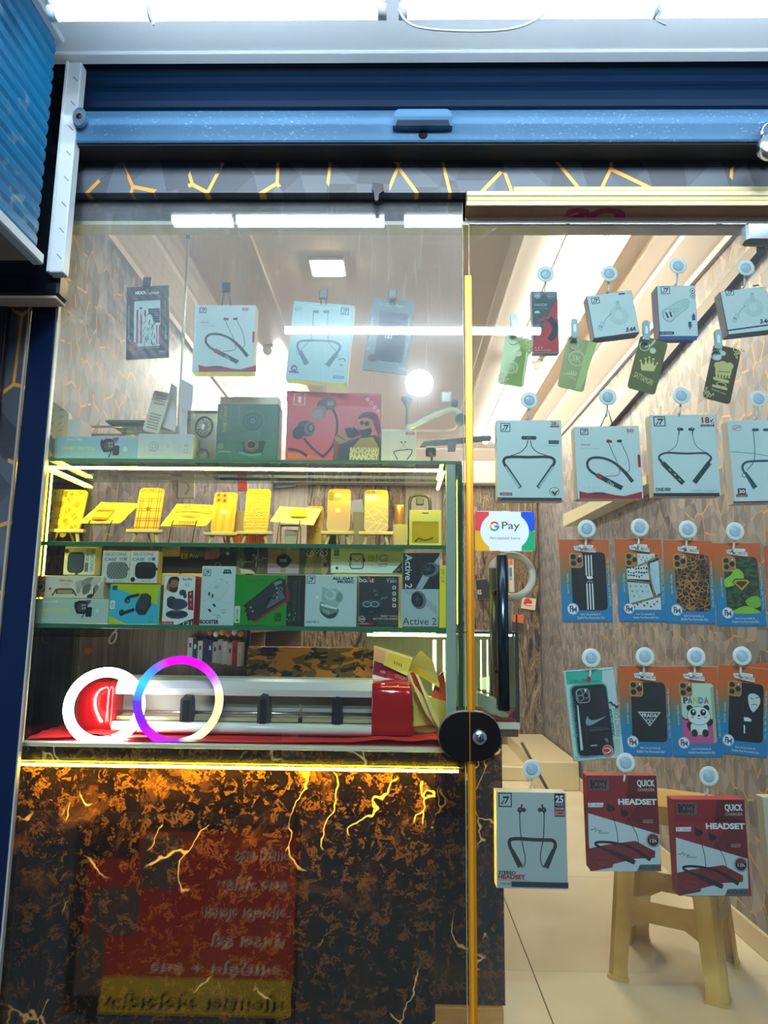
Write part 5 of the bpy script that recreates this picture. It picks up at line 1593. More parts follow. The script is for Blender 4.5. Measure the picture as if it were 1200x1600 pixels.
def art_redbox(a):
    a.p([(590, 80), (1182, 112), (1182, 190), (590, 150)], '#d8485a')
    a.rr(634, 100, 710, 176, 6, '#f0c8c8'); a.r(690, 96, 720, 122, '#d8404c'); a.r(694, 104, 718, 109, '#f0c8c8'); a.r(703, 95, 709, 118, '#f0c8c8'); a.t('1', 662, 116, 684, 160, '#f0c8c8', b=.03)
    a.t('BOSS', 1084, 122, 1172, 226, '#f0c0c4', -45, .01) if False else None
    for i, ch in enumerate('BOSS'):
        a.t(ch, 1086 + i * 21, 126 + i * 24, 1112 + i * 21, 150 + i * 24, '#eebcc0', -45, .02)
    a.p([(600, 500), (600, 470), (660, 470), (900, 512)], '#c86a2a')
    a.s([(600, 448), (660, 456), (720, 490)], 18, '#3a1418')
    a.s([(880, 200), (905, 260), (902, 360), (870, 440), (820, 495)], 15, '#2a161a'); a.s([(700, 380), (750, 440), (825, 500)], 16, '#2a161a')
    a.e(838, 165, 62, 42, '#54484a', 20); a.e(870, 165, 34, 36, '#6a5c5c', 10); a.e(800, 215, 46, 42, '#8a7476', 30); a.e(786, 232, 38, 36, '#a08a8a', 30); a.t('50', 846, 150, 884, 176, '#b8a8a8')
    a.e(712, 318, 60, 50, '#3c3f46', -30); a.e(668, 345, 40, 46, '#1e2a38', -30); a.e(736, 318, 36, 44, '#6a6a70'); a.e(742, 316, 24, 32, '#34363c'); a.e(744, 314, 12, 18, '#8a8a90')
    # bearded man in a head wrap
    a.p([(880, 515), (900, 440), (960, 400), (1060, 370), (1150, 360), (1182, 400), (1182, 515)], '#3a3430')
    a.p([(990, 515), (1000, 440), (1050, 380), (1130, 372), (1160, 420), (1168, 515)], '#b09440')
    a.p([(1040, 270), (1060, 250), (1120, 250), (1130, 300), (1120, 350), (1085, 374), (1060, 366), (1046, 320)], '#c08058', 3)
    a.p([(1044, 330), (1070, 326), (1118, 316), (1122, 346), (1090, 376), (1060, 370)], '#3a2620', 3)
    a.p([(1040, 262), (1052, 232), (1100, 214), (1150, 226), (1172, 270), (1180, 350), (1150, 330), (1128, 268), (1080, 252)], '#7c2838', 3)
    a.s([(1050, 248), (1100, 236), (1150, 262)], 6, '#4c1824'); a.s([(1140, 290), (1160, 340), (1172, 390)], 10, '#5c1e2e')
    a.e(1062, 284, 14, 14, '#2c2018'); a.e(1092, 288, 15, 15, '#2c2018'); a.s([(1046, 280), (1106, 284)], 3, '#2c2018', 0); a.p([(1056, 296), (1050, 316), (1064, 316)], '#a86a48')
    a.p([(955, 318), (1010, 310), (1040, 330), (1050, 360), (1000, 380), (970, 372)], '#1c1a1c'); a.s([(1000, 320), (1006, 266)], 8, '#a88a40', 0)
    a.e(935, 382, 44, 34, '#a8803c'); a.s([(905, 360), (960, 395)], 8, '#6a4a24', 0); a.s([(902, 400), (896, 510)], 30, '#7a4630', 0); a.p([(920, 420), (990, 400), (985, 515), (905, 515)], '#2c3038')
    a.t('BACHCHHAN', 985, 436, 1170, 476, '#e8d88c', b=.05); a.t('PAANDEY', 982, 474, 1172, 515, '#ece0a0', b=.05)
carton('earphone_box', 'big red earphone box with a bearded man, on the counter top', 'earphone box', FL, [(592, 80), (1182, 112), (1182, 518), (588, 516)], TY, .07, C('#d02434', .35), '#8a3a34', art_redbox, TOPG, ZT)
def art_nb(a):
    a.r(370, 474, 440, 498, '#c83a3a'); a.t('NEW', 382, 479, 428, 492, '#ecd0c8'); a.e(336, 556, 8, 6, '#3a2c28'); a.e(366, 554, 8, 6, '#3a2c28')
    a.s([(340, 560), (352, 580), (330, 605), (300, 622)], 2.5, '#8a8070'); a.s([(364, 558), (356, 580), (378, 605), (400, 614)], 2.5, '#8a8070')
    a.s([(306, 692), (284, 650), (276, 636), (290, 624), (350, 616), (404, 612), (420, 622), (410, 650), (378, 692)], 7, '#1e1c1c')
carton('earphone_box', 'small cream neckband box at the right end of the counter top', 'earphone box', FM, [(178, 470), (450, 452), (455, 696), (176, 696)], TY, .05, C('#d8ccae', .4), '#cfc6b0', art_nb, TOPG, ZT)

# things further back on the counter top
def at(px, py, Y): return P(px, py, Y)
CRM = C('#ddd6bc', .45)
BYK = SY + .13
# cream slotted stand
def slotted(label, fr, q, Y, n, foot=True):
    c, w_, h, phi = quad(fr, q, Y)
    base = c - Vector((-math.sin(phi), 0, math.cos(phi))) * (h / 2)
    t = thing('slotted_stand', label, 'stand', base, (0, -phi, 0))
    MB().prism(rrect(-w_ / 2, w_ / 2, 0, h, .006), 0, .006, CRM).build('plate', t)
    for i in range(n):
        if abs(i - n * .55) < 1.2: continue
        MB().prism(rrect(-w_ * .32, w_ * .36, h * (.08 + .88 * i / n), h * (.08 + .88 * i / n) + .0035, .0015, 3), -.0008, .0005, C('#8c8468', .6)).build('slot', t)
    return t
t = slotted('cream slotted phone stand leaning behind the pale grey box', FN, [(780, 82), (886, 112), (800, 372), (692, 352)], BYK - .03, 13)
c = P(60 + 672 / 4.286, 590 + 350 / 4.286, BYK - .03)
o = MB().prism(rrect(-.014, .018, 0, .024, .006), 0, .02, CRM).build('stand_foot')
o.location = (c.x, BYK - .055, ZT)
tag(o, 'rounded cream foot piece beside the slotted stand', 'stand')
c, w_, h, phi = quad(FN, [(70, 140), (196, 215), (196, 420), (50, 440)], BYK)
t = thing('vent_panel', 'cream vent panel with embossed ridges at the left end of the counter top', 'panel', (c.x, BYK, ZT))
zb_ = c.z - h / 2 - ZT
MB().prism([(-w_ * .55, 0), (w_ * .5, 0), (w_ * .5, zb_ + h * .72), (w_ * .42, zb_ + h * .8), (-w_ * .4, zb_ + h * 1.12), (-w_ * .55, zb_ + h * 1.12)], 0, .02, CRM).build('plate', t)
for i in range(5):
    for j in range(2):
        x, z = -w_ * .38 + j * w_ * .42, zb_ + h * (.06 + .18 * i)
        MB().prism([(x, z), (x + .012, z + .004), (x + .013, z + .010), (x + .001, z + .008)], -.002, .001, C('#c4bc9e', .5)).build('ridge', t)
carton('adapter_box', 'small white box with red mark behind the blue smartwatch box', 'box', FN, [(195, 282), (280, 278), (280, 400), (195, 400)], BYK - .03, .07, '#d9d3d3', '#e4e0e2', None, None, ZT)
# white plastic covers, upright
for (q, lab, dy) in (([(890, 36), (925, 60), (915, 360), (830, 330)], 'narrow white plastic cover leaning behind the slotted stand', 0), ([(960, 10), (1036, 50), (1030, 160), (980, 380), (945, 380)], 'wide white plastic cover leaning beside the thin pole', .02)):
    pts = [P(60 + x / 4.286, 590 + y / 4.286, BYK + dy) for x, y in q]
    o = MB().prism([(p.x, max(p.z, ZT)) for p in pts], BYK + dy, BYK + dy + .006, C('#cdd0da', .4)).build('plastic_cover')
    tag(o, lab, 'cover')
# spare glass shelf on brackets
p0, p1 = P(165, 656, .36), P(265, 656, .36)
t = thing('spare_shelf', 'green-edged glass ledge beyond the counter top by the patterned wall', 'shelf', (p0.x, .36, p0.z))
MB().box(0, p1.x - p0.x, .0015, .16, -.006, .0, SHELF, 0).build('pane', t)
MB().box(0, p1.x - p0.x, 0, .0015, -.006, 0, EDGEG, .0003).build('front_edge', t)
MB().tube([(p1.x - p0.x - .01, .04, -.010), (XL - p0.x, .04, -.010)], .004, STEEL).tube([(p1.x - p0.x - .01, .13, -.010), (XL - p0.x, .13, -.010)], .004, STEEL).build('bracket', t)
# thin pole with a dark clamp
pt, pb = P(295, 362, .25), P(277, 700, .25)
t = thing('thin_pole', 'thin pale pole with a dark clamp at its top, leaning behind the left pane', 'pole', (pb.x, .25, ZT))
MB().tube([(0, 0, 0), (pt.x - pb.x, 0, pt.z - ZT)], .0032, C('#d6d8d4', .3), 8).build('shaft', t)
MB().lathe([(0, 0), (.02, 0), (.02, .006), (.005, .009)], C('#b9bdbb', .4), 'z', (0, 0, 0), 16).build('foot', t)
MB().box(pt.x - pb.x - .013, pt.x - pb.x + .013, -.008, .008, pt.z - ZT - .006, pt.z - ZT + .016, C('#3c4a52', .5), .004).box(pt.x - pb.x - .006, pt.x - pb.x + .006, -.006, .006, pt.z - ZT - .022, pt.z - ZT - .004, C('#4a5860', .5), .002).build('clamp', t)
f = (pt.x - pb.x) * .55
MB().tube([(f, 0, (pt.z - ZT) * .55), (f + (pt.x - pb.x) * .02, 0, (pt.z - ZT) * .60)], .0046, C('#bcc0bc', .3), 8).build('joint', t)
# grey cup on a stem, white bent arm, black bar with a small lamp
def M5(x, y, Y): return P(560 + x / 5, 580 + y / 5, Y)
q0, q1 = M5(380, 210, .2), M5(378, 450, .2)
t = thing('funnel_stand', 'blue-grey cup-shaped stand on a thin stem behind the cream box', 'stand', (q1.x, .2, ZT))
zz = q0.z - ZT
MB().lathe([(.0035, 0), (.0035, zz - .028), (.006, zz - .022), (.018, zz - .004), (.0175, zz), (.012, zz - .003), (.004, zz - .02)], C('#6f8ca4', .35), 'z', (0, 0, 0), 18).lathe([(0, 0), (.016, 0), (.016, .004), (.004, .006)], C('#6f8ca4', .35)).build('stem', t)
pts = [M5(385, 460, .16), M5(420, 430, .16), M5(540, 370, .16), M5(680, 310, .16), M5(740, 300, .16), M5(775, 330, .16), M5(800, 390, .16)]
t = thing('bent_arm', 'white bent arm with a dark joint rising behind the cream box', 'stand', (pts[0].x, .16, ZT))
l_ = [(p.x - pts[0].x, 0, p.z - ZT) for p in pts]
MB().tube(smooth([(l_[0][0], 0, 0), l_[0]] + l_[1:], 6), .0075, C('#dcdde0', .35), 10).build('arm', t)
MB().lathe([(0, -.012), (.014, -.01), (.016, 0), (.014, .01), (0, .012)], C('#6d8598', .4), 'y', (l_[-1][0], 0, l_[-1][2] + .004), 16).lathe([(0, -.008), (.009, -.008), (.009, .008), (0, .008)], C('#6d8598', .4), 'y', (l_[4][0] + .004, 0, l_[4][2] + .016), 14).build('joint', t)
MB().box(l_[3][0] - .012, l_[3][0] + .016, -.004, .004, l_[3][2] + .022, l_[3][2] + .052, C('#e6e9ec', .3), .004).build('bulb_holder', t)
pts = [M5(480, 575, .11), M5(760, 545, .11), M5(1030, 520, .11)]
t = thing('selfie_stick', 'black flat bar with a hanging clamp, right end of the counter top', 'stick', (pts[0].x, .11, ZT))
l_ = [(p.x - pts[0].x, 0, p.z - ZT) for p in pts]
MB().prism([(l_[0][0], l_[0][2] - .006), (l_[2][0], l_[2][2] - .007), (l_[2][0] + .003, l_[2][2]), (l_[2][0], l_[2][2] + .006), (l_[0][0] + .01, l_[0][2] + .008)], -.004, .006, C('#4a4446', .4)).build('bar', t)
p = M5(730, 590, .11)
MB().prism([(p.x - pts[0].x - .010, p.z - ZT - .012), (p.x - pts[0].x + .008, p.z - ZT - .012), (p.x - pts[0].x + .012, p.z - ZT + .012), (p.x - pts[0].x - .011, p.z - ZT + .010)], -.006, .006, C('#555052', .4)).build('clamp', t)
p = M5(566, 630, .105)
MB().lathe([(0, -.0), (.013, .0), (.0135, .014), (.013, .018)], C('#1c2024', .35), 'z', (p.x - pts[0].x, -.003, p.z - ZT - .010), 18).lathe([(.0125, .018), (.0135, .020), (.0135, .023), (0, .023)], C('#d9d4c6', .4), 'z', (p.x - pts[0].x, -.003, p.z - ZT - .010), 18).build('cap', t)
MB().tube([(l_[0][0] + .03, 0, l_[0][2]), (l_[0][0] + .03, 0, 0)], .003, C('#3a3638', .4)).build('leg', t)
p = M5(598, 686, TY)
o = MB().lathe([(0, 0), (.006, .001), (.005, .006), (0, .007)], C('#e8a0b0', .5), 'z', (0, 0, 0), 10).build('pink_putty')
o.location = (p.x, TY + .01, ZT)
tag(o, 'tiny pink lump at the front of the counter top near the gold strip', 'putty')

# ------------------------------------------------------------------ upper bay: cases on easels
WD = C('#e8cc7c', .55)
def easel_case(label, fr, q, body, art, Y=SY + .07, cams=0):
    c, w_, h, phi = quad(fr, q, Y)
    bz = max(c.z - h / 2, Z1 + .018)
    h = c.z + h / 2 - bz
    lean = R(-13)
    t = thing('phone_case', label, 'phone case', (c.x - math.sin(-phi) * 0, Y, bz), (lean, -phi, 0), 'phone cases on easels')
    MB().prism(rrect(-w_ / 2, w_ / 2, 0, h, .009), 0, .006, body, smooth=False).build('shell', t)
    class A3(Art):
        def L(s, x, y):
            # bilinear-free: rows follow the tilted outline of the case
            tl, tr, br, bl = q
            v = (y - (tl[1] + tr[1]) / 2) / (((bl[1] + br[1]) - (tl[1] + tr[1])) / 2)
            xa = tl[0] + (bl[0] - tl[0]) * v
            xb_ = tr[0] + (br[0] - tr[0]) * v
            return (-w_ / 2 + w_ * (x - xa) / (xb_ - xa), h * (1 - v))
    a = A3(t, Y, fr, phi=phi)
    art(a, q)
    a.done()
    return (c.x, bz, w_, t)
def easel(label, x, bz, w_, Y=SY + .07):
    t = thing('mini_easel', label, 'easel', (x, Y, Z1), group='little wooden easels')
    z = bz - Z1
    ww = w_ * .72
    MB().box(-ww, ww, -.012, .008, z - .009, z - .0008, WD, .001).build('ledge', t)
    for s in (-1, 1):
        MB().tube([(s * w_ * .52, -.004, 0), (s * w_ * .36, .004, z - .006)], .0045, WD, 6).build('leg', t)
    m = MB().tube([(0, .012, z), (0, .055, 0)], .0028, WD, 6).build('rear_leg', t)
    MB().tube([(0, .016, z - .004), (0, .030, z + .075)], .0028, WD, 6).build('mast', t)
YC = C('#c9a818', .35)
def d_circ(a, q):
    y_ = '#dcc84c'
    for i in range(5):
        for j in range(8):
            x, y = 120 + i * 56 - (j % 2) * 0, 92 + j * 42
            if (i + j) % 2 == 0 and x < 285:
                a.e(x + 4, y + 20, 22, 26, '#a88a14')
    for i in range(-4, 5):
        a.s([(140 + i * 60, 90), (330 + i * 60, 372)], 8, y_, 0) if 110 < 140 + i * 60 and 330 + i * 60 < 292 else None
    for s in ((118, 130, 250, 372), (118, 250, 190, 372), (150, 95, 288, 330), (215, 95, 288, 215)):
        a.s([(s[0], s[1]), (s[2], s[3])], 7, y_, 0)
    for s in ((288, 110, 118, 290), (288, 230, 140, 372), (200, 90, 118, 180), (288, 340, 250, 372)):
        a.s([(s[0], s[1]), (s[2], s[3])], 7, y_, 0)
    a.rr(126, 92, 215, 152, 6, y_, 14); a.e(150, 112, 12, 14, '#8a7410'); a.e(150, 136, 12, 12, '#8a7410'); a.e(190, 122, 12, 14, '#8a7410')
def d_plaid(a, q):
    for u in (.1, .2, .45, .55, .8, .9):
        a.s([(665 + 160 * u, 80), (630 + 170 * u, 372)], 4, '#8a4410', 0)
    for y in (90, 104, 156, 172, 226, 242, 296, 312, 360):
        v = (y - 78) / 294
        a.s([(665 - 35 * v + 2, y), (825 - 25 * v - 2, y)], 4, '#8a4410', 0)
    a.e(722, 228, 14, 16, '#7a6414'); a.e(690, 128, 22, 24, '#d8c040'); a.e(735, 128, 22, 24, '#d8c040')
def d_stripe(a, q):
    for u in (.02, .36, .70):
        a.s([(54 + 110 * u + 12, 130), (18 + 112 * u + 12, 282)], 17, '#d89c14', 0)
    a.r(52, 82, 110, 138, '#c09018', 10)
    for x, y in ((68, 95), (98, 97), (66, 122), (96, 124)):
        a.o_(x, y, 12, 12, 3, '#6a5010'); a.e(x, y, 6, 6, '#4a380c')
    a.e(90, 184, 13, 11, '#f4f0d8')
def d_doodle(a, q):
    random.seed(9)
    for i in range(9):
        for j in range(13):
            u, v = (i + .5) / 9, (j + .5) / 13
            x = 205 - 25 * v + u * (117 + 8 * v); y = 62 + v * 218
            k_ = random.randint(0, 3)
            if k_ == 0: a.rr(x - 5, y - 6, x + 5, y + 6, 2, '#7a680c')
            elif k_ == 1: a.o_(x, y, 6, 7, 2, '#7a680c', 10)
            elif k_ == 2: a.s([(x - 6, y - 5), (x + 2, y + 5), (x + 6, y - 4)], 2.4, '#7a680c', 0)
            else: a.r(x - 5, y - 2, x + 5, y + 2, '#7a680c')
def d_apple(a, q):
    a.r(605, 76, 672, 126, '#98801c', 16)
    for x, y in ((620, 90), (620, 112), (652, 98)):
        a.o_(x, y, 12, 12, 3, '#5c4c0c'); a.e(x, y, 7, 7, '#7a6818')
    a.r(636, 84, 674, 106, '#f0ecd0', 8); a.e(652, 176, 10, 11, '#d8cc88'); a.e(660, 176, 9, 10, '#d8cc88'); a.e(660, 163, 5, 3, '#d8cc88', 40)
    for i in range(8):
        a.s([(612 + i * 13, 140), (608 + i * 13, 278)], 1, '#8a7414', 0)
def d_geo(a, q):
    l_ = '#dcc830'
    for s in (((790, 190), (905, 110)), ((790, 130), (905, 160)), ((845, 66), (800, 130)), ((870, 66), (905, 110)), ((790, 230), (905, 250)), ((850, 170), (905, 230)), ((786, 215), (860, 190)), ((800, 282), (870, 220)), ((860, 282), (905, 250)), ((830, 160), (905, 200)), ((786, 160), (850, 240)), ((880, 220), (840, 282))):
        a.s(list(s), 3, l_, 0)
    a.r(792, 90, 858, 124, '#efe9c8', 8); a.e(806, 80, 12, 10, '#7a6818'); a.e(832, 78, 12, 10, '#7a6818'); a.o_(847, 178, 9, 10, 3, '#c8ba60')
cases = [('yellow phone case with white lattice and round dots, leftmost on an easel', FR, [(118, 85), (292, 95), (285, 372), (110, 372)], C('#dcb820', .35), d_circ),
         ('plaid phone case with thin red-brown lines, on an easel', FR, [(665, 75), (826, 80), (800, 374), (626, 374)], C('#d9b23c', .35), d_plaid),
         ('amber striped phone case with round lens rings, on an easel', FS, [(50, 78), (163, 82), (128, 288), (12, 288)], C('#e0ac20', .35), d_stripe),
         ('bright yellow phone case with doodle print, on an easel', FS, [(205, 60), (322, 63), (305, 284), (180, 284)], C('#e8c828', .35), d_doodle),
         ('plain olive-gold phone case with a fruit mark, on an easel', FS, [(605, 60), (720, 62), (712, 284), (600, 284)], C('#a8820c', .3), d_apple),
         ('olive-gold phone case with crossing lines, rightmost on an easel', FS, [(790, 65), (905, 65), (905, 286), (785, 286)], C('#a08414', .3), d_geo)]
for i, (lab, fr, q, body, art) in enumerate(cases):
    x, bz, w_, t = easel_case(lab, fr, q, body, art)
    base_lab = lab.split(',')[0]
    easel('little wooden easel under the ' + base_lab, x, bz, w_)
# slanted pouches on wire stands
def pouch(label, fr, q, art, stand, Y=SY + .055, mat=None):
    pts = [P(fr[0] + x / fr[2], fr[1] + y / fr[2], Y) for x, y in q]
    c = sum(pts, Vector()) / 4
    t = thing('pouch_pack', label, 'pouch', (c.x, Y, min(p.z for p in pts)), group='slanted pouches on wire stands')
    l_ = [(p.x - c.x, p.z - t.location.z) for p in pts]
    m = MB()
    n = 10
    vs = []
    for j in range(n + 1):
        for i in range(n + 1):
            u, v = i / n, j / n
            x = (l_[0][0] * (1 - u) + l_[1][0] * u) * (1 - v) + (l_[3][0] * (1 - u) + l_[2][0] * u) * v
            z = (l_[0][1] * (1 - u) + l_[1][1] * u) * (1 - v) + (l_[3][1] * (1 - u) + l_[2][1] * u) * v
            y = .075 * (1 - v) + .0022 * math.sin(7 * u + 5 * v) + .0018 * math.sin(15 * u * v + 2)
            vs.append((x, y, z))
    fs = [[j * (n + 1) + i, j * (n + 1) + i + 1, (j + 1) * (n + 1) + i + 1, (j + 1) * (n + 1) + i] for j in range(n) for i in range(n)]
    mm = mat or C('#e6cf58', .2)
    m.add(vs, fs, mm, True)
    m.add([(x, y + .004, z) for x, y, z in vs], [f[::-1] for f in fs], mm, True)
    m.build('packet', t, recalc=False)
    class A4(Art):
        def put(s, pts_, faces, col):
            s.k += 1
            zz = [l_[3][1], l_[0][1]]
            out = []
            for a_, b_ in pts_:
                v = 1 - (b_ - zz[0]) / (zz[1] - zz[0])
                out.append((a_, .075 * (1 - v) - .0045 - s.k * .0001, b_))
            s.mb.add(out, faces, INK(col))
    a = A4(t, Y, fr)
    art(a)
    a.done()
    s = thing('wire_stand', 'black bent-wire stand under the ' + label.split(',')[0], 'stand', (c.x, Y, Z1), group='bent-wire stands')
    sp = [P(fr[0] + x / fr[2], fr[1] + y / fr[2], Y + .012) for x, y in stand]
    z = sp[0].z - Z1
    for sx in (sp[0].x - c.x, sp[1].x - c.x):
        MB().tube(smooth([(sx, .010, z + .014), (sx, -.004, z), (sx - .004, -.008, .006), (sx - .006, -.002, .0015), (sx - .004, .05, .0015)], 4), .0014, C('#3c3008', .5), 6).build('wire', s)
    MB().tube([(sp[0].x - c.x, -.004, z), (sp[1].x - c.x, -.004, z)], .0014, C('#3c3008', .5), 6).build('crossbar', s)
def a_p1(a):
    a.r(345, 222, 470, 245, '#d8742c'); a.p([(355, 245), (460, 240), (450, 290), (350, 290)], '#e8c020'); a.r(345, 286, 460, 306, '#d86a3c'); a.r(360, 230, 440, 238, '#c04a34')
    a.s([(540, 170), (600, 190)], 3, '#c0a83c', 0); a.s([(530, 210), (590, 230)], 3, '#c0a83c', 0)
pouch('yellow pouch with a red and orange panel, left of the plaid case', FR, [(335, 155), (612, 165), (548, 332), (265, 332)], a_p1, [(350, 348), (498, 348)])
def a_p2(a):
    a.t('HOT', 925, 185, 975, 212, '#d87a20', 15); a.r(1045, 198, 1115, 203, '#b09c2c'); a.r(880, 234, 1140, 240, '#a8901c')
    for i in range(7):
        a.e(950 + i * 17, 272, 7, 7, '#e0803c'); a.e(940 + i * 18, 322, 8, 8, '#d8703c')
    a.s([(850, 300), (1130, 295)], 3, '#c8b040', 0)
pouch('pale yellow pouch with rows of orange dots, right of the plaid case', FR, [(862, 166), (1176, 178), (1125, 352), (815, 352)], a_p2, [(905, 352), (1062, 352)])
def a_p3(a):
    a.r(410, 160, 500, 205, '#e8d040'); a.t('CARD', 418, 185, 495, 203, '#c8941c', b=.0)
pouch('white glossy pouch with a yellow label, over the orange frame', FS, [(345, 135), (562, 150), (535, 255), (322, 236)], a_p3, [(372, 258), (470, 258)], mat=C('#eee8a8', .15))
# orange open phone frame
c, w_, h, phi = quad(FS, [(370, 258), (474, 250), (474, 335), (370, 335)], SY + .08)
t = thing('phone_bumper', 'orange open phone frame standing under the white glossy pouch', 'phone case', (c.x, SY + .08, Z1))
hh = c.z + h / 2 - Z1
o = rrect(-w_ / 2, w_ / 2, 0, hh, .006)
i_ = rrect(-w_ / 2 + .0028, w_ / 2 - .0028, .0028, hh - .0028, .004)
n_ = len(o)
m = MB()
vs = [(x, 0, z) for x, z in o] + [(x, .008, z) for x, z in o] + [(x, .008, z) for x, z in i_] + [(x, 0, z) for x, z in i_]
m.add(vs, [[k2 + r * n_, (k2 + 1) % n_ + r * n_, (k2 + 1) % n_ + ((r + 1) % 4) * n_, k2 + ((r + 1) % 4) * n_] for r in range(4) for k2 in range(n_)], C('#e86414', .35))
m.build('frame', t)
MB().box(-w_ * .3, w_ * .3, .008, .012, .003, hh * .8, C('#cdbd8c', .5), .001).build('insert_card', t)
# window box at the right end
c, w_, h, phi = quad(FS, [(1010, 180), (1166, 180), (1166, 335), (1010, 335)], SY + .03)
t = thing('window_box', 'yellow window box with a hanging slot at the right end of the upper bay', 'box', (c.x, SY + .03, Z1))
hh = c.z + h / 2 - Z1
YB_ = C('#ecdc58', .4)
MB().box(-w_ / 2, w_ / 2, .002, .03, 0, hh, YB_, .001).build('carton', t)
iw = .006
m = MB().box(-w_ / 2, -w_ / 2 + iw, 0, .002, 0, hh, YB_, .0003).box(w_ / 2 - iw, w_ / 2, 0, .002, 0, hh, YB_, .0003).box(-w_ / 2 + iw, w_ / 2 - iw, 0, .002, 0, .008, YB_, .0003).box(-w_ / 2 + iw, w_ / 2 - iw, 0, .002, hh * .68, hh, YB_, .0003)
m.build('window_frame', t)
MB().prism(rrect(-w_ / 2 + iw, w_ / 2 - iw, .008, hh * .68, .003), .001, .0019, C('#c8a80c', .15)).build('window', t)
MB().tube(smooth([(-w_ * .32, .0006, .012), (-w_ * .2, .0006, .020), (0, .0006, .016), (w_ * .25, .0006, .022)], 4), .002, C('#5a5410', .5), 6).build('cable_inside', t)
MB().prism(rrect(-.008, .008, hh * .9, hh * .9 + .003, .0012, 3), -.0005, .001, C('#6a5c10', .6)).build('hang_slot', t)
# backdrop clutter of the upper bay
for (q, Y, col, nm, lab) in (([(935, 105), (982, 105), (982, 338), (935, 338)], SY + .12, '#c89454', 'copper_tin', 'tall copper-coloured tin between the rightmost case and the window box'),):
    c, w_, h, phi = quad(FS, q, Y)
    o = MB().lathe([(0, 0), (w_ / 2, 0), (w_ / 2, h * .92), (w_ / 2 * .9, h * .95), (0, h * .95)], C(col, .3, .5, 0), 'z', (0, 0, 0), 18).build(nm)
    o.location = (c.x, Y, Z1)
    tag(o, lab, 'tin')
c, w_, h, phi = quad(FS, [(1015, 115), (1110, 115), (1110, 180), (1010, 180)], SY + .1)
t = thing('headset', 'dark headset arch standing behind the window box', 'headphones', (c.x, SY + .1, Z1))
hh = c.z + h / 2 - Z1
MB().tube(smooth([(-w_ * .5, 0, .01), (-w_ * .52, 0, hh * .7), (-w_ * .4, 0, hh), (w_ * .4, 0, hh), (w_ * .52, 0, hh * .7), (w_ * .5, 0, .01)], 5), .0045, C('#3c444c', .4), 8).build('band', t)
MB().box(-w_ * .2, w_ * .2, -.006, .006, hh - .022, hh - .002, C('#4a545e', .4), .003).build('clasp', t)
for s in (-1, 1):
    MB().lathe([(0, -.006), (.012, -.006), (.014, 0), (.012, .006), (0, .006)], C('#2c3238', .4), 'x', (s * w_ * .5, 0, .014), 14).build('ear_cup', t)
for (q, Y, col, lab) in (([(105, 300), (180, 300), (180, 336), (105, 336)], SY + .12, '#e06a10', 'orange ribbed carton behind the amber striped case'), ([(190, 300), (296, 300), (296, 336), (190, 336)], SY + .12, '#e06010', 'orange ribbed carton behind the doodle case'),
                         ([(600, 300), (648, 300), (648, 336), (600, 336)], SY + .13, '#2c2418', 'small black carton behind the olive-gold case with a fruit mark'),
                         ([(505, 160), (585, 160), (575, 336), (505, 336)], SY + .14, '#d8a81c', 'yellow patterned carton between the white pouch and the plain olive case'),
                         ([(150, 185), (200, 185), (185, 300), (140, 300)], SY + .15, '#c8b078', 'tan carton behind the amber and doodle cases'),
                         ([(730, 190), (790, 190), (790, 330), (735, 330)], SY + .16, '#8a7c58', 'dull brown carton between the two olive-gold cases'),
                         ([(930, 250), (1005, 250), (1005, 336), (930, 336)], SY + .10, '#b8a860', 'khaki carton at the foot of the copper tin')):
    def rib(a, q=q, col=col):
        if col.startswith('#e06'):
            for i in range(8):
                x = q[0][0] + (q[1][0] - q[0][0]) * (i + .5) / 8
                a.r(x - 2, q[0][1], x + 2, q[2][1], '#a83c08')
        elif col == '#d8a81c':
            for i in range(5):
                a.rr(512 + (i % 2) * 30, 170 + i * 32, 536 + (i % 2) * 30, 194 + i * 32, 3, '#a8780c', 4)
    carton('small_carton', lab, 'box', FS, q, Y, .03, col, col, rib, 'cartons behind the easels', Z1)

# ------------------------------------------------------------------ middle bay: rows of boxes
MG = 'boxes on the middle glass shelf'
FY, BY = SY + .006, SY + .075
def sbox(name, label, cat, fr, q, Y, d, front, side, art, z0=None, **k):
    return carton(name, label, cat, fr, q, Y, d, front, side, art, MG, Z2 if z0 is None else z0, True, **k)
def rect(x0, y0, x1, y1): return [(x0, y0), (x1, y0), (x1, y1), (x0, y1)]
def pz(fr, y, Y): return P(fr[0] + 100, fr[1] + y / fr[2], Y).z
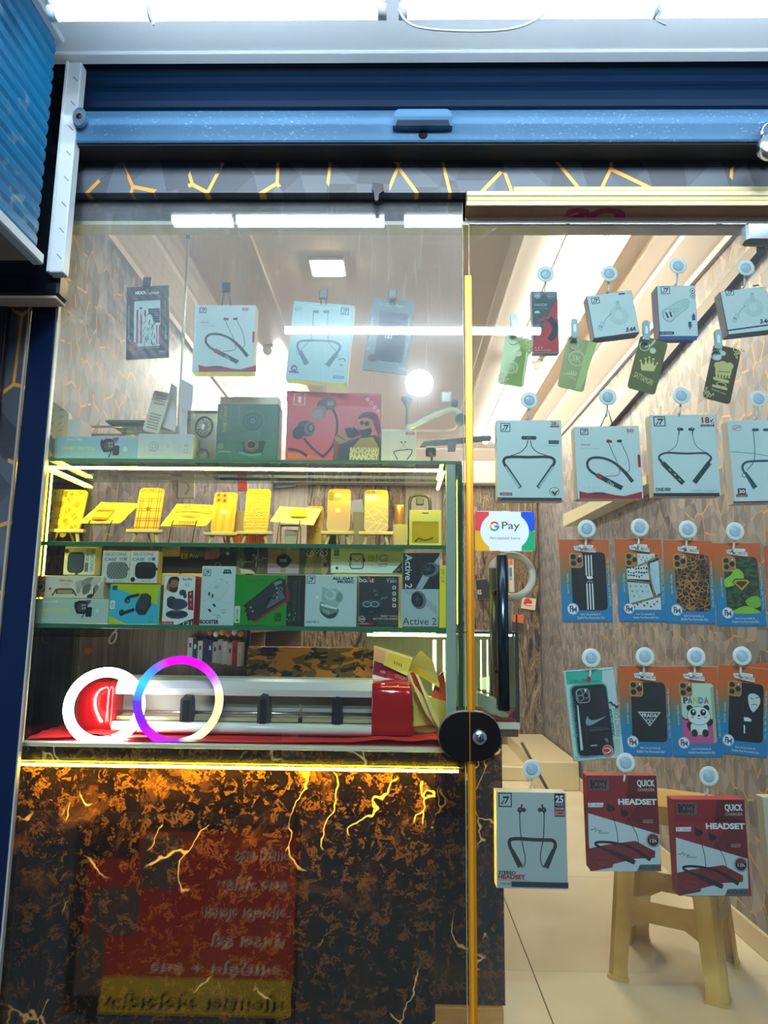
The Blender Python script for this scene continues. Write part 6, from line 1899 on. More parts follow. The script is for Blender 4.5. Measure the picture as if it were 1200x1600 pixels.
# lower front row
sw_front = sbox('watch_box', 'pale green-blue smartwatch box at the lower left of the middle shelf', 'watch box', FO, rect(55, 522, 704, 738), FY, .05, C('#a8bfae', .35), '#c2cfae',
     art_sw(FO, -75, 58))
zl = P(100, 935, FY).z
def art_t8(a):
    a.r(90, 330, 168, 508, '#d8782c', 12); a.r(92, 375, 168, 462, '#5a4a30', 14); a.o_(128, 420, 30, 32, 6, '#d8c89c'); a.e(128, 420, 14, 14, '#4a4030')
    a.t('T800 Ultra', 280, 355, 402, 378, '#b8503c', b=.01); a.r(300, 392, 385, 396, '#c0705c'); a.r(305, 408, 375, 411, '#c09a8c'); a.e(210, 436, 12, 12, '#c05038')
    a.p([(262, 435), (300, 430), (395, 430), (412, 480), (256, 480)], '#6a5a34'); a.r(272, 448, 400, 474, '#a8966a', 8); a.s([(262, 440), (225, 498)], 12, '#3c3a28', 0); a.s([(400, 440), (434, 498)], 12, '#3c3a28', 0)
    for i, (x, y, r) in enumerate(((480, 400, 60), (540, 380, 66), (600, 370, 50), (520, 440, 50), (600, 440, 40), (450, 450, 30))):
        a.e(x, y, r, r * .62, ('#a8a894', '#8c8c7c', '#b8b8a6', '#6c6c5c', '#7c7c6c', '#9c9c88')[i], i * 20)
    a.s([(585, 430), (580, 490)], 10, '#22221c', 0); a.p([(530, 490), (560, 478), (615, 492), (600, 514), (520, 514)], '#2c2c24'); a.p([(560, 520), (600, 470), (640, 400), (660, 360), (665, 520)], '#b0ac94')
sbox('watch_box', 'cream smartwatch box with an orange strap, stacked on the pale green-blue one', 'watch box', FO, rect(78, 325, 662, 516), FY + .004, .045, C('#d6d0b4', .35), '#d8d2b0', art_t8, zl + .0005)
def art_tws(a):
    a.p([(722, 400), (1145, 400), (1120, 575), (880, 470), (735, 415)], '#a8b808'); a.p([(722, 410), (880, 470), (1122, 575), (1120, 738), (860, 738), (710, 670)], '#36a8bc'); a.p([(712, 670), (860, 738), (708, 738)], '#b8b814')
    a.r(740, 408, 785, 448, '#1c5c70', 4); a.t('TWS', 744, 412, 782, 440, '#0c3444', 90); a.r(720, 536, 762, 608, '#c6d4d0', 8); a.t('15h', 728, 550, 752, 594, '#5a6a68', 90)
    k_ = '#1c2424'
    a.e(868, 535, 24, 26, k_); a.s([(862, 515), (910, 500), (970, 485)], 26, k_, 0); a.e(872, 540, 10, 10, '#8a7a50')
    a.e(820, 640, 24, 28, k_); a.s([(820, 650), (880, 628), (928, 612)], 28, k_, 0); a.e(814, 632, 9, 9, '#3c4646')
    a.p([(985, 478), (1035, 475), (1072, 500), (1070, 580), (1018, 660), (965, 658), (935, 620), (940, 570)], '#20282a'); a.p([(985, 478), (1035, 475), (1054, 505), (1000, 580), (960, 596), (940, 570)], '#2e383a'); a.s([(955, 606), (1005, 590), (1062, 520)], 4, '#4c5658', 0); a.t('AIR 5', 985, 570, 1030, 620, '#3c4648', 50, 0)
    a.t('5.3', 1050, 660, 1085, 690, '#2a8298'); a.t('ENC', 1050, 705, 1085, 728, '#2a8298')
sbox('earbud_box', 'teal and lime earbud box with two black buds', 'earbud box', FO, rect(712, 398, 1145, 738), FY, .05, C('#38a8bc', .35), '#9a9c1c', art_tws)
def art_boat(a):
    a.p([(100, 400), (112, 345), (130, 315), (165, 305), (195, 312), (198, 340), (188, 400), (170, 428), (135, 425)], '#8c5a3c', 3); a.p([(118, 345), (126, 316), (160, 304), (196, 312), (200, 345), (180, 330), (140, 335), (130, 370)], '#1a1512', 3); a.p([(128, 380), (150, 395), (190, 384), (180, 424), (150, 428), (128, 414)], '#2a1c14', 3); a.p([(85, 395), (112, 408), (90, 425)], '#c8b8a0')
    a.e(148, 375, 6, 3, '#1a1210'); a.e(182, 372, 5, 3, '#1a1210')
    a.t('boAt', 228, 314, 302, 334, '#3a3230', b=.02); a.o_(262, 370, 20, 22, 2, '#8a9490'); a.t('8.1', 250, 360, 274, 380, '#6a7470')
    n = '#2c3a48'
    a.e(228, 430, 28, 24, n); a.e(246, 455, 14, 20, n); a.e(185, 520, 82, 44, n); a.e(140, 490, 36, 32, n); a.e(130, 515, 26, 30, '#1c2632'); a.e(182, 600, 88, 34, n); a.e(182, 592, 80, 22, '#1c2833'); a.e(185, 572, 36, 8, '#5c5a54')
    a.p([(268, 425), (312, 410), (312, 570), (268, 562)], '#8a1a28'); a.t('E', 284, 430, 298, 446, '#d8a8a8'); a.t('S', 284, 476, 298, 494, '#d8a8a8'); a.t('T', 284, 520, 298, 538, '#d8a8a8')
    a.r(55, 655, 158, 682, '#8a2434'); a.t('AIRDOPES', 66, 661, 148, 677, '#d8b0b4', b=0); a.p([(180, 684), (240, 655), (312, 632), (308, 684)], '#23282c'); a.t('121', 232, 655, 302, 682, '#a8b0b0', b=.02)
sbox('earbud_box', 'white earbud box with a bearded man and navy buds, red side', 'earbud box', FP, rect(72, 298, 322, 684), FY, .05, C('#ccd6d2', .35), '#c83a20', art_boat)
def art_boost(a):
    a.logo(390, 248, 448, 300, '#1c3040'); a.p([(542, 282), (552, 250), (600, 250), (612, 282)], '#1c3040'); a.t('3.4A', 556, 258, 598, 270, '#c3d2d0', b=0)
    a.p([(408, 420), (505, 325), (580, 360), (582, 400), (520, 485), (480, 480), (410, 440)], '#b3c6c2', 3); a.s([(408, 420), (505, 325), (580, 360), (582, 400), (520, 485), (480, 480), (410, 440)], 2, '#8aa09c', 3, True); a.t('GO', 478, 376, 512, 398, '#7a8e8c'); a.s([(530, 330), (534, 322)], 5, '#5c706e', 0); a.s([(572, 355), (578, 346)], 5, '#5c706e', 0)
    for p in ((434, 440), (460, 455)):
        a.r(p[0] - 6, p[1] - 14, p[0] + 8, p[1] + 14, '#1c3346')
    a.s([(370, 395), (420, 440), (470, 510)], 6, '#a3bab8', 0); a.s([(375, 490), (520, 500), (600, 522)], 4, '#a3bab8', 0); a.s([(370, 535), (430, 560)], 7, '#a3bab8', 0)
    for x, y in ((475, 532), (440, 572)):
        a.p([(x - 16, y - 10), (x - 4, y - 18), (x + 14, y), (x + 2, y + 14)], '#14263c')
    a.s([(490, 545), (555, 592)], 26, '#a9beba', 0); a.s([(455, 582), (510, 622)], 24, '#a9beba', 0); a.rr(536, 562, 566, 592, 4, '#7c9290', 6); a.rr(494, 602, 520, 628, 4, '#7c9290', 6)
    a.t('BOOSTER', 362, 642, 510, 674, '#14242c', b=.05)
sbox('charger_box', 'tall pale charger box lettered BOOSTER', 'charger box', FP, rect(368, 224, 636, 684), FY, .05, C('#b4c9c8', .35), '#c9c7a0', art_boost)
def art_power(a):
    a.r(1040, 296, 1180, 690, '#0f1716')
    a.t('TOSHIO', 722, 326, 800, 352, '#0a6a1c', b=0); a.t('TX-5', 815, 322, 880, 345, '#0a6a1c', b=0)
    a.p([(715, 520), (940, 340), (985, 318), (1030, 330), (1065, 450), (1060, 490), (800, 655), (740, 640)], '#0c0e0e'); a.p([(1028, 328), (1066, 450), (1060, 490), (800, 658), (775, 655), (1040, 480)], '#7a1c24'); a.p([(730, 520), (945, 345), (1000, 330), (1040, 450), (1030, 478), (790, 640), (755, 630)], '#20262a')
    a.p([(880, 550), (940, 440), (1000, 420), (1030, 470), (900, 548)], '#4a565c'); a.s([(860, 545), (905, 480), (950, 470), (965, 440)], 16, '#0c0e0e'); a.p([(940, 350), (1000, 332), (1010, 350), (950, 380)], '#6a767a')
    for x, y in ((718, 535), (726, 570), (734, 604), (742, 636)):
        a.e(x, y, 11, 13, '#0c0e0e')
    for x, y in ((760, 545), (775, 575), (962, 395), (968, 430), (965, 465)):
        a.e(x, y, 9, 9, '#7a868a', n=10)
    a.e(992, 404, 18, 18, '#5a666a'); a.e(992, 404, 10, 10, '#1c2224')
    a.t('POWER LUK', 1090, 330, 1118, 570, '#2c3c3a', 90, .02); a.r(1130, 330, 1142, 660, '#22302e')
    random.seed(2)
    for i in range(26):
        a.e(random.uniform(1040, 1110), random.uniform(590, 660), random.uniform(2, 6), random.uniform(2, 5), random.choice(['#2c8a50', '#1c5c44', '#48a878']), n=6)
    a.rr(948, 590, 996, 648, 4, '#0c1a10', 4); a.t('7.4h', 956, 598, 990, 640, '#0c1a10', 90); a.r(632, 536, 676, 664, '#b4c8b8', 8); a.t('TOSHIO', 644, 556, 662, 632, '#1c3a24', 90); a.e(654, 646, 9, 9, '#1c3a24')
    a.t('TTX-5SERIES', 655, 296, 700, 300, '#0a6a1c', b=0)
sbox('power_bank_box', 'green and black power bank box lying in the middle shelf', 'power bank', FP, [(636, 292), (1180, 292), (1178, 690), (622, 690)], FY, .05, C('#128018', .35), '#0c3c16', art_power)
def art_music(a):
    a.logo(84, 255, 140, 308, '#1c2c30'); a.t('ALL-DAY', 254, 264, 400, 284, '#16262a', b=.05); a.t('MUSIC', 288, 287, 400, 305, '#16262a', b=.05)
    a.p([(185, 370), (192, 330), (225, 345), (280, 345), (322, 375), (322, 420), (300, 440), (280, 472), (200, 452), (182, 420)], '#8ea9a4', 3); a.e(245, 385, 40, 34, '#a9c2bc'); a.e(236, 382, 24, 24, '#93aca8'); a.e(300, 400, 22, 32, '#6f8c88')
    a.p([(172, 440), (180, 430), (220, 452), (290, 472), (296, 500), (270, 535), (225, 542), (180, 510), (168, 478)], '#5c7a78', 3); a.p([(176, 440), (230, 455), (288, 472), (284, 482), (225, 470), (178, 456)], '#c3d4ce'); a.p([(178, 490), (220, 520), (285, 500), (265, 535), (222, 540), (186, 512)], '#23403e', 3); a.t('7P-TWS', 190, 486, 236, 506, '#a8c0bc', -14, 0); a.s([(280, 345), (268, 310), (272, 290)], 2, '#8aa49e'); a.p([(145, 385), (158, 402), (150, 412)], '#dfe8e4')
    a.t('ONE-TWS-12', 80, 558, 166, 572, '#1c2c30', b=.02)
sbox('earbud_box', 'square pale earbud box lettered ALL-DAY MUSIC', 'earbud box', FQ, rect(70, 250, 418, 588), FY, .05, C('#b0c6c4', .35), '#c2c4a4', art_music)
def art_t201(a):
    a.t('boAt', 434, 266, 534, 300, '#b8c0c0', b=.02); a.r(488, 270, 506, 300, '#a03028'); a.t('Airdopes', 616, 268, 668, 278, '#9aa4a4', b=0); a.t('T201', 616, 282, 682, 302, '#b8c0c0', b=.01)
    a.e(515, 462, 70, 50, '#23383c'); a.p([(445, 470), (585, 470), (560, 515), (470, 515)], '#182628', 2); a.e(515, 440, 66, 24, '#2e484c'); a.o_(488, 446, 30, 20, 6, '#84989a'); a.o_(538, 446, 30, 20, 6, '#84989a'); a.r(500, 494, 526, 500, '#3c4c4e')
    for x, y in ((538, 352), (550, 378), (590, 402), (612, 398)):
        a.s([(x - 8, y + 14), (x, y), (x + 10, y + 8)], 8, '#4c6e70')
    for y in (335, 375, 415, 455):
        a.r(656, y - 12, 680, y + 12, '#b4bcbc', 5); a.e(668, y, 6, 6, '#283436', n=10)
    a.o_(452, 545, 22, 20, 4, '#aab4b4'); a.t('60h', 438, 538, 468, 552, '#c8d0d0'); a.r(430, 570, 522, 584, '#8a2a28', 3); a.t('WARRANTY', 436, 573, 500, 581, '#e0c0bc', b=0)
    a.t('SMART TOUCH', 578, 520, 692, 532, '#c0a8a4', b=.02); a.t('BATTERY FOR GAMING', 530, 538, 692, 550, '#c0a8a4', b=.02); a.t('beast mode for low latency', 560, 560, 690, 567, '#7a8484', b=0); a.t('Signature sound', 575, 574, 690, 581, '#7a8484', b=0)
sbox('earbud_box', 'near-black earbud box with red foot label, right of the ALL-DAY MUSIC box', 'earbud box', FQ, rect(428, 256, 700, 592), FY, .05, '#1a2628', '#b8906a', art_t201)
WSTR = '#93a2a6'
def art_act(a):
    a.p([(730, 103), (972, 103), (972, 345), (730, 345)], '#131b1e'); a.p([(712, 345), (968, 345), (960, 596), (712, 596)], '#9fb3b2')
    a.t('Active 2', 742, 112, 788, 338, '#c4d2d0', -90, .01); a.t('Active 2', 726, 536, 950, 584, '#3c484c', 0, .006)
    a.p([(935, 170), (972, 118), (972, 180), (950, 200)], WSTR); a.p([(860, 250), (905, 262), (858, 342), (812, 342)], WSTR); a.e(910, 216, 62, 46, '#59656a', 20); a.e(898, 214, 48, 36, '#10181c', 20)
    for i in range(6):
        a.s([(898, 214), (898 + 36 * math.cos(i), 214 + 24 * math.sin(i))], 3, '#46606c', 0)
    a.p([(735, 352), (795, 360), (800, 400), (740, 362)], WSTR); a.p([(870, 440), (885, 410), (955, 465), (955, 520)], WSTR); a.e(832, 418, 50, 62, '#59656a', 15); a.e(824, 416, 38, 50, '#141c22', 15)
    for i in range(6):
        a.s([(824, 416), (824 + 26 * math.cos(i), 416 + 36 * math.sin(i))], 3, '#3c5a78', 0)
sbox('watch_box', 'watch box half black half grey lettered Active 2, right end of the row', 'watch box', FQ, [(730, 103), (972, 103), (962, 596), (712, 596)], FY, .045, '#1c2628', '#c6cc9c', art_act)
sbox('slim_box', 'slim bright yellow box on edge at the right end of the middle shelf', 'box', FQ, rect(970, 186, 1018, 600), FY + .004, .06, C('#e8d800', .4), '#e0cc00', lambda a: a.t('BT-05', 982, 210, 1006, 300, '#b0980c', 90, .02))
# back, upper row, standing on stock boxes
zs = P(200, 912, BY).z
for (q, fr, lab) in ((rect(60, 330, 700, 735), FO, 'cream stock carton hidden behind the smartwatch boxes'), (rect(60, 240, 640, 690), FP, 'cream stock carton showing above the bearded-man earbud box'), (rect(40, 250, 700, 590), FQ, 'cream stock carton behind the ALL-DAY MUSIC box')):
    pass
def art_sil1(a):
    a.r(330, 92, 595, 312, '#b8bfae', 0); a.e(354, 114, 19, 19, '#2c2c28'); a.r(356, 122, 502, 302, '#24323e', 40); a.r(372, 135, 486, 290, '#2e3e4c', 30); a.r(420, 302, 450, 316, '#24323e')
    a.t('CASE', 518, 98, 542, 205, '#4c5044', -90, .0); a.t('SILICONE', 556, 98, 580, 288, '#4c5044', -90, .0); a.r(504, 212, 534, 292, '#5c6468'); a.t('AIR', 334, 180, 344, 260, '#8c9484', 90, 0)
sbox('case_box', 'silicone case box with a navy case, writing turned sideways', 'earbud case', FO, [(332, 82), (596, 82), (590, 316), (322, 316)], FY + .03, .035, C('#c3c8b8', .4), '#e0d48c', art_sil1, P(100, 898, FY + .03).z)
def art_sil2(tex):
    def f(a):
        o = 0 if tex else 240
        a.t('SILICONE', 678 + o, 128, 866 + o - (10 if o else 0), 154, '#4c5044', 0, .0); a.t('CASE', 672 + o, 172, 776 + o, 198, '#3c4034', 0, .01); a.r(800 + o, 168, 866 + o, 196, '#a3a89a'); a.r(838 + o, 168, 866 + o, 196, '#5c6258' if o else '#8c9284')
        c_ = '#6a7468' if tex else '#14181a'
        a.r(692 + o, 208, 872 + o, 352, c_, 44)
        if tex:
            for i in range(14):
                for j in range(7):
                    a.s([(704 + i * 12, 222 + j * 18), (712 + i * 12, 234 + j * 18)], 3, '#a8b0a0' if (i + j) % 2 else '#484e46', 0)
        else:
            a.r(704 + o, 220, 860 + o, 250, '#23282a', 20)
        a.r(872 + o, 255, 886 + o, 280, c_); a.e(680 + o - 6, 357, 20, 20, '#9aa294' if tex else '#16181a'); a.t('A I R', 755 + o - 6, 366, 835 + o - 6, 378, '#6c7064', 0, 0)
    return f
zq = P(200, 911, FY + .012).z
sbox('case_box', 'silicone case box with a grey woven-texture case', 'earbud case', FO, [(655, 112), (890, 112), (882, 390), (644, 390)], FY + .012, .035, C('#c3c9be', .4), '#dccf8a', art_sil2(True), zq)
sbox('case_box', 'silicone case box with a plain black case', 'earbud case', FO, [(892, 112), (1140, 112), (1110, 390), (884, 390)], FY + .012, .035, C('#c3c9be', .4), '#e6d880', art_sil2(False), zq)
# stock cartons that carry the upper row
def art_none(a): pass
c0 = sbox('stock_carton', 'low cream carton under the two silicone case boxes', 'box', FO, rect(650, 392, 1130, 735), FY + .06, .06, '#cdbf84', '#cdbf84', None)
for i, (x0, x1, yb, lab) in enumerate(((250, 365, 896, 'cream carton with a hanging hole, behind the bearded-man earbud box'), (370, 520, 899, 'cream carton behind the power bank box'), (520, 640, 897, 'cream carton behind the near-black earbud box'))):
    sbox('stock_carton', lab, 'box', (0, 0, 1), rect(x0, yb, x1, 977), BY - .01, .06, '#d8c070', '#d0b868', (lambda a: a.o_(282, 893, 4, 4, 1.3, '#5a4a20')) if i == 0 else None)
zr = P(300, 897, BY).z
def art_pro(a):
    a.p([(55, 170), (150, 70), (640, 76), (640, 110), (300, 170)], '#5a5a14'); a.p([(52, 150), (640, 150), (640, 240), (52, 240)], '#17150f')
    a.p([(62, 80), (208, 70), (204, 148), (64, 148)], '#c9c4a0'); a.r(120, 92, 126, 100, '#5a5438'); a.r(212, 122, 266, 166, '#c8b040', 10); a.t('8', 230, 128, 246, 160, '#3a300c', b=.02); a.t('Pro', 284, 128, 348, 162, '#cfcbb8', b=.02)
    a.p([(400, 160), (420, 100), (440, 84), (510, 80), (520, 120), (500, 160)], '#8a8474', 2); a.p([(400, 165), (408, 145), (425, 135), (438, 150), (420, 172)], '#c84a28'); a.e(486, 138, 24, 22, '#d05024'); a.e(480, 95, 36, 18, '#b0ac9c'); a.e(580, 124, 15, 14, '#f0eee0'); a.o_(502, 210, 26, 16, 4, '#6c6458')
sbox('watch_box', 'black and gold watch box lettered 8 Pro, upper row', 'watch box', FP, rect(50, 72, 644, 240), BY, .05, '#24200f', '#3c3818', art_pro, zr)
def art_mont(a):
    a.r(650, 82, 892, 282, '#5c5c46'); a.p([(700, 82), (790, 82), (815, 150), (800, 282), (690, 282), (720, 180)], '#2c2a1e', 2); a.p([(655, 282), (660, 240), (760, 250), (800, 282)], '#b8b49c'); a.p([(815, 82), (892, 82), (892, 282), (830, 282)], '#4a4836')
    a.s([(655, 190), (675, 190), (685, 160), (695, 215), (705, 190), (780, 190), (795, 140), (800, 235), (815, 100), (822, 180), (850, 175), (860, 150), (870, 165), (885, 160)], 4, '#d6d6c4', 0); a.s([(780, 150), (775, 135), (788, 132), (795, 145), (802, 135), (812, 142), (796, 170)], 4, '#d6d6c4', 2)
    a.r(892, 82, 1138, 282, '#a48e98'); a.r(992, 92, 1034, 272, '#7c7a5c', 6); a.e(1015, 180, 58, 52, '#181a1c'); a.e(1015, 180, 44, 40, '#0a0c0e'); a.t('12:08', 988, 168, 1042, 192, '#e6e6dc', b=.02); a.r(1068, 170, 1080, 192, '#3c3a34')
    a.r(1138, 82, 1385, 282, '#4a523a'); a.p([(1180, 282), (1195, 180), (1230, 120), (1270, 130), (1265, 200), (1240, 282)], '#8a7c5c', 2); a.p([(1300, 120), (1340, 150), (1365, 230), (1350, 282), (1310, 282), (1290, 200)], '#95855f', 2); a.r(1250, 150, 1310, 282, '#6c744c')
    for x in (1222, 1330):
        a.o_(x, 124, 30, 24, 5, '#dcdcc8')
    a.s([(1222, 124), (1250, 98), (1300, 98), (1330, 124)], 4, '#dcdcc8', 0); a.s([(1250, 98), (1275, 124), (1300, 98)], 4, '#dcdcc8', 0); a.s([(1245, 90), (1262, 90)], 4, '#dcdcc8', 0); a.s([(1300, 96), (1306, 86), (1318, 88)], 4, '#dcdcc8', 0); a.e(1342, 212, 17, 17, '#20241c')
sbox('watch_box', 'long watch box with three pictures: pulse line, pink watch, bicycle', 'watch box', FP, rect(648, 80, 1386, 284), BY, .05, '#5a5a48', '#cfc8a0', art_mont, zr)
def art_big(a):
    a.r(266, 88, 300, 122, '#1c3c68', 5); a.o_(283, 104, 11, 11, 3, '#b8ccd8'); a.r(262, 130, 304, 135, '#8aa2a4'); a.e(285, 204, 10, 10, '#1c2426')
    a.rr(370, 106, 466, 212, 7, '#1c2628', 22); a.rr(382, 118, 454, 200, 2, '#5c6a6a', 16); a.s([(414, 160), (392, 142)], 4, '#1c2628', 0); a.s([(414, 160), (442, 142)], 4, '#1c2628', 0); a.r(466, 140, 473, 162, '#1c2628'); a.r(378, 128, 386, 154, '#1c2628')
    a.t('BIG', 492, 112, 626, 160, '#84a844', b=.05); a.t('1.92', 490, 170, 554, 202, '#9ab4b4', b=-.005); a.t('INFINITE', 560, 172, 624, 184, '#2c4448', b=.02); a.t('DISPLAY', 560, 188, 622, 199, '#4c6468', b=.0)
    a.p([(652, 236), (732, 152), (732, 240)], '#1c2628'); a.t('7 in 1', 672, 204, 722, 224, '#8a9a9a', 45, 0)
sbox('watch_box', 'long pale watch box lettered BIG with a drawn square watch', 'watch box', FQ, [(244, 66), (734, 72), (734, 240), (244, 238)], BY - .012, .05, C('#bccfd0', .35), '#c9ceb0', art_big, P(560, 896, BY - .012).z)

# ------------------------------------------------------------------ lowest bay: cutter, lamps, cloth
ZF = ZL
# crumpled red cloth
m = MB()
nx, ny = 60, 14
X0, X1, Y0_, Y1_ = cl + .01, P(702, 1150, SY).x, SY + .002, SY + DEPTH - .004
random.seed(4)
hh = lambda u, v: .003 + .009 * max(0, math.sin(9 * u + 3 * v)) * (.4 + .6 * math.sin(23 * u + 1)) ** 2 * (1 - .3 * v) + .004 * math.sin(17 * v + 6 * u) ** 2 + (.012 * math.exp(-((u - .15) / .05) ** 2) + .012 * math.exp(-((u - .96) / .05) ** 2))
vs = [(X0 + (X1 - X0) * i / nx, Y0_ + (Y1_ - Y0_) * j / ny, ZF + max(.0012, hh(i / nx, j / ny))) for j in range(ny + 1) for i in range(nx + 1)]
fs = [[j * (nx + 1) + i, j * (nx + 1) + i + 1, (j + 1) * (nx + 1) + i + 1, (j + 1) * (nx + 1) + i] for j in range(ny) for i in range(nx)]
m.add(vs, fs, C('#d01414', .7), True)
m.add([(x, y, ZF + .0004) for x, y, z in vs], [f[::-1] for f in fs], C('#d01414', .7), True)
tag(m.build('red_cloth', recalc=False), 'crumpled red cloth on the floor of the lowest bay', 'cloth')
CZ = ZF + .0135
# vinyl cutter
CY = SY + .085
def U(x, y, Y=CY): return P(280 + x / 3.75, 980 + y / 3.75, Y)
e0, e1 = U(1132, 320), U(1365, 660)
lx0, lx1 = P(124, 1100, CY).x, P(180, 1100, CY).x
t = thing('vinyl_cutter', 'white and red desktop cutting plotter lying along the lowest bay', 'machine', ((lx1 + e0.x) / 2, CY, CZ))
ox, oz = (lx1 + e0.x) / 2, CZ
BODY = C('#c9ccc8', .3)
zt = U(600, 308).z - oz; zm = U(600, 405).z - oz; zr_ = U(600, 560).z - oz; zrb = U(600, 625).z - oz
RW = lambda mb: mb
xa, xb = lx1 - ox, e0.x - ox
MB().prism([(.0, zm), (-.004, zm + (zt - zm) * .4), (.008, zt - .006), (.03, zt), (.10, zt), (.12, zm), (.02, zm - .002)], xa, xb, BODY, 'x').build('top_cover', t)
MB().box(xa, xb, .05, .06, zrb, zm, C('#a9a49c', .5), .001).build('rear_plate', t)
zrod = U(600, 512).z - oz
MB().tube([(xa, .02, zrod), (xb, .02, zrod)], .0045, C('#c0b0b0', .2, .9, 0), 10).build('guide_rod', t)
zbar = U(600, 548).z - oz
MB().box(xa, xb, .01, .05, zbar - .006, zbar + .004, C('#c8b88c', .3, .4), .002).build('platen', t)
MB().tube([(xa, -.004, (zr_ + zrb) / 2), (xb, -.004, (zr_ + zrb) / 2)], (zr_ - zrb) / 2, C('#d3dcdc', .25), 16).build('front_roller', t)
MB().box(xa, xb, -.012, .11, 0, zrb - .001, C('#b81420', .35), .004).build('base', t)
CAP = C('#a00810', .08, 0, 0, .7)
for (x0, x1, pr) in ((e0.x - ox, e1.x - ox, 1), (lx0 - ox, lx1 - ox, 0)):
    h = e0.z - oz
    pr = smooth([(-.014, 0), (-.018, h * .45), (-.016, h * .75), (-.009, h * .91), (.006, h * .985), (.03, h), (.085, h), (.108, h * .93), (.118, h * .6), (.12, 0)], 3)
    xs_ = [(x0, .985), (x0 + .003, 1.0), (x1 - .016, 1.0), (x1 - .013, .985), (x1 - .011, 1.0), (x1 - .006, .995), (x1 - .002, .97), (x1, .90)]
    vs = [(x, .05 + (y - .05) * k_, z * (k_ if z > .001 else 1)) for x, k_ in xs_ for y, z in pr]
    n_ = len(pr)
    fs = [[i * n_ + q, i * n_ + (q + 1) % n_, (i + 1) * n_ + (q + 1) % n_, (i + 1) * n_ + q] for i in range(len(xs_) - 1) for q in range(n_)]
    mc = MB().add(vs, fs, CAP, True)
    mc.add(vs, [list(range(n_)), list(range((len(xs_) - 1) * n_, len(xs_) * n_))[::-1]], CAP)
    mc.build('end_cover', t)
for (cx, cy, w_, h_, nm) in ((498, 490, 46, 100, 'pinch_roller'), (930, 500, 38, 92, 'carriage'), (44, 485, 46, 90, 'pinch_roller')):
    p0, p1 = U(cx - w_, cy + h_, CY - .01), U(cx + w_, cy - h_, CY - .01)
    dk = C('#3c3a3c' if nm == 'pinch_roller' else '#141618', .35)
    a0, a1, b0, b1 = p0.x - ox, p1.x - ox, p0.z - oz, p1.z - oz
    w2 = a1 - a0
    MB().prism([(a0, b0 + .01), (a0 + w2 * .2, b0), (a1 - w2 * .25, b0), (a1 - w2 * .1, b0 + .012), (a1 - w2 * .2, b1 - .012), (a1 - w2 * .3, b1 - .002), (a0 + w2 * .35, b1), (a0, b1 - .012)], -.008, .02, dk).prism([(a0 + w2 * .2, b0 + .008), (a1 - w2 * .35, b0 + .008), (a1 - w2 * .35, b1 - .014), (a0 + w2 * .2, b1 - .014)], -.011, -.008, C('#22262a', .25)).build(nm, t)
p = U(706, 530)
MB().tube([(p.x - ox, .015, p.z - oz - .008), (p.x - ox, .015, p.z - oz + .03)], .003, C('#8c7c68', .4)).box(p.x - ox - .005, p.x - ox + .005, .008, .02, p.z - oz - .012, p.z - oz - .002, DARK, .001).build('sensor', t)
# camouflage box behind
CAMO = m_camo(['#7c642a', '#2c2818', '#e8961c'], 22, 'orange_camouflage_print')
pa, pb = U(395, 310, SY + .225), U(1140, 122, SY + .225)
t = thing('camouflage_box', 'long box in orange and brown camouflage behind the cutting plotter', 'box', ((pa.x + pb.x) / 2, SY + .215, CZ))
MB().box(pa.x - t.location.x, pb.x - t.location.x, 0, .035, 0, pb.z - CZ, CAMO, .003).build('carton', t)
MB().box(pa.x - t.location.x, pb.x - t.location.x, -.0008, 0, pa.z - CZ - .002, pa.z - CZ + .0005, C('#4a3c20', .5), .0002).build('lid_seam', t)

# ring lamps
def ring(name, label, cx, cy, rx, ry, Y, r, mat, tilt, hold):
    p = P(cx, cy, Y)
    t = thing(name, label, 'lamp', (p.x, Y, p.z), tilt)
    Rr = rx * SCL(Y)
    n = 48
    MB().tube([(Rr * math.cos(q), 0, Rr * math.sin(q)) for q in [2 * math.pi * i / n for i in range(n)]], r, mat, 12, True).build('glow_tube', t)
    MB().tube([(Rr * math.cos(q), r * .9, Rr * math.sin(q)) for q in [2 * math.pi * i / n for i in range(n)]], r * 1.02, C('#d9d9de', .35), 8, True).build('rear_shell', t)
    return t
# white ring leans back and turns to the left
WR = thing('ring_lamp', 'glowing white ring lamp leaning at the left of the lowest bay', 'lamp')
p = P(164, 1104, SY + .024)
WR.location = p
Rr, n = 51 * SCL(SY + .03), 48
GWH = EMIT('#fff8ea', L_RING, 'white_ring')
MB().tube([(Rr * math.cos(q), 0, Rr * math.sin(q)) for q in [2 * math.pi * i / n for i in range(n)]], .0115, GWH, 12, True).build('glow_tube', WR)
MB().tube([(Rr * math.cos(q), .012, Rr * math.sin(q)) for q in [2 * math.pi * i / n for i in range(n)]], .0105, C('#dcdce0', .35), 8, True).build('rear_shell', WR)
WR.rotation_euler = (R(-6), R(-38), R(27))
RB = thing('ring_lamp', 'ring lamp glowing violet, blue and lime beside the white ring', 'lamp')
p = P(279, 1095, SY + .03)
RB.location = p
Rr = 61 * SCL(SY + .03)
MB().tube([(Rr * math.cos(q), 0, Rr * math.sin(q)) for q in [2 * math.pi * i / n for i in range(n)]], .0098, m_rainbow(1.1), 12, True).build('glow_tube', RB)
MB().tube([(Rr * math.cos(q), .010, Rr * math.sin(q)) for q in [2 * math.pi * i / n for i in range(n)]], .009, C('#5a5ac8', .35), 8, True).build('rear_shell', RB)
RB.rotation_euler = (R(-4), 0, R(8))
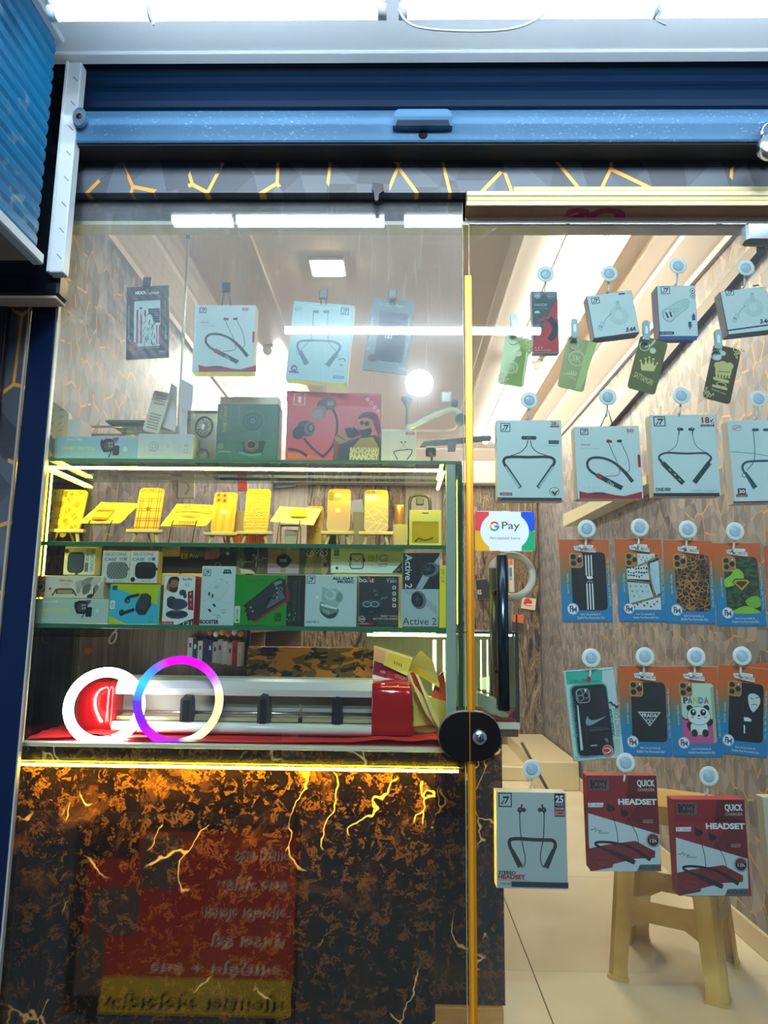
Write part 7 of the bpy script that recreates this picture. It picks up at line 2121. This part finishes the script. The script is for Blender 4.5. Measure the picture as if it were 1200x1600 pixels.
# hanging packs on the back board
cols = ['#c8ccd0', '#1c2c58', '#d6d8d8', '#24366a', '#2a3a70', '#c3c7ca', '#b9bcc2', '#d4d2cc', '#cfc8c0', '#c83a3c', '#d8d0c0']
PY_ = SY + DEPTH - .03
for i, c in enumerate(cols):
    x = 52 + i * 29
    a0, a1 = U(x, 60 + (i % 3) * 8 + i * 2, PY_), U(x + 24, 190 + i * 4, PY_)
    t = thing('accessory_pack', 'slim pack hung on edge on the brown back board, number %s from its left end' % ('first second third fourth fifth sixth seventh eighth ninth tenth eleventh'.split()[i]), 'pack', ((a0.x + a1.x) / 2, PY_, a1.z), group='slim packs on the back board')
    w_, h_ = a1.x - a0.x, a0.z - a1.z
    MB().box(-w_ / 2, w_ / 2, 0, .03, 0, h_, C(c, .35), .001).build('pack', t)
    MB().box(-w_ * .2, w_ * .2, -.0006, 0, h_ * .55, h_ * .75, C(('#8a1c30', '#e0e4e8', '#3c4c8c')[i % 3], .4), .0002).build('label', t)
    MB().tube([(0, .015, h_), (0, .015, h_ + .006), (0, .0299, h_ + .008)], .001, STEEL, 5).build('hook', t)
for i in range(6):
    p = U(180 + i * 36, 40 + (i % 2) * 10, PY_ - .004)
    o = MB().lathe([(0, -.005), (.006, -.004), (.0075, 0), (.006, .004), (0, .005)], C(('#e87040', '#f0e8e0', '#e8a020')[i % 3], .4), 'y', (0, 0, 0), 12).build('hook_tag')
    o.location = (p.x, PY_ - .006, p.z + .004)
    tag(o, 'round coloured hook tag above the slim packs, %s from their left end' % 'first second third fourth fifth sixth'.split()[i], 'tag', 'round hook tags')
# cords and small things on the back board
def V(x, y, Y): return P(20 + x / 3.158, 970 + y / 3.158, Y)
Yb = SY + DEPTH - .005
tag(MB().tube(smooth([V(105, 50, Yb), V(130, 130, Yb), V(140, 220, Yb - .01), V(120, 320, Yb - .02), V(60, 400, Yb - .03)], 6), .0028, C('#e8c010', .4), 8).build('yellow_cable'), 'yellow cable curving down the left side of the lowest bay', 'cable')
tag(MB().tube(smooth([V(188, 80, Yb), V(196, 200, Yb), V(176, 320, Yb), V(180, 500, Yb)], 6), .0026, C('#c8b464', .5), 8).build('tan_cable'), 'tan cable hanging down the brown back board', 'cable')
tag(MB().tube(smooth([V(515, 40, Yb - .01), V(480, 80, Yb - .01), V(478, 110, Yb - .01), V(500, 104, Yb - .01), V(512, 60, Yb - .01), V(490, 60, Yb - .01)], 6), .0026, C('#e6dcc0', .5), 8).build('knotted_cord'), 'knotted cream cord hanging at the top of the back board', 'cord')
p = V(366, 148, Yb - .01)
o = MB().lathe([(.0045, -.004), (.009, -.003), (.010, .0), (.009, .004), (.0045, .004)], C('#f06a20', .4), 'y', (0, 0, 0), 16).build('orange_grommet')
o.location = (p.x, Yb - .004, p.z)
tag(o, 'small orange ring fixed on the brown back board', 'grommet')
p = V(310, 62, SY + .15)
o = MB().box(-.105, .10, -.02, .02, 0, .022, glass('clear_tray', '#d8d49c'), .002).build('clear_tray')
o.location = (p.x - .02, SY + .16, Z2 - .034)
tag(o, 'clear tray under the middle shelf at the left end', 'tray')

# ------------------------------------------------------------------ second counter inside, end face toward the door
RY = P(700, 1537, .34).y
gx0, gx1 = P(560, 1300, RY).x, P(786, 1300, RY).x
zt_ = P(780, 1150, RY).z
rc = thing('inner_counter', 'marble-fronted counter deeper inside with a small glass case on top', 'counter', ((gx0 + gx1) / 2, RY, 0))
ox = (gx0 + gx1) / 2
def rpart(mb, name):
    mb.v = [(x - ox, y - RY, z) for x, y, z in mb.v]
    return mb.build(name, rc)
rpart(MB().box(gx0, gx1, RY, RY + .02, .05, zt_, MARBLE, .001), 'marble_panel')
rpart(MB().box(gx0, gx1, RY + .02, RY + 1.3, .05, zt_, C('#5a4330', .5), .0), 'carcass')
rpart(MB().box(gx0, gx1 - .006, RY - .012, RY + .004, 0, .05, m_wood('#a8793a', '#c89a58', 3, 20, .5, 'plinth_wood'), .003), 'plinth')
gx2 = P(812, 1135, RY).x
zb0, zb1 = P(780, 1139, RY).z, P(780, 1128, RY).z
ztop = P(780, 987, RY).z
rpart(MB().box(gx0 - .02, gx2, RY - .01, RY + 1.3, zb0, zb1, C('#d6d4ca', .4), .002), 'case_floor')
rpart(MB().box(gx0, gx2 - .004, RY, RY + 1.28, zt_ - .002, zb0, C('#4c3422', .4), .001), 'ledge')
rpart(MB().box(gx0 - .02, gx2, RY - .008, RY + 1.3, ztop - .005, ztop, C('#26302c', .25), .001), 'case_top')
rpart(MB().box(gx2 - .010, gx2, RY - .008, RY + .004, zb1, ztop - .005, C('#101614', .3), .001), 'corner_post')
rpart(MB().box(gx0, gx2 - .010, RY - .004, RY + .0, zb1, ztop - .005, glass('case_glass', '#eaf6ee'), 0), 'front_pane')
rpart(MB().box(gx2 - .006, gx2 - .001, RY + .004, RY + 1.28, zb1, ztop - .005, glass('case_glass2', '#e4f4ea'), 0), 'side_pane')
Gl = EMIT('#fff0a0', L_CASE * .15, 'yellow_strip')
for px, w_ in ((679, .005), (694, .003), (752, .0015), (762, .0015)):
    x = P(px, 1050, RY + .10).x
    rpart(MB().box(x - w_, x + w_, RY + .10, RY + .106, P(px, 1094, RY + .1).z, P(px, 1000, RY + .1).z, Gl, .001), 'light_strip')
rpart(MB().tube([(P(735, 992, RY).x, RY + .02, ztop - .010), (gx2 - .014, RY + .02, ztop - .010)], .0025, EMIT('#fff2c0', 16, 'pale_strip'), 8), 'light_strip')
rpart(MB().box(gx0, gx2 - .012, RY + .004, RY + .3, zb1, zb1 + .006, C('#b8181c', .5), .001), 'red_mat')
rpart(MB().box(gx0, gx2 - .012, RY + .36, RY + .366, zb1, ztop - .005, m_wood('#d0cdbc', '#e6e2d2', 20, 1.5, .5, 'case_back'), .001), 'case_back')

# cartons heaped in front of and inside that case
def T(x, y, Y): return P(560 + x / 4.286, 990 + y / 4.286, Y)
def slab(name, label, cat, q, Y, d, m, art=None, group=None, sub=None):
    pts = [T(x, y, Y) for x, y in q]
    c = sum(pts, Vector()) / len(pts)
    t = thing(name, label, cat, (c.x, Y, min(p.z for p in pts)), group=group)
    l_ = [(p.x - c.x, p.z - t.location.z) for p in pts]
    MB().prism(l_, 0, d, m if not isinstance(m, str) else C(m, .4)).build('carton', t)
    if art:
        a = Art(t, Y, FT)
        art(a)
        a.done()
    return t
HG = 'cartons heaped at the right of the lowest bay'
BYY = SY + .17
def a_k1(a):
    a.p([(108, 180), (325, 265), (340, 335), (95, 272)], '#9c1424'); a.p([(108, 180), (200, 215), (190, 300), (95, 272)], '#7a1848'); a.t('STUDIO', 245, 282, 325, 302, '#d8a0a0', -14, .0); a.t('MAX', 230, 312, 300, 326, '#d8a0a0', -14, 0); a.e(165, 256, 20, 9, '#c88a8a', -10); a.p([(108, 90), (185, 118), (170, 190), (105, 178)], '#dcb8b4')
slab('gadget_box', 'white carton with a crimson lower half above the red end of the plotter', 'box', [(105, 80), (365, 160), (332, 262), (345, 340), (240, 326), (92, 318), (100, 180)], BYY, .03, '#dedad2', a_k1, HG)
slab('card_sheet', 'pale yellow carton with four short black strokes', 'box', [(208, 125), (358, 178), (325, 282), (165, 208)], BYY - .012, .008, '#d8d070', lambda a: [a.s([(244 + i * 15, 186 + i * 6), (240 + i * 15, 204 + i * 6)], 5, '#3a3418', 0) for i in range(4)], HG)
slab('leaning_carton', 'open pale yellow carton lid leaning right', 'box', [(355, 212), (372, 168), (416, 112), (500, 182), (544, 340), (540, 362), (350, 245)], BYY + .035, .01, '#dcd494', lambda a: a.p([(355, 218), (395, 220), (545, 330), (542, 362), (350, 245)], '#e8d020'), HG)
slab('leaning_carton', 'narrow leaning carton with a dark red lining', 'box', [(325, 258), (352, 250), (470, 420), (560, 640), (540, 650), (452, 540)], BYY - .004, .012, '#d8c878', lambda a: a.p([(345, 260), (372, 262), (455, 410), (440, 425), (375, 340)], '#9a2c20'), HG)
slab('leaning_carton', 'long cream strip of card leaning at the far right of the bay', 'box', [(380, 265), (400, 275), (545, 610), (560, 645), (548, 650), (500, 570)], BYY - .02, .006, '#e0cc84', None, HG)
slab('gadget_box', 'plain yellow carton standing behind the leaning strips', 'box', [(370, 395), (590, 455), (590, 620), (370, 620)], BYY + .05, .03, '#d8cc5c', None, HG)
slab('gadget_box', 'orange-red carton behind the yellow light bars', 'box', [(490, 420), (530, 290), (570, 250), (580, 300), (588, 470), (520, 455)], BYY + .06, .02, '#d8561c', None, HG)
p = T(445, 655, SY + .12)
o = MB().lathe([(0, 0), (.026, .0), (.030, .006), (.026, .010), (.018, .006), (0, .005)], C('#7a6428', .35), 'z', (0, 0, 0), 20, 1.0, .7).build('cable_coil')
o.location = (p.x, SY + .10, CZ + .002)
tag(o, 'dull gold coil lying on the red cloth right of the plotter', 'coil')
slab('phone_box', 'white tilted carton in the inner glass case', 'box', [(795, 390), (925, 445), (920, 500), (1010, 545), (990, 572), (880, 530), (800, 480)], RY + .05, .03, '#dcd8c8', lambda a: a.s([(800, 372), (900, 412), (925, 430)], 10, '#8a5c5c', 0), 'cartons in the inner glass case')
slab('phone_box', 'red carton lying under the white tilted one in the inner glass case', 'box', [(800, 500), (880, 545), (985, 585), (1050, 500), (1060, 590), (800, 592)], RY + .06, .05, '#b4141c', None, 'cartons in the inner glass case')
slab('phone_box', 'grey reflective carton leaning at the back of the inner glass case', 'box', [(810, 300), (900, 280), (920, 390), (830, 370)], RY + .12, .02, '#9aa8a0', None, 'cartons in the inner glass case')

# ------------------------------------------------------------------ things by the door handle, on the back wall
p = P(799, 900, .30)
t = thing('ring_lamp', 'unlit white ring lamp hanging behind the door pull', 'lamp', (p.x, .30, p.z))
Rr = 32.5 * SCL(.30)
MB().tube([(Rr * math.cos(q), 0, Rr * math.sin(q)) for q in [2 * math.pi * i / 40 for i in range(40)]], .0098, C('#ded2cc', .4), 12, True).build('tube', t)
MB().tube([(0, .004, -Rr), (0, .012, -Rr - .05), (0, .04, ztop - p.z)], .005, C('#cfc8c2', .4), 8).build('stem', t)
MB().box(-.02, .02, .0, .012, -Rr - .012, -Rr + .004, C('#cfc8c2', .4), .002).build('bracket', t)
for (q, Y, col, lab, art) in ((rect(968, 948, 970, 950), .5, '#000000', '', None),):
    pass
FV2 = (640, 740, 5.4545)
def art_pad(a):
    a.e(1005, 1085, 26, 24, '#d83038'); a.e(985, 1100, 14, 16, '#d83038'); a.e(1030, 1095, 14, 16, '#d83038'); a.s([(980, 1120), (1040, 1130)], 8, '#d86a60', 0)
PKG = 'packs hung on the back wall'
WB = YB - .05
def wallpack(label, fr, q, Y, col, art=None):
    return carton('hanging_pack', label, 'pack', fr, q, Y, .02, col, '#cfc6b4', art, PKG, body='pack')
wallpack('white pack with a red game-controller shape, below the unlit ring lamp', FV2, [(965, 1050), (1080, 1070), (1070, 1165), (945, 1150)], WB, '#ded6c4', art_pad)
wallpack('orange and black pack with a strap, beside the inner glass case', FV2, [(852, 1200), (972, 1205), (972, 1350), (852, 1350)], WB, '#3c3030', lambda a: (a.p([(852, 1200), (972, 1205), (972, 1275), (852, 1260)], '#e06a38'), a.r(905, 1205, 920, 1350, '#14120f')))
wallpack('blue and white pack seen through the unlit ring lamp', FV2, [(848, 700), (890, 700), (890, 1010), (848, 1010)], WB, '#c9cdd0', lambda a: (a.r(850, 720, 880, 780, '#d8683c'), a.r(850, 800, 872, 880, '#3c7ab0'), a.r(850, 885, 872, 910, '#5ab8b0')))
wallpack('dark pack lettered in white, left of the unlit ring lamp', FV2, [(568, 900), (680, 900), (690, 1060), (568, 1080)], WB, '#1c1a1a', lambda a: a.t('RS', 580, 990, 612, 1030, '#d6d2cc', 0, .02))
wallpack('cream pack by the left wall behind the upper bay, between plaid case and dotted pouch', FR, [(940, 10), (1055, 0), (1030, 165), (925, 160)], 1.58, '#d6d8cc', lambda a: a.s([(960, 40), (1010, 90), (980, 140)], 14, '#aab0a8', 3))
wallpack('red pack by the left wall behind the doodle case', FS, [(155, 5), (225, 0), (195, 85), (165, 85)], 2.68, '#c04a34')
wallpack('blue pack on the back wall right of the doodle case', FS, [(345, 20), (445, 10), (445, 60), (345, 70)], WB, '#6a92b8')
wallpack('orange pack at the top of the back wall above the olive case', FS, [(480, 0), (660, -6), (640, 16), (480, 30)], WB, '#d08a2c')
wallpack('grey glossy pack on the back wall right of the plain olive case', FS, [(722, 130), (790, 130), (780, 230), (725, 250)], WB, '#8c8c84')
# side counter with goods along the left wall
t = thing('side_shelf', 'long brown shelf unit along the left wall behind the counter', 'shelf', (XL + .16, 1.9, 0))
WDK = m_wood('#5a4636', '#7c6450', 3, 20, .5, 'shelf_wood')
for z in (.55, .95, 1.22):
    MB().box(-.155, .15, -1.1, 1.9, z, z + .02, WDK, .002).build('board', t)
for y in (-1.1, .4, 1.88):
    MB().box(-.155, .14, y, y + .02, 0, 1.24, WDK, .002).build('upright', t)
# thin leaning rod at the foot of the cladding
a_, b_ = P(815, 1160, 1.7), P(858, 1238, 1.7)
tag(MB().tube([a_, b_, (b_.x + .02, 1.72, .0)], .007, C('#5c5048', .5), 8).build('leaning_rod'), 'thin dark rod leaning by the inner counter above the headset box', 'rod')
# pale ledge low on the right wall, behind the upper skin row
a_, b_ = on_right(1010, 756, XR - .1), on_right(880, 818, XR - .1)
o = MB().prism([(a_.y, a_.z), (b_.y, b_.z - .02), (b_.y, b_.z + .06), (a_.y, a_.z + .035)], XR - .10, XR - .001, C('#c8c2a4', .4), 'x').build('wall_ledge')
tag(o, 'pale sloping ledge fixed to the right wall above the upper skin row', 'ledge')

# ------------------------------------------------------------------ cream plastic stool
fA, fB, fC = PZ(960, 1524, 0), PZ(1098, 1560, 0), PZ(1166, 1508, 0)
sx, sy, H = -.018 + (fA.x + fC.x) / 2, (fA.y + fC.y) / 2, .485
sang = math.degrees(math.atan2(fB.y - fA.y, fB.x - fA.x))
t = thing('plastic_stool', 'cream plastic stool with arched sides standing on the floor tiles', 'stool', (sx, sy, 0), (0, 0, R(sang)))
CR = NT('cream_plastic')
nz = CR.n('TexNoise', i_Scale=9.0, i_Detail=4.0)
CR.put(nz.inputs['Vector'], CR.coord())
CR = CR.set(col=CR.ramp(nz.outputs[0], [(.35, '#c8a24c'), (.7, '#d8bc70')]), rough=.38)
ht, hb, wt = .105, .150, .048
m = MB()
top = rrect(-.125, .125, -.125, .125, .03)
m.prism(top, H - .012, H, CR, 'z').build('seat', t)
m = MB()
o_r, i_r = rrect(-.127, .127, -.127, .127, .03), rrect(-.118, .118, -.118, .118, .024)
n_ = len(o_r)
vs = [(x, y, H - .003) for x, y in o_r] + [(x * 1.03, y * 1.03, H - .05) for x, y in o_r] + [(x * 1.03, y * 1.03, H - .05) for x, y in i_r] + [(x, y, H - .012) for x, y in i_r]
m.add(vs, [[k2 + r * n_, (k2 + 1) % n_ + r * n_, (k2 + 1) % n_ + ((r + 1) % 4) * n_, k2 + ((r + 1) % 4) * n_] for r in range(4) for k2 in range(n_)], CR)
m.build('apron', t)
def lerp(a, b, u): return a + (b - a) * u
for sxx, syy in ((1, 1), (1, -1), (-1, 1), (-1, -1)):
    m = MB()
    rings = []
    for u in (0, .08, .5, .92, 1.0):
        z = (H - .03) * u
        hc = lerp(.158, .124, u)
        w_ = lerp(.052, .066, u) if u > .02 else .056
        th = .007
        c_ = .014
        out = [(hc - w_, hc), (hc - c_, hc), (hc, hc - c_), (hc, hc - w_), (hc - th, hc - w_), (hc - th, hc - c_ - .003), (hc - c_ - .003, hc - th), (hc - w_, hc - th)]
        rings.append([(sxx * x, syy * y, z) for x, y in out])
    k_ = len(rings[0])
    vs = [v for r in rings for v in r]
    fs = [[i * k_ + j, i * k_ + (j + 1) % k_, (i + 1) * k_ + (j + 1) % k_, (i + 1) * k_ + j] for i in range(len(rings) - 1) for j in range(k_)]
    fs += [list(range(k_)), list(range((len(rings) - 1) * k_, len(rings) * k_))]
    m.add(vs, fs, CR)
    lg = m.build('leg', t)
    f_ = MB().prism([(sxx * x, syy * y) for x, y in ((.100, .160), (.152, .160), (.160, .152), (.160, .100), (.146, .100), (.146, .140), (.140, .146), (.100, .146))], 0, .010, CR, 'z').build('foot', lg)
for k_ in range(4):
    a0 = k_ * math.pi / 2
    zc, hw = .20, .10
    hc = lerp(.158, .124, zc / (H - .03)) - .004
    pts = [(-hw, zc + .030), (-hw * .6, zc + .022), (hw * .6, zc + .022), (hw, zc + .030), (hw + .006, zc - .075), (hw * .86, zc - .052), (hw * .55, zc - .034), (-hw * .55, zc - .034), (-hw * .86, zc - .052), (-hw - .006, zc - .075)]
    m = MB().prism(pts, -.003, .003, CR)
    cs, sn = math.cos(a0), math.sin(a0)
    m.v = [(x * cs - (y + hc) * sn, x * sn + (y + hc) * cs, z) for x, y, z in m.v]
    m.build('rail', t)
